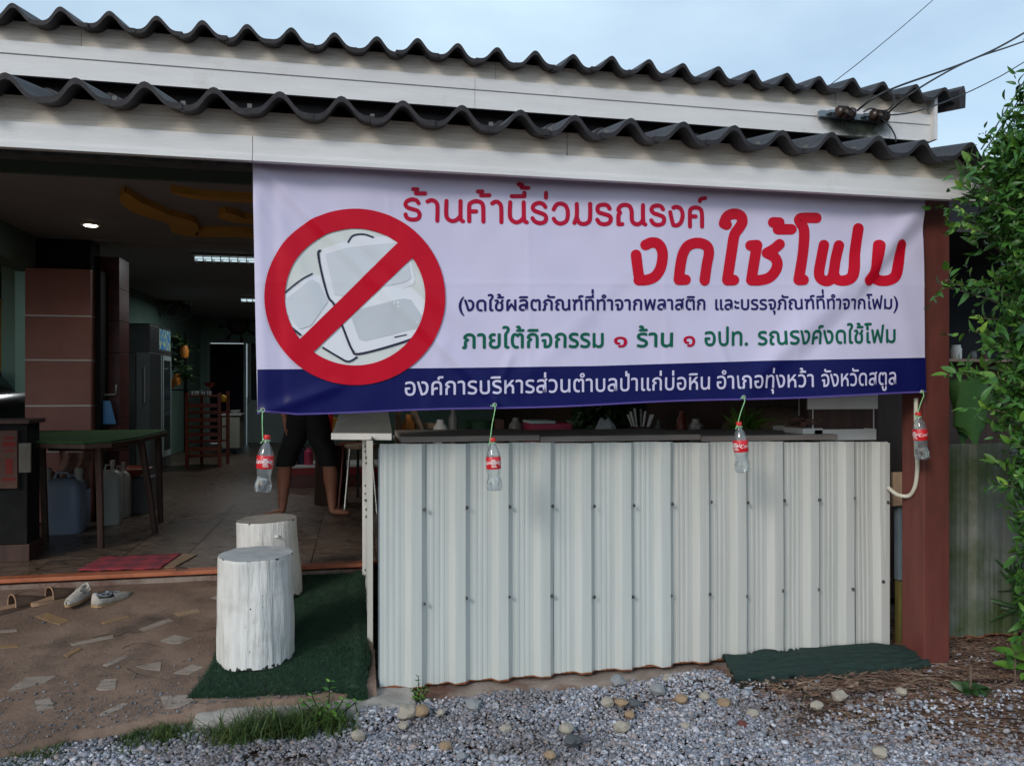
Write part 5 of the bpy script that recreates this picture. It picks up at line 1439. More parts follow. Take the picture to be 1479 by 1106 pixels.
# ship wheel clock
cq = at(344, 468, 17.45)
ck_ = empty('wheel_clock', cq); ck_.scale = (1.35, 1.35, 1.35); tag(ck_, 'dark round wall clock with spokes like a ship wheel above the doorway', 'clock')
MB().lathe([(.17, 0), (.17, .03), (.125, .04), (.12, .02)], 30, cap=False).build('rim', M['dark_wood'], ck_, smooth=50).rotation_euler = (radians(90), 0, 0)
MB().lathe([(0, 0), (.12, 0), (.12, .012), (0, .013)], 30, cap=False).build('dial', M['grey_board'], ck_).rotation_euler = (radians(90), 0, 0)
for k in range(8):
    a = k * pi / 4 + .2; MB().tube([(.16 * cos(a), -.02, .16 * sin(a)), (.22 * cos(a), -.02, .22 * sin(a)), (.27 * cos(a), -.02, .27 * sin(a)), (.30 * cos(a), -.02, .30 * sin(a))], [.012, .014, .026, .014], 8).build('spoke', M['dark_wood'], ck_, smooth=True)
MB().box((0, -.018, .03), (.006, .004, .08)).build('hand', M['black'], ck_)
MB().box((.025, -.018, .0), (.05, .004, .006)).build('hand', M['black'], ck_)

# behind the person: low red stage with goods, dark stump, stools
rs = empty('red_low_stand', (0, 0, 0)); tag(rs, 'low red edged display platform behind the person', 'platform')
S0, S1 = at(405, 680, 9.6), at(535, 680, 9.6)
zt_ = at(440, 672, 9.6).z; zb_ = at(440, 686, 9.6).z
MB().span((S0.x, 9.6, zb_), (S1.x + 1.2, 10.2, zt_ - .03)).build('front', mat('red painted board', (.42, .03, .03), (.5, .05, .045), 5, .5), rs, bevel=.004)
MB().span((S0.x - .01, 9.58, zt_ - .029), (S1.x + 1.2, 10.2, zt_)).build('top', M['white_paint'], rs, bevel=.003)
MB().span((S0.x + .1, 9.7, FZ), (S1.x + 1.1, 10.1, zb_ - .001)).build('base', M['red_lacquer'], rs)
goods = [(424, 9.7, .05, .13, 'grey_board', 'short grey tin on the red platform beside the person'), (437, 9.75, .06, .22, 'navy_dark', 'dark blue canister on the red platform between the legs'), (446, 9.68, .055, .2, 'pink', 'pinkish red canister on the red platform between the legs'), (415, 9.72, .05, .08, 'white_paint', 'small white tub on the red platform left of the person')]
for px, y, r_, h, mm, lab in goods:
    q = at(px, 672, y); o = MB().lathe([(r_, 0), (r_, h * .8), (r_ * .6, h * .9), (r_ * .6, h), (0, h)], 16).build('canister', M[mm], smooth=45); o.location = (q.x, y, zt_ + .001); tag(o, lab, 'canister')
ds = MB().lathe([(.17, 0), (.165, .3), (.16, .62)], 10, (at(478, 700, 8.3).x, 8.3, FZ)).build('dark_pedestal', M['dark_wood'], smooth=30, bevel=.004); tag(ds, 'dark round wooden pedestal behind the person right leg', 'pedestal')
for i, (px, lab) in enumerate(((512, 'dark red stool under the counter flap left side'), (521, 'metal legged stool under the counter flap next to the side post'))):
    q = at(px, 700, 8.0 - i * .25); s_ = empty('stool', (q.x, q.y, FZ)); tag(s_, lab, 'stool', 'stools behind the counter flap')
    for dx in (-.13, .13):
        for dy in (-.13, .13): MB().tube([(dx * 1.2, dy * 1.2, 0), (dx * .8, dy * .8, .62)], .012, 8).build('leg', M['steel' if i else 'red_lacquer'], s_, smooth=True)
    MB().lathe([(0, .62), (.15, .62), (.16, .64), (.15, .66), (0, .665)], 20, cap=False).build('seat', M['pale_wood' if i else 'red_lacquer'], s_, smooth=45)

# ---------------------------------------------------------------- things seen under the banner, behind the counter
def simple(name, lab, cat, b, m, loc=None, smooth=False, bevel=.004, group=None):
    o = b.build(name, m, smooth=smooth, bevel=0 if smooth else bevel)
    if loc is not None: o.location = loc
    return tag(o, lab, cat, group)
ky = empty('wooden_trestle', (0, 0, 0)); tag(ky, 'rough pale timber brace and post under the banner behind the counter left end', 'trestle')
a, b_ = at(572, 600, 5.6), at(585, 640, 5.6)
MB().span((at(571, 600, 5.6).x, 5.6, 1.05), (at(580, 600, 5.6).x, 5.66, 2.6)).build('post', M['pale_wood'], ky)
MB().tube([at(594, 585, 5.5), at(616, 640, 5.5)], .028, 4).build('brace', M['pale_wood'], ky)
MB().span((at(580, 613, 5.55).x, 5.55, at(590, 619, 5.55).z), (at(631, 612, 5.55).x, 5.6, at(590, 611, 5.55).z)).build('rail', M['pale_wood'], ky)
simple('pink_basket', 'magenta plastic box with pale lid behind the counter under the banner', 'box', MB().span((at(768, 612, 5.2).x, 5.2, at(768, 634, 5.2).z - .05), (at(826, 612, 5.2).x, 5.5, at(768, 612, 5.2).z)), M['pink'])
simple('box_lid', 'pale bluish lid lying on the magenta box', 'lid', MB().span((at(766, 610, 5.2).x, 5.19, at(768, 612, 5.2).z + .001), (at(802, 610, 5.2).x, 5.45, at(768, 612, 5.2).z + .02)), M['door_white'])
tb2 = empty('work_table', (0, 0, 0)); tag(tb2, 'dark table behind the counter carrying the boxes', 'table')
tz2 = at(768, 634, 5.2).z - .052
MB().span((.55, 5.0, tz2 - .04), (2.95, 6.1, tz2)).build('top', M['dark_wood'], tb2)
for x, y in ((.6, 5.05), (2.9, 5.05), (.6, 6.05), (2.9, 6.05)): MB().span((x - .03, y - .03, -.0), (x + .03, y + .03, tz2 - .041)).build('leg', M['dark_wood'], tb2)
simple('ochre_box', 'small ochre carton behind the second hanging bottle string', 'box', MB().span((at(716, 605, 5.6).x, 5.6, tz2 + .001), (at(728, 605, 5.6).x, 5.8, at(716, 606, 5.6).z)), M['cardboard'])
simple('green_tub', 'dim green tub on the dark table behind the counter left part', 'tub', MB().lathe([(.10, 0), (.12, .15), (.125, .16), (0, .165)], 20), mat('dim green plastic', (.03, .09, .05), (.04, .12, .07), 5, .5), (at(690, 615, 5.7).x, 5.7, tz2 + .001), smooth=45)
bgv = MB()
def plb(u, v):
    a = u * 2 * pi; s_ = .075 * (1 - .6 * v ** 3) * (1 + .12 * sin(5 * a + 3 * v) + .05 * sin(9 * a)); return (s_ * cos(a), s_ * .8 * sin(a), v * .14 + .01 * sin(4 * a) * v)
bgv.grid(36, 10, plb); o = bgv.build('plastic_bag', M['bag_film'], smooth=60); o.location = (at(874, 630, 4.7).x, 4.7, at(874, 632, 4.7).z - .02); tag(o, 'knotted translucent plastic bag on the counter in front of the dark green foliage', 'bag')
simple('bag_prop', 'flat pale tray under the translucent plastic bag', 'tray', MB().span((at(835, 633, 4.72).x, 4.6, 1.2), (at(895, 633, 4.72).x, 4.85, at(874, 632, 4.7).z - .021)), M['white_paint'])
sil = empty('condiment_caddy', at(925, 620, 4.9)); tag(sil, 'cluttered caddy of utensils and small bottles behind the counter by the bag', 'caddy')
MB().lathe([(.07, -.06), (.085, .02), (.08, .022), (.065, -.05)], 20, cap=False).build('pot', M['dark_wood'], sil, smooth=45)
for k in range(7):
    a = k * .9; MB().tube([(.03 * cos(a), .03 * sin(a), -.05), (.09 * cos(a), .06 * sin(a), .10 + .02 * (k % 3))], [.005, .009], 6).build('utensil', M['steel' if k % 2 else 'white_paint'], sil, smooth=True)
sil2 = simple('small_bottle', 'small glassy bottle glinting behind the counter near its middle', 'bottle', MB().lathe([(.03, 0), (.03, .12), (.012, .15), (.012, .18), (0, .18)], 14), M['grey_board'], (at(951, 632, 5.2).x, 5.2, tz2 + .0), smooth=45)
dm = empty('woven_dome', at(1118, 640, 4.75)); tag(dm, 'big brown woven dome cover behind the counter between pot plant and white rack', 'food cover')
wd_ = .36
MB().lathe([(wd_, -.02), (wd_ * .99, .06), (wd_ * .92, .13), (wd_ * .75, .19), (wd_ * .45, .235), (.02, .25)], 36).build('dome', M['wicker'], dm, smooth=60)
MB().tube([(wd_ * cos(t), wd_ * sin(t), -.02) for t in [k * pi / 18 for k in range(37)]], .008, 6).build('rim', M['pale_wood'], dm, smooth=True)
MB().span((at(1053, 590, 6.2).x, 6.2, .3), (at(1066, 590, 6.2).x, 6.26, 2.8)).build('white_post', M['white_paint'], bevel=.003)
tag(bpy.data.objects['white_post'], 'slim pale post seen behind the pot plant under the banner', 'post')
# ---------------------------------------------------------------- leaves helper
def leaf_mesh(L, Wd, name, m, droop=.25, tint=(1, 1, 1)):
    b = MB(); n = 5
    for i in range(n + 1):
        t = i / n; w = Wd / 2 * (sin(pi * t ** .8)) ** .8 if 0 < t < 1 else 0
        z = -droop * L * t * t
        b.v += [(t * L, -w, z + w * .35), (t * L, 0, z), (t * L, w, z + w * .35)]
    for i in range(n):
        a = i * 3; b.f += [(a, a + 1, a + 4, a + 3), (a + 1, a + 2, a + 5, a + 4)]
    me = b.mesh(name, smooth=70)
    ca = me.color_attributes.new('tint', 'FLOAT_COLOR', 'POINT')
    for d in ca.data: d.color = (*tint, 1)
    me.materials.append(m); return me
def orient(d, roll=0):
    return Vector((1, 0, 0)).rotation_difference(d.normalized()).to_matrix() @ Matrix.Rotation(roll, 3, 'X')
class Foliage:
    def __init__(s): s.leaves = []
    def add(s, p, d, scale, roll, k): s.leaves.append((Vector(p), d, scale, roll, k))
    def emit(s, root, meshes, nparts, key, stuffname='foliage', offset=None):
        offset = offset or Vector(root.location)
        L = sorted(s.leaves, key=key)
        for p, d, sc, ro_, k in L[:nparts]:
            o = bpy.data.objects.new('leaf', meshes[k]); COL.objects.link(o); o.parent = root
            mtx = Matrix.Translation(p - offset) @ orient(d, ro_).to_4x4() @ Matrix.Scale(sc, 4); o.matrix_local = mtx
        if L[nparts:]:
            V = []; F = []; T = []
            base = [([v.co.copy() for v in m.vertices], [tuple(q.vertices) for q in m.polygons], tuple(m.color_attributes['tint'].data[0].color)) for m in meshes]
            for p, d, sc, ro_, k in L[nparts:]:
                R = orient(d, ro_) * sc; n = len(V); bv, bf, bt_ = base[k]
                V += [tuple(R @ v + p - offset) for v in bv]; F += [tuple(i + n for i in f) for f in bf]; T += [bt_] * len(bv)
            me = bpy.data.meshes.new(stuffname); me.from_pydata(V, [], F); me.shade_smooth()
            ca = me.color_attributes.new('tint', 'FLOAT_COLOR', 'POINT'); ca.data.foreach_set('color', np.array(T, dtype=np.float32).ravel())
            o = link(stuffname, me, meshes[0].materials[0], root); tag(o, kind='stuff')
def camdist(l): return (l[0] - Vector((0, 0, EYE))).length
def pxof(q):
    d = q - Vector((0, 0, EYE)); f_ = d.x * sin(TH) + d.y * cos(TH); r_ = d.x * cos(TH) - d.y * sin(TH)
    return 739.5 + FPX * r_ / f_, 558 - FPX * d.z / f_, f_
def inframe_key(l):
    x, y, f_ = pxof(l[0]); return f_ + (0 if (0 < x < 1485 and 0 < y < 1110) else 50)
# pot plant on the counter
pg = empty('spiky_pot_plant', at(1078, 640, 4.55)); tag(pg, 'small bright green spiky pot plant behind the third hanging bottle', 'plant')
MB().lathe([(.05, -.02), (.07, .07), (.065, .07), (.045, .0)], 20, cap=False).build('pot', M['dark_wood'], pg, smooth=45)
F_ = Foliage(); lm_ = [leaf_mesh(.16, .014, 'leaf', M['foliage'], .6, t) for t in ((2.2, 1.7, 1.2), (1.5, 1.4, 1), (3.0, 2.0, 1.2))]
c_ = Vector(pg.location) + Vector((0, 0, .07))
for k in range(150):
    a = random.uniform(0, 2 * pi); e = random.uniform(-.1, 1.4); d = Vector((cos(a) * cos(e), sin(a) * cos(e), sin(e)))
    F_.add(c_ + d * .01 + Vector((0, 0, random.uniform(-.02, .04))), d, random.uniform(.6, 1.1), random.uniform(-1, 1), random.randrange(3))
F_.emit(pg, lm_, 90, camdist)
# dark leafy mass outside behind the counter
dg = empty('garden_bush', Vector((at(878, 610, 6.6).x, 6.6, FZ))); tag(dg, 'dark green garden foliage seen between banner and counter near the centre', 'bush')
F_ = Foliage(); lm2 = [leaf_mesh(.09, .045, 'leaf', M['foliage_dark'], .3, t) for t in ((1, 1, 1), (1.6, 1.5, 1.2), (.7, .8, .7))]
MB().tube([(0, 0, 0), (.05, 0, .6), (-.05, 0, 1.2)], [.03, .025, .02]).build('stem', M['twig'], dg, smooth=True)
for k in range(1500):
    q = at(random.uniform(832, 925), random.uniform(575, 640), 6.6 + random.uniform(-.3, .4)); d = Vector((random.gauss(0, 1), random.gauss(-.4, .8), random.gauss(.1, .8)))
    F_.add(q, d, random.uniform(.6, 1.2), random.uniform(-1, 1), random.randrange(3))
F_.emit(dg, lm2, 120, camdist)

# ---------------------------------------------------------------- person walking, upper body behind the banner
HX0, HX1 = at(408, 738, 7.62), at(480, 738, 7.55)
px_, py_ = (HX0.x + HX1.x) / 2, 7.6
per = empty('person', (px_, py_, FZ)); tag(per, 'barefoot person in black knee length shorts striding in the shop behind the banner', 'person')
lx, rx = HX0.x - px_, HX1.x - px_
def skinned(name, V, E, R, m, root=0, lvl=2, parent=per):
    me = bpy.data.meshes.new(name); me.from_pydata(V, E, [])
    o = link(name, me, m, parent)
    sk = o.modifiers.new('skin', 'SKIN'); sk.use_smooth_shade = True
    for v, r in zip(me.skin_vertices[0].data, R):
        v.radius = (r, r) if not isinstance(r, tuple) else r
    me.skin_vertices[0].data[root].use_root = True
    sb = o.modifiers.new('sub', 'SUBSURF'); sb.levels = lvl; sb.render_levels = lvl
    return o
V, E, R = [], [], []
def jt(p, r, par=None):
    V.append(p); R.append(r)
    if par is not None: E.append((par, len(V) - 1))
    return len(V) - 1
pel = jt((0, 0, .93), (.15, .11)); ch = jt((0, .0, 1.15), (.135, .10), pel); ch2 = jt((0, 0, 1.36), (.15, .10), ch); nk = jt((0, 0, 1.47), .055, ch2); hd0 = jt((0, -.01, 1.55), .07, nk); hd = jt((0, -.015, 1.64), (.078, .092), hd0); hd2 = jt((0, -.01, 1.715), (.06, .072), hd)
for s, fx, fy, toe in ((-1, lx, .02, (-.17, -.05)), (1, rx, -.05, (.17, -.03))):
    hip = jt((s * .09, 0, .88), .088, pel); kn = jt((fx * .88, fy * .5 - .02, .50), (.068, .070), hip)
    kb = jt((fx * .93, fy + .012, .36), (.066, .074), kn); cf = jt((fx * .97, fy + .01, .22), (.050, .054), kb); an = jt((fx, fy, .085), (.038, .042), cf); he = jt((fx, fy, .036), (.044, .036), an)
    bl = jt((fx + toe[0] * .5, fy + toe[1] * .5, .030), (.042, .028), he); to = jt((fx + toe[0], fy + toe[1], .018), (.036, .014), bl)
for s in (-1, 1):
    sh = jt((s * .17, 0, 1.38), .055, ch2)
    if s < 0: el = jt((-.25, .03, 1.12), .040, sh); wr = jt((-.20, -.02, .885), .026, el); ha = jt((-.19, -.04, .82), (.040, .02), wr); 
    else: el = jt((.27, .05, 1.12), .040, sh); wr = jt((.22, -.14, 1.16), .026, el); ha = jt((.19, -.21, 1.17), (.040, .02), wr)
    hp = Vector(V[ha]); wp = Vector(V[wr]); d = (hp - wp).normalized()
    sd_ = Vector((0, 1, 0)) if s < 0 else Vector((0, 0, 1))
    for k, ln in enumerate((.058, .07, .066, .05)):
        off = sd_ * ((k - 1.5) * .019)
        f1 = jt(tuple(hp + d * .03 + off), .0095, ha); f2 = jt(tuple(hp + d * (.03 + ln * .55) + off + Vector((.006, 0, 0))), .0088, f1); jt(tuple(hp + d * (.03 + ln) + off + Vector((.016, 0, 0))), .0075, f2)
    t1 = jt(tuple(hp - sd_ * .03 - d * .01), .010, ha); jt(tuple(hp - sd_ * .05 + d * .02 + Vector((.008, 0, 0))), .0085, t1)
body = skinned('body', V, E, R, M['skin'])
# shorts: continuous cloth, two wide legs joined at the seat
def loft(rings, K=28):
    b = MB()
    for (cx2, cy2, cz2, rx2, ry2) in rings:
        for k in range(K):
            a = 2 * pi * k / K; w = 1 + .035 * sin(3 * a + cz2 * 9) + .02 * sin(7 * a + cz2 * 21)
            b.v.append((cx2 + rx2 * w * cos(a), cy2 + ry2 * w * sin(a), cz2))
    for i in range(len(rings) - 1):
        for k in range(K): b.f.append((i * K + k, i * K + (k + 1) % K, (i + 1) * K + (k + 1) % K, (i + 1) * K + k))
    return b
sh_ = MB()
for s, fx, fy in ((-1, lx, .02), (1, rx, -.05)):
    kx = fx * .86
    q = loft([(kx, fy * .5 - .02, .475, .088, .098), (kx * .97, fy * .5 - .02, .50, .094, .10), (kx * .8 + s * .005, fy * .4 - .01, .62, .108, .112), (s * .105, fy * .2, .76, .122, .122), (s * .082, 0, .88, .125, .128), (s * .05, 0, .99, .13, .115), (s * .035, 0, 1.03, .12, .11)])
    sh_.add(q.v, q.f)
so = sh_.build('shorts', M['black_cloth'], per, smooth=70)
q = loft([(0, 0, .97, .185, .135), (0, 0, 1.1, .175, .125), (0, 0, 1.25, .18, .13), (0, 0, 1.36, .185, .12), (0, 0, 1.42, .14, .09), (0, 0, 1.455, .07, .07)])
for s in (-1, 1):
    q2 = loft([(s * .22, .02, 1.19, .065, .068), (s * .20, .01, 1.27, .07, .072), (s * .17, 0, 1.36, .075, .075), (s * .11, 0, 1.40, .06, .07)]); q.add(q2.v, q2.f)
q.build('shirt', M['black_cloth'], per, smooth=70)
MB().lathe([(.0, .085), (.045, .078), (.075, .05), (.088, .0), (.086, -.05), (.07, -.08)], 24, (0, .012, 1.69), cap=False, wob=lambda a, z: 1 + .03 * sin(9 * a)).build('hair', M['hair'], per, smooth=70)
fc_ = MB(); 
fc_.lathe([(0, -.012), (.012, -.006), (.013, .004), (0, .012)], 10, (-.032, -.095, 1.645), cap=False).lathe([(0, -.012), (.012, -.006), (.013, .004), (0, .012)], 10, (.032, -.095, 1.645), cap=False)
fc_.build('eyes', M['white_paint'], per, smooth=60)
MB().tube([(0, -.10, 1.65), (0, -.118, 1.615), (0, -.105, 1.605)], [.008, .014, .010]).build('nose', M['skin'], per, smooth=True)
MB().tube([(-.022, -.096, 1.578), (0, -.103, 1.580), (.022, -.096, 1.578)], .006, 6).build('mouth', M['red_lacquer'], per, smooth=True)
for s in (-1, 1): MB().tube([(s * .078, 0, 1.665), (s * .092, .01, 1.65), (s * .09, .008, 1.62), (s * .078, 0, 1.60)], .010, 6).build('ear', M['skin'], per, smooth=True)

# goods behind the person: gold and red packets on a shelf
gs = empty('snack_stand', (0, 0, 0)); tag(gs, 'white shelf with shiny red and gold packets right of the person hip', 'shelf')
A = at(470, 633, 8.6); 
MB().span((at(474, 633, 8.6).x, 8.6, A.z - .02), (at(600, 633, 8.6).x, 9.0, A.z)).build('board', M['white_paint'], gs)
MB().span((at(515, 633, 8.6).x, 8.7, FZ), (at(519, 633, 8.6).x, 8.75, A.z - .021)).build('leg', M['dark_steel'], gs)
for k, (px, h, mm) in enumerate(((473, .2, 'gold'), (478, .26, 'red_plastic'), (484, .22, 'gold'), (489, .17, 'pink'), (494, .15, 'orange_plastic'))):
    q = at(px, 633, 8.7 + .06 * (k % 2)); o = MB().box((0, 0, h / 2), (.055, .03, h), Matrix.Rotation(rr.uniform(-.15, .15), 3, 'Y')).build('snack_packet', M[mm], bevel=.006); o.location = (q.x, q.y, A.z + .004)
    tag(o, ('gold packet nearest the person hip on the white shelf', 'tallest bright red packet on the white shelf beside the person', 'gold packet between the red and magenta packets', 'magenta packet beside the counter flap', 'orange packet partly hidden by the counter flap')[k], 'packet', 'shiny packets beside the person')

# ---------------------------------------------------------------- insulators and wires on the upper fascia
def insul(px, py, lab):
    q = at(px, py, 4.76); r = empty('insulator', q); tag(r, lab, 'insulator', 'insulators on the upper fascia')
    r.rotation_euler = (0, 0, 0)
    b = MB(); prof = [(.012, -.085), (.03, -.08), (.038, -.065), (.026, -.05), (.026, -.03), (.042, -.02), (.042, -.005), (.026, .005), (.026, .025), (.040, .035), (.040, .055), (.022, .07), (.012, .08)]
    b.lathe(prof, 18); o = b.build('spool', M['ceramic_brown'], r, smooth=50); o.rotation_euler = (0, radians(90), radians(8))
    MB().span((-.17, .04, -.022), (.10, .075, .022)).span((-.13, -.01, -.01), (-.09, .06, .01)).build('bracket', M['blue_steel'], r, bevel=.003)
    MB().tube([(-.12, 0, 0), (-.05, -.0, .0), (-.08, -.03, .03), (-.02, -.05, .02), (.04, -.045, -.02), (.0, -.05, -.035), (-.05, -.045, -.01)], .006, 6).build('tie_wire', M['cable'], r, smooth=True)
    return r
insul(1222, 163, 'left brown insulator bracketed to the upper fascia'); insul(1271, 168, 'right brown insulator with a looped grey cable above the canopy roof end')
def wire(pts, r, lab, sag=0):
    P = [Vector(p) for p in pts]
    o = MB().tube(crom(P, 12), r, 6).build('wire', M['cable'], smooth=True); return tag(o, lab, 'wire', 'overhead wires')
def far(px, py, d):
    r = ray(px, py); return Vector((0, 0, EYE)) + r * d
wire([at(1238, 160, 4.72), at(1262, 142, 4.6), far(1300, 124, 5.2), far(1400, 88, 5.6), far(1479, 48, 6.0), far(1620, -40, 7.0)], .0075, 'upper thick wire running from the left insulator to the top right')
wire([at(1282, 164, 4.72), far(1324, 130, 5.1), far(1400, 88, 5.5), far(1479, 60, 5.9), far(1640, 0, 7.0)], .0065, 'second thick wire meeting the right insulator below the upper one')
wire([at(1275, 167, 4.70), far(1320, 162, 5.0), far(1378, 142, 5.3), far(1430, 118, 5.6), far(1479, 90, 6.0), far(1640, -10, 7)], .0045, 'thin wire sagging across the end of the upper roof')
wire([far(1195, 126, 9.5), far(1260, 75, 10), far(1350, -2, 11), far(1500, -140, 12.5), far(1900, -520, 16)], .006, 'single thin wire crossing the sky behind the roof')
wire([far(1417, 216, 6.5), far(1448, 168, 6.9), far(1479, 118, 7.3), far(1560, -10, 8), far(1900, -560, 12)], .006, 'left one of two steep wires at the right edge')
wire([far(1422, 218, 6.5), far(1454, 172, 6.9), far(1484, 126, 7.3), far(1570, 0, 8), far(1930, -540, 12)], .006, 'right one of two steep wires at the right edge')
wire([at(1274, 172, 4.72), at(1286, 184, 4.6), at(1293, 197, 4.5), at(1294, 205, 4.45)], .005, 'short loose cable hanging from the right insulator to the lower tiles')
wire([at(1247, 162, 4.74), at(1258, 157, 4.72), at(1272, 160, 4.74), at(1284, 158, 4.72), at(1291, 147, 4.7), at(1288, 132, 4.8), at(1280, 128, 4.9)], .0055, 'looped cable joining the two insulators under the tiles')
# soot stain on the board below the insulators
sm_ = bpy.data.materials.new('soot stain'); sm_.use_nodes = True; n_, l_ = sm_.node_tree.nodes, sm_.node_tree.links
b_ = n_['Principled BSDF']; b_.inputs['Base Color'].default_value = (.05, .06, .045, 1); b_.inputs['Roughness'].default_value = .9
tt = n_.new('ShaderNodeTexCoord'); ns = n_.new('ShaderNodeTexNoise'); ns.inputs['Scale'].default_value = 14; gr = n_.new('ShaderNodeTexGradient'); gr.gradient_type = 'SPHERICAL'
mpq = n_.new('ShaderNodeMapping'); mpq.inputs['Scale'].default_value = (3.4, 1, 9.5); mu = n_.new('ShaderNodeMath'); mu.operation = 'MULTIPLY'; mr = n_.new('ShaderNodeMath'); mr.operation = 'MULTIPLY'; mr.inputs[1].default_value = 2.4; mr.use_clamp = True
l_.new(tt.outputs['Object'], mpq.inputs['Vector']); l_.new(mpq.outputs['Vector'], gr.inputs['Vector']); l_.new(tt.outputs['Object'], ns.inputs['Vector']); l_.new(gr.outputs['Fac'], mu.inputs[0]); l_.new(ns.outputs['Fac'], mu.inputs[1]); l_.new(mu.outputs[0], mr.inputs[0]); l_.new(mr.outputs[0], b_.inputs['Alpha'])
sq = at(1238, 181, 4.845)
so_ = MB().box((0, 0, 0), (.62, .0012, .2)).build('soot_stain', sm_, upr); so_.location = sq - Vector(upr.location) - Vector((0, .002, 0))

# ---------------------------------------------------------------- gravel, rocks, litter, grass, weeds
def ico(sub):
    bm = bmesh.new(); bmesh.ops.create_icosphere(bm, subdivisions=sub, radius=1)
    v = np.array([q.co[:] for q in bm.verts]); f = np.array([[x.index for x in q.verts] for q in bm.faces]); bm.free(); return v, f
IV, IF = ico(1)
def scatter(name, n, pos, size, tint, flat=.6, m=None, parent=None):
    k = len(IV)
    sc = size(n)[:, None] * rng.uniform(.6, 1.25, (n, 3)); sc[:, 2] *= flat
    ang = rng.uniform(0, 2 * pi, n); tl = rng.normal(0, .45, n)
    pts = IV[None] * (1 + rng.normal(0, .16, (n, k, 1))) * sc[:, None, :]
    c, s = np.cos(tl)[:, None], np.sin(tl)[:, None]
    y = pts[..., 1] * c - pts[..., 2] * s; z = pts[..., 1] * s + pts[..., 2] * c
    x = pts[..., 0]; c, s = np.cos(ang)[:, None], np.sin(ang)[:, None]
    P = np.stack([x * c - y * s, x * s + y * c, z], -1) + pos[:, None, :]
    F = (IF[None] + (np.arange(n) * k)[:, None, None]).reshape(-1, 3)
    me = bpy.data.meshes.new(name); me.vertices.add(n * k); me.vertices.foreach_set('co', P.reshape(-1).astype(np.float32))
    me.loops.add(len(F) * 3); me.loops.foreach_set('vertex_index', F.reshape(-1).astype(np.int32)); me.polygons.add(len(F)); me.polygons.foreach_set('loop_start', (np.arange(len(F)) * 3).astype(np.int32)); me.update(); me.validate()
    ca = me.color_attributes.new('tint', 'FLOAT_COLOR', 'POINT'); col = np.ones((n, k, 4), np.float32); col[..., :3] = tint[:, None, :]
    ca.data.foreach_set('color', col.reshape(-1)); return link(name, me, m, parent)
N = 112000
xs = rng.uniform(-2.0, 3.9, N); ys = rng.uniform(2.5, 4.02, N)
front = np.array([apron_front(x) if x < -.62 else (3.62 if x < -.1 else (3.70 + .07 * min(1, x / 3)) if x < 1.86 else 3.54) for x in xs])
lim = front + .0 + rng.normal(0, .03, N) + np.where(xs > 2.95, .5, 0)
keep = ys < lim
lit = 1 / (1 + np.exp(-((xs - 1.98 + .9 * (3.45 - ys) * -1 + np.array([noise.noise(Vector((a * 2, b * 2, 0))) for a, b in zip(xs, ys)]) * .5) * 5)))
keep &= rng.random(N) > lit * .93
keep &= np.array([noise.noise(Vector((a * 1.6, b * 3.0, 21))) + .6 * noise.noise(Vector((a * 8, b * 9, 5))) for a, b in zip(xs, ys)]) < .30 + .5 * rng.random(N)
xs, ys = xs[keep], ys[keep]; n = len(xs)
pile = np.array([.045 * max(0, noise.noise(Vector((a * 1.5, b * 1.8, 5))) + .25) + .03 * math.exp(-((b - 3.66) / .12) ** 2) * (a > 0) for a, b in zip(xs, ys)])
zs = np.array([gz(a, b) for a, b in zip(xs, ys)]) + pile + rng.uniform(0, .014, n)
base = np.array([(.20, .21, .245), (.30, .31, .35), (.15, .16, .195), (.26, .24, .25), (.38, .38, .41), (.24, .19, .18), (.12, .12, .14)])
pr_ = [.26, .2, .18, .13, .09, .09, .05]
tint = base[rng.choice(7, n, p=pr_)] * rng.uniform(1.0, 2.1, (n, 1))
dirty = np.array([min(1.0, max(0, noise.noise(Vector((a * 1.1, b * 2.0, 11))) * 1.5 + noise.noise(Vector((a * 6, b * 7, 1))) * .9 + .15)) for a, b in zip(xs, ys)])[:, None]
tint = tint * (1 - .62 * dirty) + np.array([.13, .095, .08]) * .62 * dirty
gn = 2600
gx = rng.uniform(-2.2, .02, gn); gy = np.array([apron_front(a) for a in gx]) + rng.exponential(.28, gn) + .01
ok_ = (gy < 5.4); gx, gy = gx[ok_], gy[ok_]; gn = len(gx)
gs_ = scatter('grit', gn, np.stack([gx, gy, np.array([apron_z(b) for b in gy]) + .004], 1), lambda k: rng.gamma(2, .0011, k) + .0012, base[rng.choice(7, gn, p=pr_)] * rng.uniform(.5, 1.1, (gn, 1)), .6, M['gravel'])
tag(gs_, 'fine grit and crumbs scattered over the concrete apron', 'grit', kind='stuff')
gv = scatter('gravel', n, np.stack([xs, ys, zs], 1), lambda k: rng.gamma(4, .0015, k) + .0022, tint, .62, M['gravel'])
tag(gv, 'grey blue crushed stone gravel in front of the counter', 'gravel', kind='stuff')
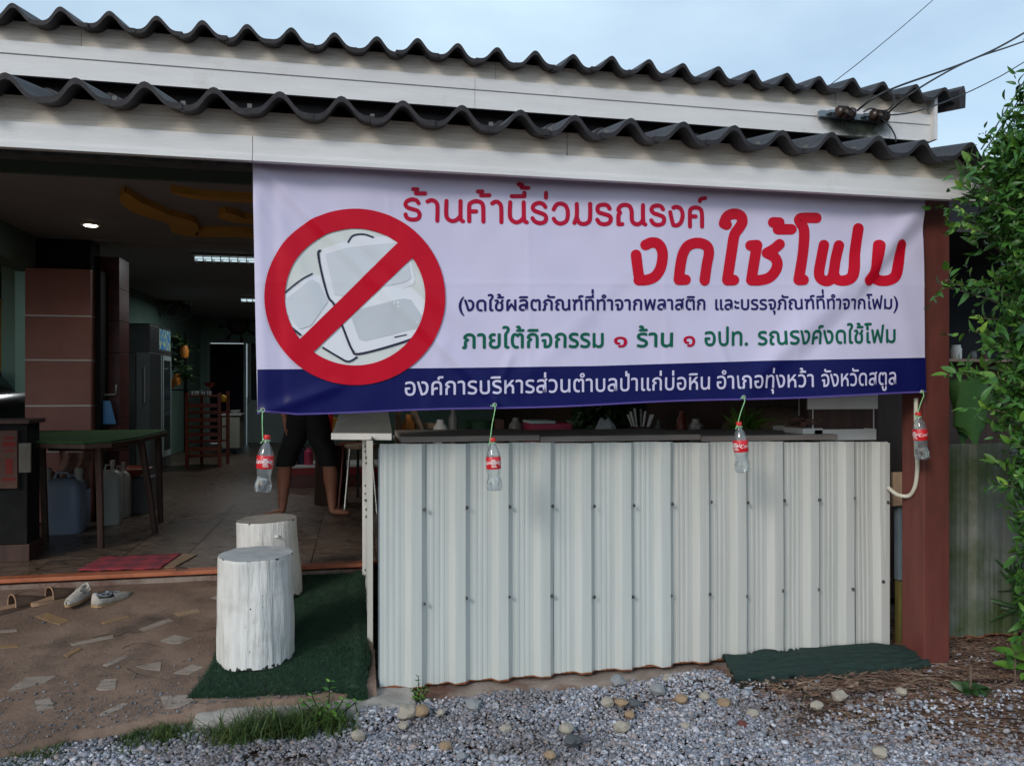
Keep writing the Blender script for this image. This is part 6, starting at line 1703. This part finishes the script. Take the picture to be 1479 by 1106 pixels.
# bigger single stones
IV2, IF2 = ico(2)
def rock_mesh(seed):
    b = MB(); s = Vector((seed * 3.1, seed, 0))
    b.v = [tuple(Vector(v) * (1 + .38 * noise.noise(Vector(v) * 1.5 + s) + .16 * noise.noise(Vector(v) * 3.4 + s))) for v in IV2]; b.f = [tuple(int(i) for i in f) for f in IF2]
    return b.mesh('rock', smooth=14)
RM = [rock_mesh(k) for k in range(5)]
RK = [(587, 1027, 13, 'rock', 'craggy pale rock with pits beside the weed at the counter corner'), (609, 1026, 11, 'rock_orange', 'ochre brown rock beside the craggy pale rock'), (583, 1047, 7, 'rock', 'small tan stone below the craggy pale rock'), (683, 1017, 11, 'rock_grey', 'smooth grey cobble at the plinth edge'), (637, 1028, 6, 'rock', 'small white chip left of the smooth grey cobble'),
      (642, 1078, 8, 'rock_orange', 'tan stone in the gravel below the weed'), (818, 1052, 9, 'rock', 'white stone in the gravel just left of the dark flat stone'), (827, 1069, 10, 'rock_dark', 'flat dark blue slate stone in the middle of the gravel'), (898, 1049, 10, 'rock', 'round cream stone in the gravel right of the dark slate stone'), (892, 982, 12, 'rock_grey', 'large grey cobble at the counter foot'), (910, 1031, 7, 'rock_orange', 'ochre pebble above the round cream stone'),
      (877, 1014, 9, 'rock', 'pale flattish stone in the upper gravel heap'), (897, 1014, 9, 'rock_orange', 'tan rounded stone next to the pale flattish stone'), (915, 1014, 8, 'rock_dark', 'dark slate chip right of the tan rounded stone'), (950, 995, 12, 'rock_grey', 'broad grey stone in the upper right gravel'), (965, 980, 9, 'rock', 'pale yellow stone near the green net corner'), (984, 1009, 9, 'rock_orange', 'long ochre stone in the gravel left of the net'),
      (1046, 1014, 9, 'rock_orange', 'brown ochre stone under the net corner'), (1087, 1030, 8, 'rock', 'upright cream stone below the green net left corner'), (990, 1050, 9, 'rock', 'dull cream stone in the lower right gravel'), (1072, 1046, 7, 'post_red', 'small rusty red stone in the gravel right part'), (1018, 1005, 8, 'rock', 'white pebble beside the long ochre stone'), (1212, 1004, 11, 'rock', 'tan flat rock at the gravel and dry leaves border'), (1302, 998, 7, 'rock', 'small cream rock among the dry leaves'),
      (1180, 1018, 9, 'rock', 'pale stone left of the tan flat rock'), (1272, 1086, 9, 'rock', 'pale stone low in the gravel near the dry leaves'), (517, 1062, 9, 'rock', 'split white stone beside the grass tuft'), (730, 1052, 7, 'rock', 'long whitish pebble in the left gravel'), (666, 1092, 6, 'rock_grey', 'grey oval pebble at the bottom edge left of centre'), (795, 1090, 7, 'rock_orange', 'tan pebble at the bottom edge near the centre')]
for k, (px, py, rp_, mm, lab) in enumerate(RK):
    q = onz(px, py + rp_ * .5, -.03 + .02 * (py < 1030)); s = rp_ / 2.9 * .0095 * 1.0
    me = RM[k % 5].copy(); rp_ = rp_ * .82; me.materials.clear(); me.materials.append(M[mm])
    o = link('rock', me); o.location = (q.x, q.y, q.z + s * .5); o.scale = (s * 1.15, s, s * .72); o.rotation_euler = (rr.uniform(-.2, .2), 0, rr.uniform(0, 6)); tag(o, lab, 'rock', 'larger stones in the gravel')
# litter of dry leaves and needles
def litter():
    V, F, T = [], [], []
    g = random.Random(5)
    def ok(x, y):
        s = x - 2.02 + .9 * (3.45 - y) * -1 + noise.noise(Vector((x * 2, y * 2, 0))) * .5
        return g.random() < max(.05, 1 / (1 + math.exp(-s * 4.5)))
    n = 0
    while n < 19000:
        x, y = g.uniform(1.2, 4.2), g.uniform(2.5, 4.5)
        if y > 3.62 and x < 3.0: continue
        if not ok(x, y): continue
        n += 1
        z = gz(x, y) + .005 + g.random() * .02 + (.02 if y > 3.4 else 0)
        a = g.uniform(0, 2 * pi); tilt = g.gauss(0, .35); L = g.uniform(.007, .026); Wd = L * g.uniform(.2, .5)
        if g.random() < .35: L, Wd = g.uniform(.03, .11), .0012
        dx, dy, dz_2 = cos(a) * L, sin(a) * L, sin(tilt) * L * .5
        ex, ey = -sin(a) * Wd, cos(a) * Wd
        k = len(V); V += [(x - dx, y - dy, z - dz_2 * .3), (x + ex, y + ey, z + .004), (x + dx, y + dy, z + abs(dz_2)), (x - ex, y - ey, z + .001)]; F.append((k, k + 1, k + 2, k + 3))
        c = g.choice([(.17, .10, .07), (.23, .14, .10), (.10, .055, .042), (.32, .23, .16), (.14, .075, .055), (.25, .18, .15)]); T += [(*c, 1)] * 4
    me = bpy.data.meshes.new('leaf_litter'); me.from_pydata(V, [], F); ca = me.color_attributes.new('tint', 'FLOAT_COLOR', 'POINT'); ca.data.foreach_set('color', np.array(T, np.float32).ravel())
    return link('leaf_litter', me, M['litter'])
tag(litter(), 'brown litter of dry leaves and needles around the red post', 'leaf litter', kind='stuff')
# grass along the apron edge
def grass(name, lab, n, fn, h, w, seed):
    g = random.Random(seed); V, F, T = [], [], []
    for i in range(n):
        x, y, z, hs = fn(g); a = g.uniform(0, 2 * pi); hh = h * hs * g.uniform(.45, 1.3); le = g.uniform(.2, 1.3) * hh; ww = w * g.uniform(.6, 1.4)
        ca_, sa = cos(a), sin(a); k = len(V); px2, py2 = -sa * ww, ca_ * ww
        for t in (0, .35, .7, 1):
            cx3, cy3, cz3 = x + ca_ * le * t * t, y + sa * le * t * t, z + hh * (t - .35 * t * t * (le / hh)); s = (1 - t) ** .6
            V += [(cx3 - px2 * s, cy3 - py2 * s, cz3), (cx3 + px2 * s, cy3 + py2 * s, cz3)]
        for q in range(3): F.append((k + q * 2, k + q * 2 + 1, k + q * 2 + 3, k + q * 2 + 2))
        c = g.choice([(.75, .95, .5), (.9, 1.0, .6), (1.2, 1.0, .65), (.6, .85, .5), (1.9, 1.15, .9), (.5, .6, .45)]); f = g.uniform(.7, 1.25); T += [(c[0] * f, c[1] * f, c[2] * f, 1)] * 8
    me = bpy.data.meshes.new(name); me.from_pydata(V, [], F); cc = me.color_attributes.new('tint', 'FLOAT_COLOR', 'POINT'); cc.data.foreach_set('color', np.array(T, np.float32).ravel())
    return tag(link(name, me, M['grass']), lab, 'grass', kind='stuff')
def gfn(g):
    while 1:
        x = g.uniform(-1.9, .02); d = g.random()
        if noise.noise(Vector((x * 4.1, 7, 0))) * .8 + noise.noise(Vector((x * 15, 3, 0))) * .5 + .30 < d * .6: continue
        y = (apron_front(x) if x < -.62 else 3.62) - .01 - abs(g.gauss(0, .085)) + (.03 if x > -.5 else 0)
        return x, y, gz(x, y) + .0, (1.15 if -.55 < x < -.1 else .65) * (.7 + .9 * abs(noise.noise(Vector((x * 9, y * 9, 2)))))
grass('grass', 'low grass and weeds growing along the broken concrete edge', 5200, gfn, .085, .0020, 4)
def gfn2(g):
    x = g.gauss(-.33, .13); y = g.gauss(3.58, .05); return x, y, gz(x, y), 1.2
grass('grass_tuft', 'taller grass tuft in front of the turf mat corner', 900, gfn2, .11, .0032, 9)
def gfn3(g):
    c = g.choice([(.32, 3.72), (.62, 3.68), (.85, 3.69), (1.55, 3.74), (.5, 3.7), (.25, 3.62)]); return g.gauss(c[0], .03), g.gauss(c[1], .015), -.03, .6
grass('grass_sprigs', 'tiny green sprigs between gravel and counter plinth', 260, gfn3, .04, .0025, 12)
# broad low weeds in the tuft and the nettle like weed at the fence corner
wl3 = [leaf_mesh(.045, .018, 'leaf', M['foliage'], .3, t) for t in ((1, 1, 1), (1.4, 1.3, 1.1), (1.8, 1.5, 1.2))]
def weed(name, lab, base, hts, nleaf, sc, spread):
    w = empty(name, base); tag(w, lab, 'weed'); F_ = Foliage()
    for h, ax_ in hts:
        tip = Vector((ax_[0], ax_[1], h)); stp = [Vector((ax_[0] * .2, ax_[1] * .2, 0)), tip * .5 + Vector((.004, 0, 0)), tip]
        MB().tube(crom(stp, 4), [.0022] * 9, 5).build('stem', M['foliage'], w)
        for k in range(nleaf):
            t = (k + 1) / nleaf; p = tip * t; a = k * 2.4
            for s in (0, pi): F_.add(Vector(base) + p, Vector((cos(a + s), sin(a + s), .35)), sc * (1.15 - .7 * t) * spread, 0, random.randrange(3))
    F_.emit(w, wl3, 60, camdist); return w
q = onz(604, 1012, -.02)
weed('corner_weed', 'small bright weed sprouting at the counter bottom left corner', (q.x, q.y, -.03), [(.13, (0, 0)), (.08, (.03, -.01)), (.07, (-.03, 0)), (.05, (.05, .02))], 6, .75, 1.0)
q = onz(470, 1050, -.05)
weed('tuft_weed', 'broad leaved weed standing in the grass tuft before the turf mat', (q.x, q.y, -.05), [(.20, (.02, .02)), (.15, (-.06, 0)), (.13, (.08, -.02)), (.12, (-.10, .02)), (.10, (.14, .02))], 6, 1.2, 1.2)

# ---------------------------------------------------------------- folded dark net at the counter foot
nq = [onz(1036, 944, .01), onz(1064, 992, -.04), onz(1345, 972, -.045), onz(1322, 938, .0)]
ne = MB()
def netf(u, v):
    a = nq[0].lerp(nq[3], u); b2 = nq[1].lerp(nq[2], u); p = b2.lerp(a, v)
    y = min(p.y, 3.872); z = -.045 + .062 * v ** .7 + .020 * noise.noise(Vector((u * 7, v * 4, 3))) + .008 * sin(v * 38 + 2 * sin(u * 9)) + (.02 if .1 < v < .9 else 0)
    if v < .03: z -= .02
    return (p.x + .02 * noise.noise(Vector((0, v * 4, 1))), y - .0, z)
nt = ne.grid(120, 40, netf).build('folded_net', M['net'], smooth=70); sld = nt.modifiers.new('t', 'SOLIDIFY'); sld.thickness = .012; tag(nt, 'dark green folded net lying at the foot of the counter right end', 'net')
def nfn(g):
    u, v = g.random(), g.random(); p = netf(u, v); return p[0], p[1], p[2]
b = MB(); b.add(*blades(7000, nfn, .010, .0015, .9, 6)); tag(b.build('net_fibres', M['net'], nt), kind='stuff')
tw = onz(1335, 985, -.03)
o = MB().tube(crom([tw + Vector((-.12, 0, .0)), tw + Vector((-.02, -.02, .03)), tw + Vector((.06, -.06, .01)), tw + Vector((.1, -.12, .0))], 5), .005, 5).build('dry_twig', M['twig'], smooth=True); tag(o, 'forked dry twig on the litter before the red post', 'twig')
MB().tube([tw + Vector((-.02, -.02, .028)), tw + Vector((-.05, -.10, .0))], .004, 5).build('side_twig', M['twig'], o)

# ---------------------------------------------------------------- shrub at the right
shb = empty('shrub', (3.95, 3.45, -.05)); tag(shb, 'tall leafy green shrub overhanging the fence at the right edge', 'shrub')
shl = [leaf_mesh(L_, W_, 'leaf', M['foliage'], dr_, t) for L_, W_, dr_, t in ((.072, .030, .25, (1, 1, 1)), (.066, .024, .55, (.6, .75, .7)), (.078, .034, .1, (1.6, 1.35, 1.0)), (.06, .026, .3, (2.9, 2.0, 1.3)), (.05, .022, -.2, (1.1, 1.0, .8)), (.084, .028, .7, (.8, .9, .9)))]
F_ = Foliage()
base = Vector((3.95, 3.45, -.05))
TG = [(1385, 300, 3.1), (1372, 320, 3.15), (1400, 255, 3.15), (1392, 270, 3.1), (1440, 235, 3.2), (1460, 205, 3.25), (1475, 170, 3.2), (1470, 145, 3.25), (1430, 290, 3.1), (1450, 330, 3.15), (1400, 330, 3.1), (1375, 410, 3.15), (1362, 412, 3.1), (1405, 405, 3.15), (1440, 400, 3.2), (1420, 460, 3.2), (1432, 500, 3.15), (1410, 480, 3.2),
      (1400, 535, 3.25), (1385, 538, 3.2), (1440, 545, 3.1), (1430, 590, 3.1), (1445, 620, 3.15), (1460, 640, 3.1), (1425, 590, 3.2), (1470, 690, 3.1), (1450, 700, 3.15), (1465, 450, 3.1), (1470, 380, 3.1), (1475, 280, 3.1), (1450, 260, 3.3), (1478, 230, 3.2), (1480, 520, 3.1), (1478, 590, 3.1), (1455, 670, 3.3), (1478, 740, 3.1), (1425, 325, 3.3), (1445, 215, 3.35)]
for i, (px, py, yy) in enumerate(TG):
    tgt = at(px, py, yy); st0 = base + Vector((random.uniform(-.12, .1), random.uniform(-.15, .1), max(.5, tgt.z - 1.52 * .9 + random.uniform(-.2, .3))))
    st0.z = max(.4, tgt.z - random.uniform(.15, .45)); st0.x = 3.75 + random.uniform(-.1, .25)
    mid_ = st0.lerp(tgt, .5) + Vector((0, 0, random.uniform(0, .12)))
    C = crom([st0, mid_, tgt], 8)
    if i < 30: MB().tube(C, [.006 * (1 - .8 * j / len(C)) + .001 for j in range(len(C))], 5).build('branch', M['twig'], shb, smooth=True).location = -Vector(shb.location)
    for j in range(3, len(C)):
        t = j / len(C); d = (C[j] - C[j - 1]).normalized()
        for s in (-1, 1):
            dd = (d + Vector((random.gauss(0, .35), random.gauss(-.15, .45), random.gauss(.15, .35))) + Vector((0, s * .5, s * .35))).normalized()
            F_.add(C[j], dd, random.uniform(.55, 1.1), random.uniform(-.7, .7), 3 if (t > .85 and random.random() < .4) else random.choice((0, 1, 1, 2, 4, 5)))
        if j % 2 == 0:      # side twig with its own leaves
            e = (d + Vector((random.gauss(0, .5), random.gauss(-.2, .6), random.gauss(.2, .6)))).normalized(); L = random.uniform(.06, .15)
            for q in range(5):
                p = C[j] + e * L * (q + 1) / 5; dd = (e + Vector((random.gauss(0, .6), random.gauss(-.2, .6), random.gauss(0, .5)))).normalized(); F_.add(p, dd, random.uniform(.4, 1.1), random.uniform(-.8, .8), random.choice((0, 1, 1, 2, 4, 5)))
for k in range(4300):        # dense body of the shrub
    px, py = random.choice([(1470, 250, 24, 45), (1478, 330, 22, 60), (1482, 450, 22, 70), (1486, 620, 20, 60), (1478, 560, 22, 40), (1475, 215, 20, 35), (1440, 255, 22, 22), (1500, 400, 25, 160), (1455, 320, 22, 22)])[:2], 0
    c = random.choice([(1470, 250, 24, 40), (1480, 330, 20, 60), (1488, 450, 20, 70), (1490, 620, 16, 60), (1482, 560, 18, 40), (1478, 210, 18, 30), (1440, 255, 22, 20), (1505, 400, 22, 160), (1455, 320, 22, 22), (1492, 720, 14, 40), (1496, 810, 12, 50), (1494, 880, 12, 30), (1478, 480, 16, 60), (1470, 300, 22, 60), (1484, 520, 18, 60)])
    p = at(random.gauss(c[0], c[2]), random.gauss(c[1], c[3]), random.uniform(3.15, 3.44)); d = Vector((random.gauss(-.5, .7), random.gauss(-.4, .6), random.gauss(.1, .6))).normalized()
    F_.add(p, d, random.uniform(.45, 1.15), random.uniform(-1.2, 1.2), random.choice((0, 1, 1, 2, 4, 5, 1)))
for k in range(3): MB().tube(crom([(.0 + .1 * k, 0, 0), (-.05 + .08 * k, -.05, 1.0), (.1 * k - .2, -.1, 1.9), (.1 * k - .3, -.15, 2.7)], 6), [.02 - .0009 * j for j in range(19)], 6).build('stem', M['twig'], shb, smooth=True)
for k in range(3600):        # the part of the shrub that stands outside the picture, round its stems
    a, b_2 = random.gauss(0, .17), random.gauss(0, .14); z = random.uniform(.5, 2.95)
    p = Vector((3.72 + a + .05 * sin(z * 5), 3.38 + b_2, z)); d = Vector((random.gauss(0, .8), random.gauss(-.2, .7), random.gauss(.1, .6))).normalized()
    if pxof(p)[0] < 1490: continue
    F_.add(p, d, random.uniform(.5, 1.15), random.uniform(-1.2, 1.2), random.choice((0, 1, 1, 2, 4, 5)))
F_.emit(shb, shl, 290, inframe_key)
# strap leaved plant and broad leaved plant low at the right
pf = empty('strap_leaf_plant', tuple(onz(1480, 935, -.05))); tag(pf, 'dark plant with long narrow drooping leaves in front of the mossy fence', 'plant')
F_ = Foliage(); lmS = [leaf_mesh(.34, .028, 'leaf', M['foliage_dark'], .55, t) for t in ((1, 1, 1), (1.4, 1.4, 1.2), (.8, .9, .8))]
for k in range(46):
    a = random.uniform(pi * .55, pi * 1.6); e = random.uniform(-.1, 1.1); F_.add(Vector(pf.location) + Vector((random.uniform(-.03, .03), 0, .18 + random.uniform(0, .25))), Vector((cos(a) * cos(e), sin(a) * cos(e), sin(e))), random.uniform(.5, .95), random.uniform(-.5, .5), random.randrange(3))
F_.emit(pf, lmS, 60, camdist)
MB().tube([(0, 0, 0), (0, 0, .4)], [.02, .012]).build('stem', M['twig'], pf, smooth=True)
for k, (px, py, nl_, sc, mm, lab) in enumerate(((1466, 985, 9, 1.0, 0, 'bright broad leaved seedling at the bottom right edge'), (1402, 1005, 14, .8, 1, 'dull low leafy seedling on the litter right of the red post'))):
    q = onz(px, py, -.04); pz = empty('broad_leaf_seedling', q); tag(pz, lab, 'plant'); F_ = Foliage()
    lb = [leaf_mesh(.15, .075, 'leaf', M['foliage' if mm == 0 else 'foliage_dark'], .35, t) for t in ((1.5, 1.5, 1.2), (1.1, 1.2, 1), (1.9, 1.6, 1.3))]
    for j in range(nl_):
        a = j * 2.4; F_.add(Vector(q) + Vector((0, 0, .06 + .012 * j if mm == 0 else .03)), Vector((cos(a), sin(a), .35)), sc * random.uniform(.6, 1.0), random.uniform(-.3, .3), random.randrange(3))
    F_.emit(pz, lb, 40, camdist); MB().tube([(0, 0, 0), (0, 0, .15)], .006, 6).build('stem', M['twig'], pz)
yl_ = onz(1430, 1013, -.035)
me = leaf_mesh(.05, .04, 'fallen_leaf', M['foliage'], .1, (5, 3, 2)); o = link('fallen_leaf', me); o.location = yl_; tag(o, 'single yellow green fallen leaf on the brown litter', 'leaf')
bpy.context.view_layer.update()

# ---------------------------------------------------------------- hairline cracks in the apron and clutter in the shop
ck = MB()
for pts in ([(395, 560), (452, 548), (500, 552), (545, 538), (610, 540)], [(520, 606), (575, 585), (640, 590), (700, 606)], [(60, 380), (120, 362), (210, 368), (300, 352)], [(770, 520), (850, 535), (930, 515)], [(540, 690), (600, 720), (680, 735), (760, 760)]):
    P = [onap(px / 2.94, 730 + py / 2.94) + Vector((0, 0, .0015)) for px, py in pts]
    P = crom(P, 6); P = [p + Vector((.006 * noise.noise(p * 40), .012 * noise.noise(p * 35 + Vector((9, 0, 0))), 0)) for p in P]
    ck.tube(P, [.0008 + .0016 * abs(noise.noise(p * 20)) for p in P], 4)
o = ck.build('crack', mat('crack filled with soil', (.03, .022, .018), (.05, .036, .028), 30, .95), apron); tag(o, kind='stuff')
def jar(name, lab, cat, px, py, y, z, r, h, m):
    q = at(px, py, y); o = MB().lathe([(r * .9, 0), (r, h * .06), (r, h * .72), (r * .55, h * .86), (r * .5, h), (0, h)], 16).build(name, m, smooth=45); o.location = (q.x, y, z); return tag(o, lab, cat)
for k, (px, py, rr2, hh2, mm, lab) in enumerate(((590, 0, .045, .16, 'orange_plastic', 'orange bottle standing on the dark table under the banner left part'), (636, 0, .05, .12, 'white_paint', 'white tub on the dark table left of the green tub'), (655, 0, .035, .20, 'grey_board', 'tall grey bottle on the dark table left of the green tub'),
                                               (745, 0, .05, .13, 'grey_board', 'dim jar between the ochre carton and the magenta box'), (985, 0, .04, .17, 'red_lacquer', 'dark red bottle on the table right of the utensil caddy'), (1005, 0, .055, .11, 'white_paint', 'pale tub on the table right of the dark red bottle'))):
    jar('bottle' if hh2 > .14 else 'tub', lab, 'bottle' if hh2 > .14 else 'tub', px, 620, 5.45, tz2 + .001, rr2, hh2 + .06, M[mm])
cl = MB().grid(30, 30, lambda u, v: (at(84, 600, 7.35).x + .26 * u + .01 * sin(v * 9), 7.35 + .03 * sin(u * 14 + v * 3), .95 - .34 * v - .03 * sin(u * 3.1))).build('hanging_cloth', mat('faded checked cloth', (.22, .10, .08), (.30, .20, .17), 16, .95, .3, 60), smooth=True)
tag(cl, 'faded reddish cloth draped behind the jerrycans under the green table', 'cloth')
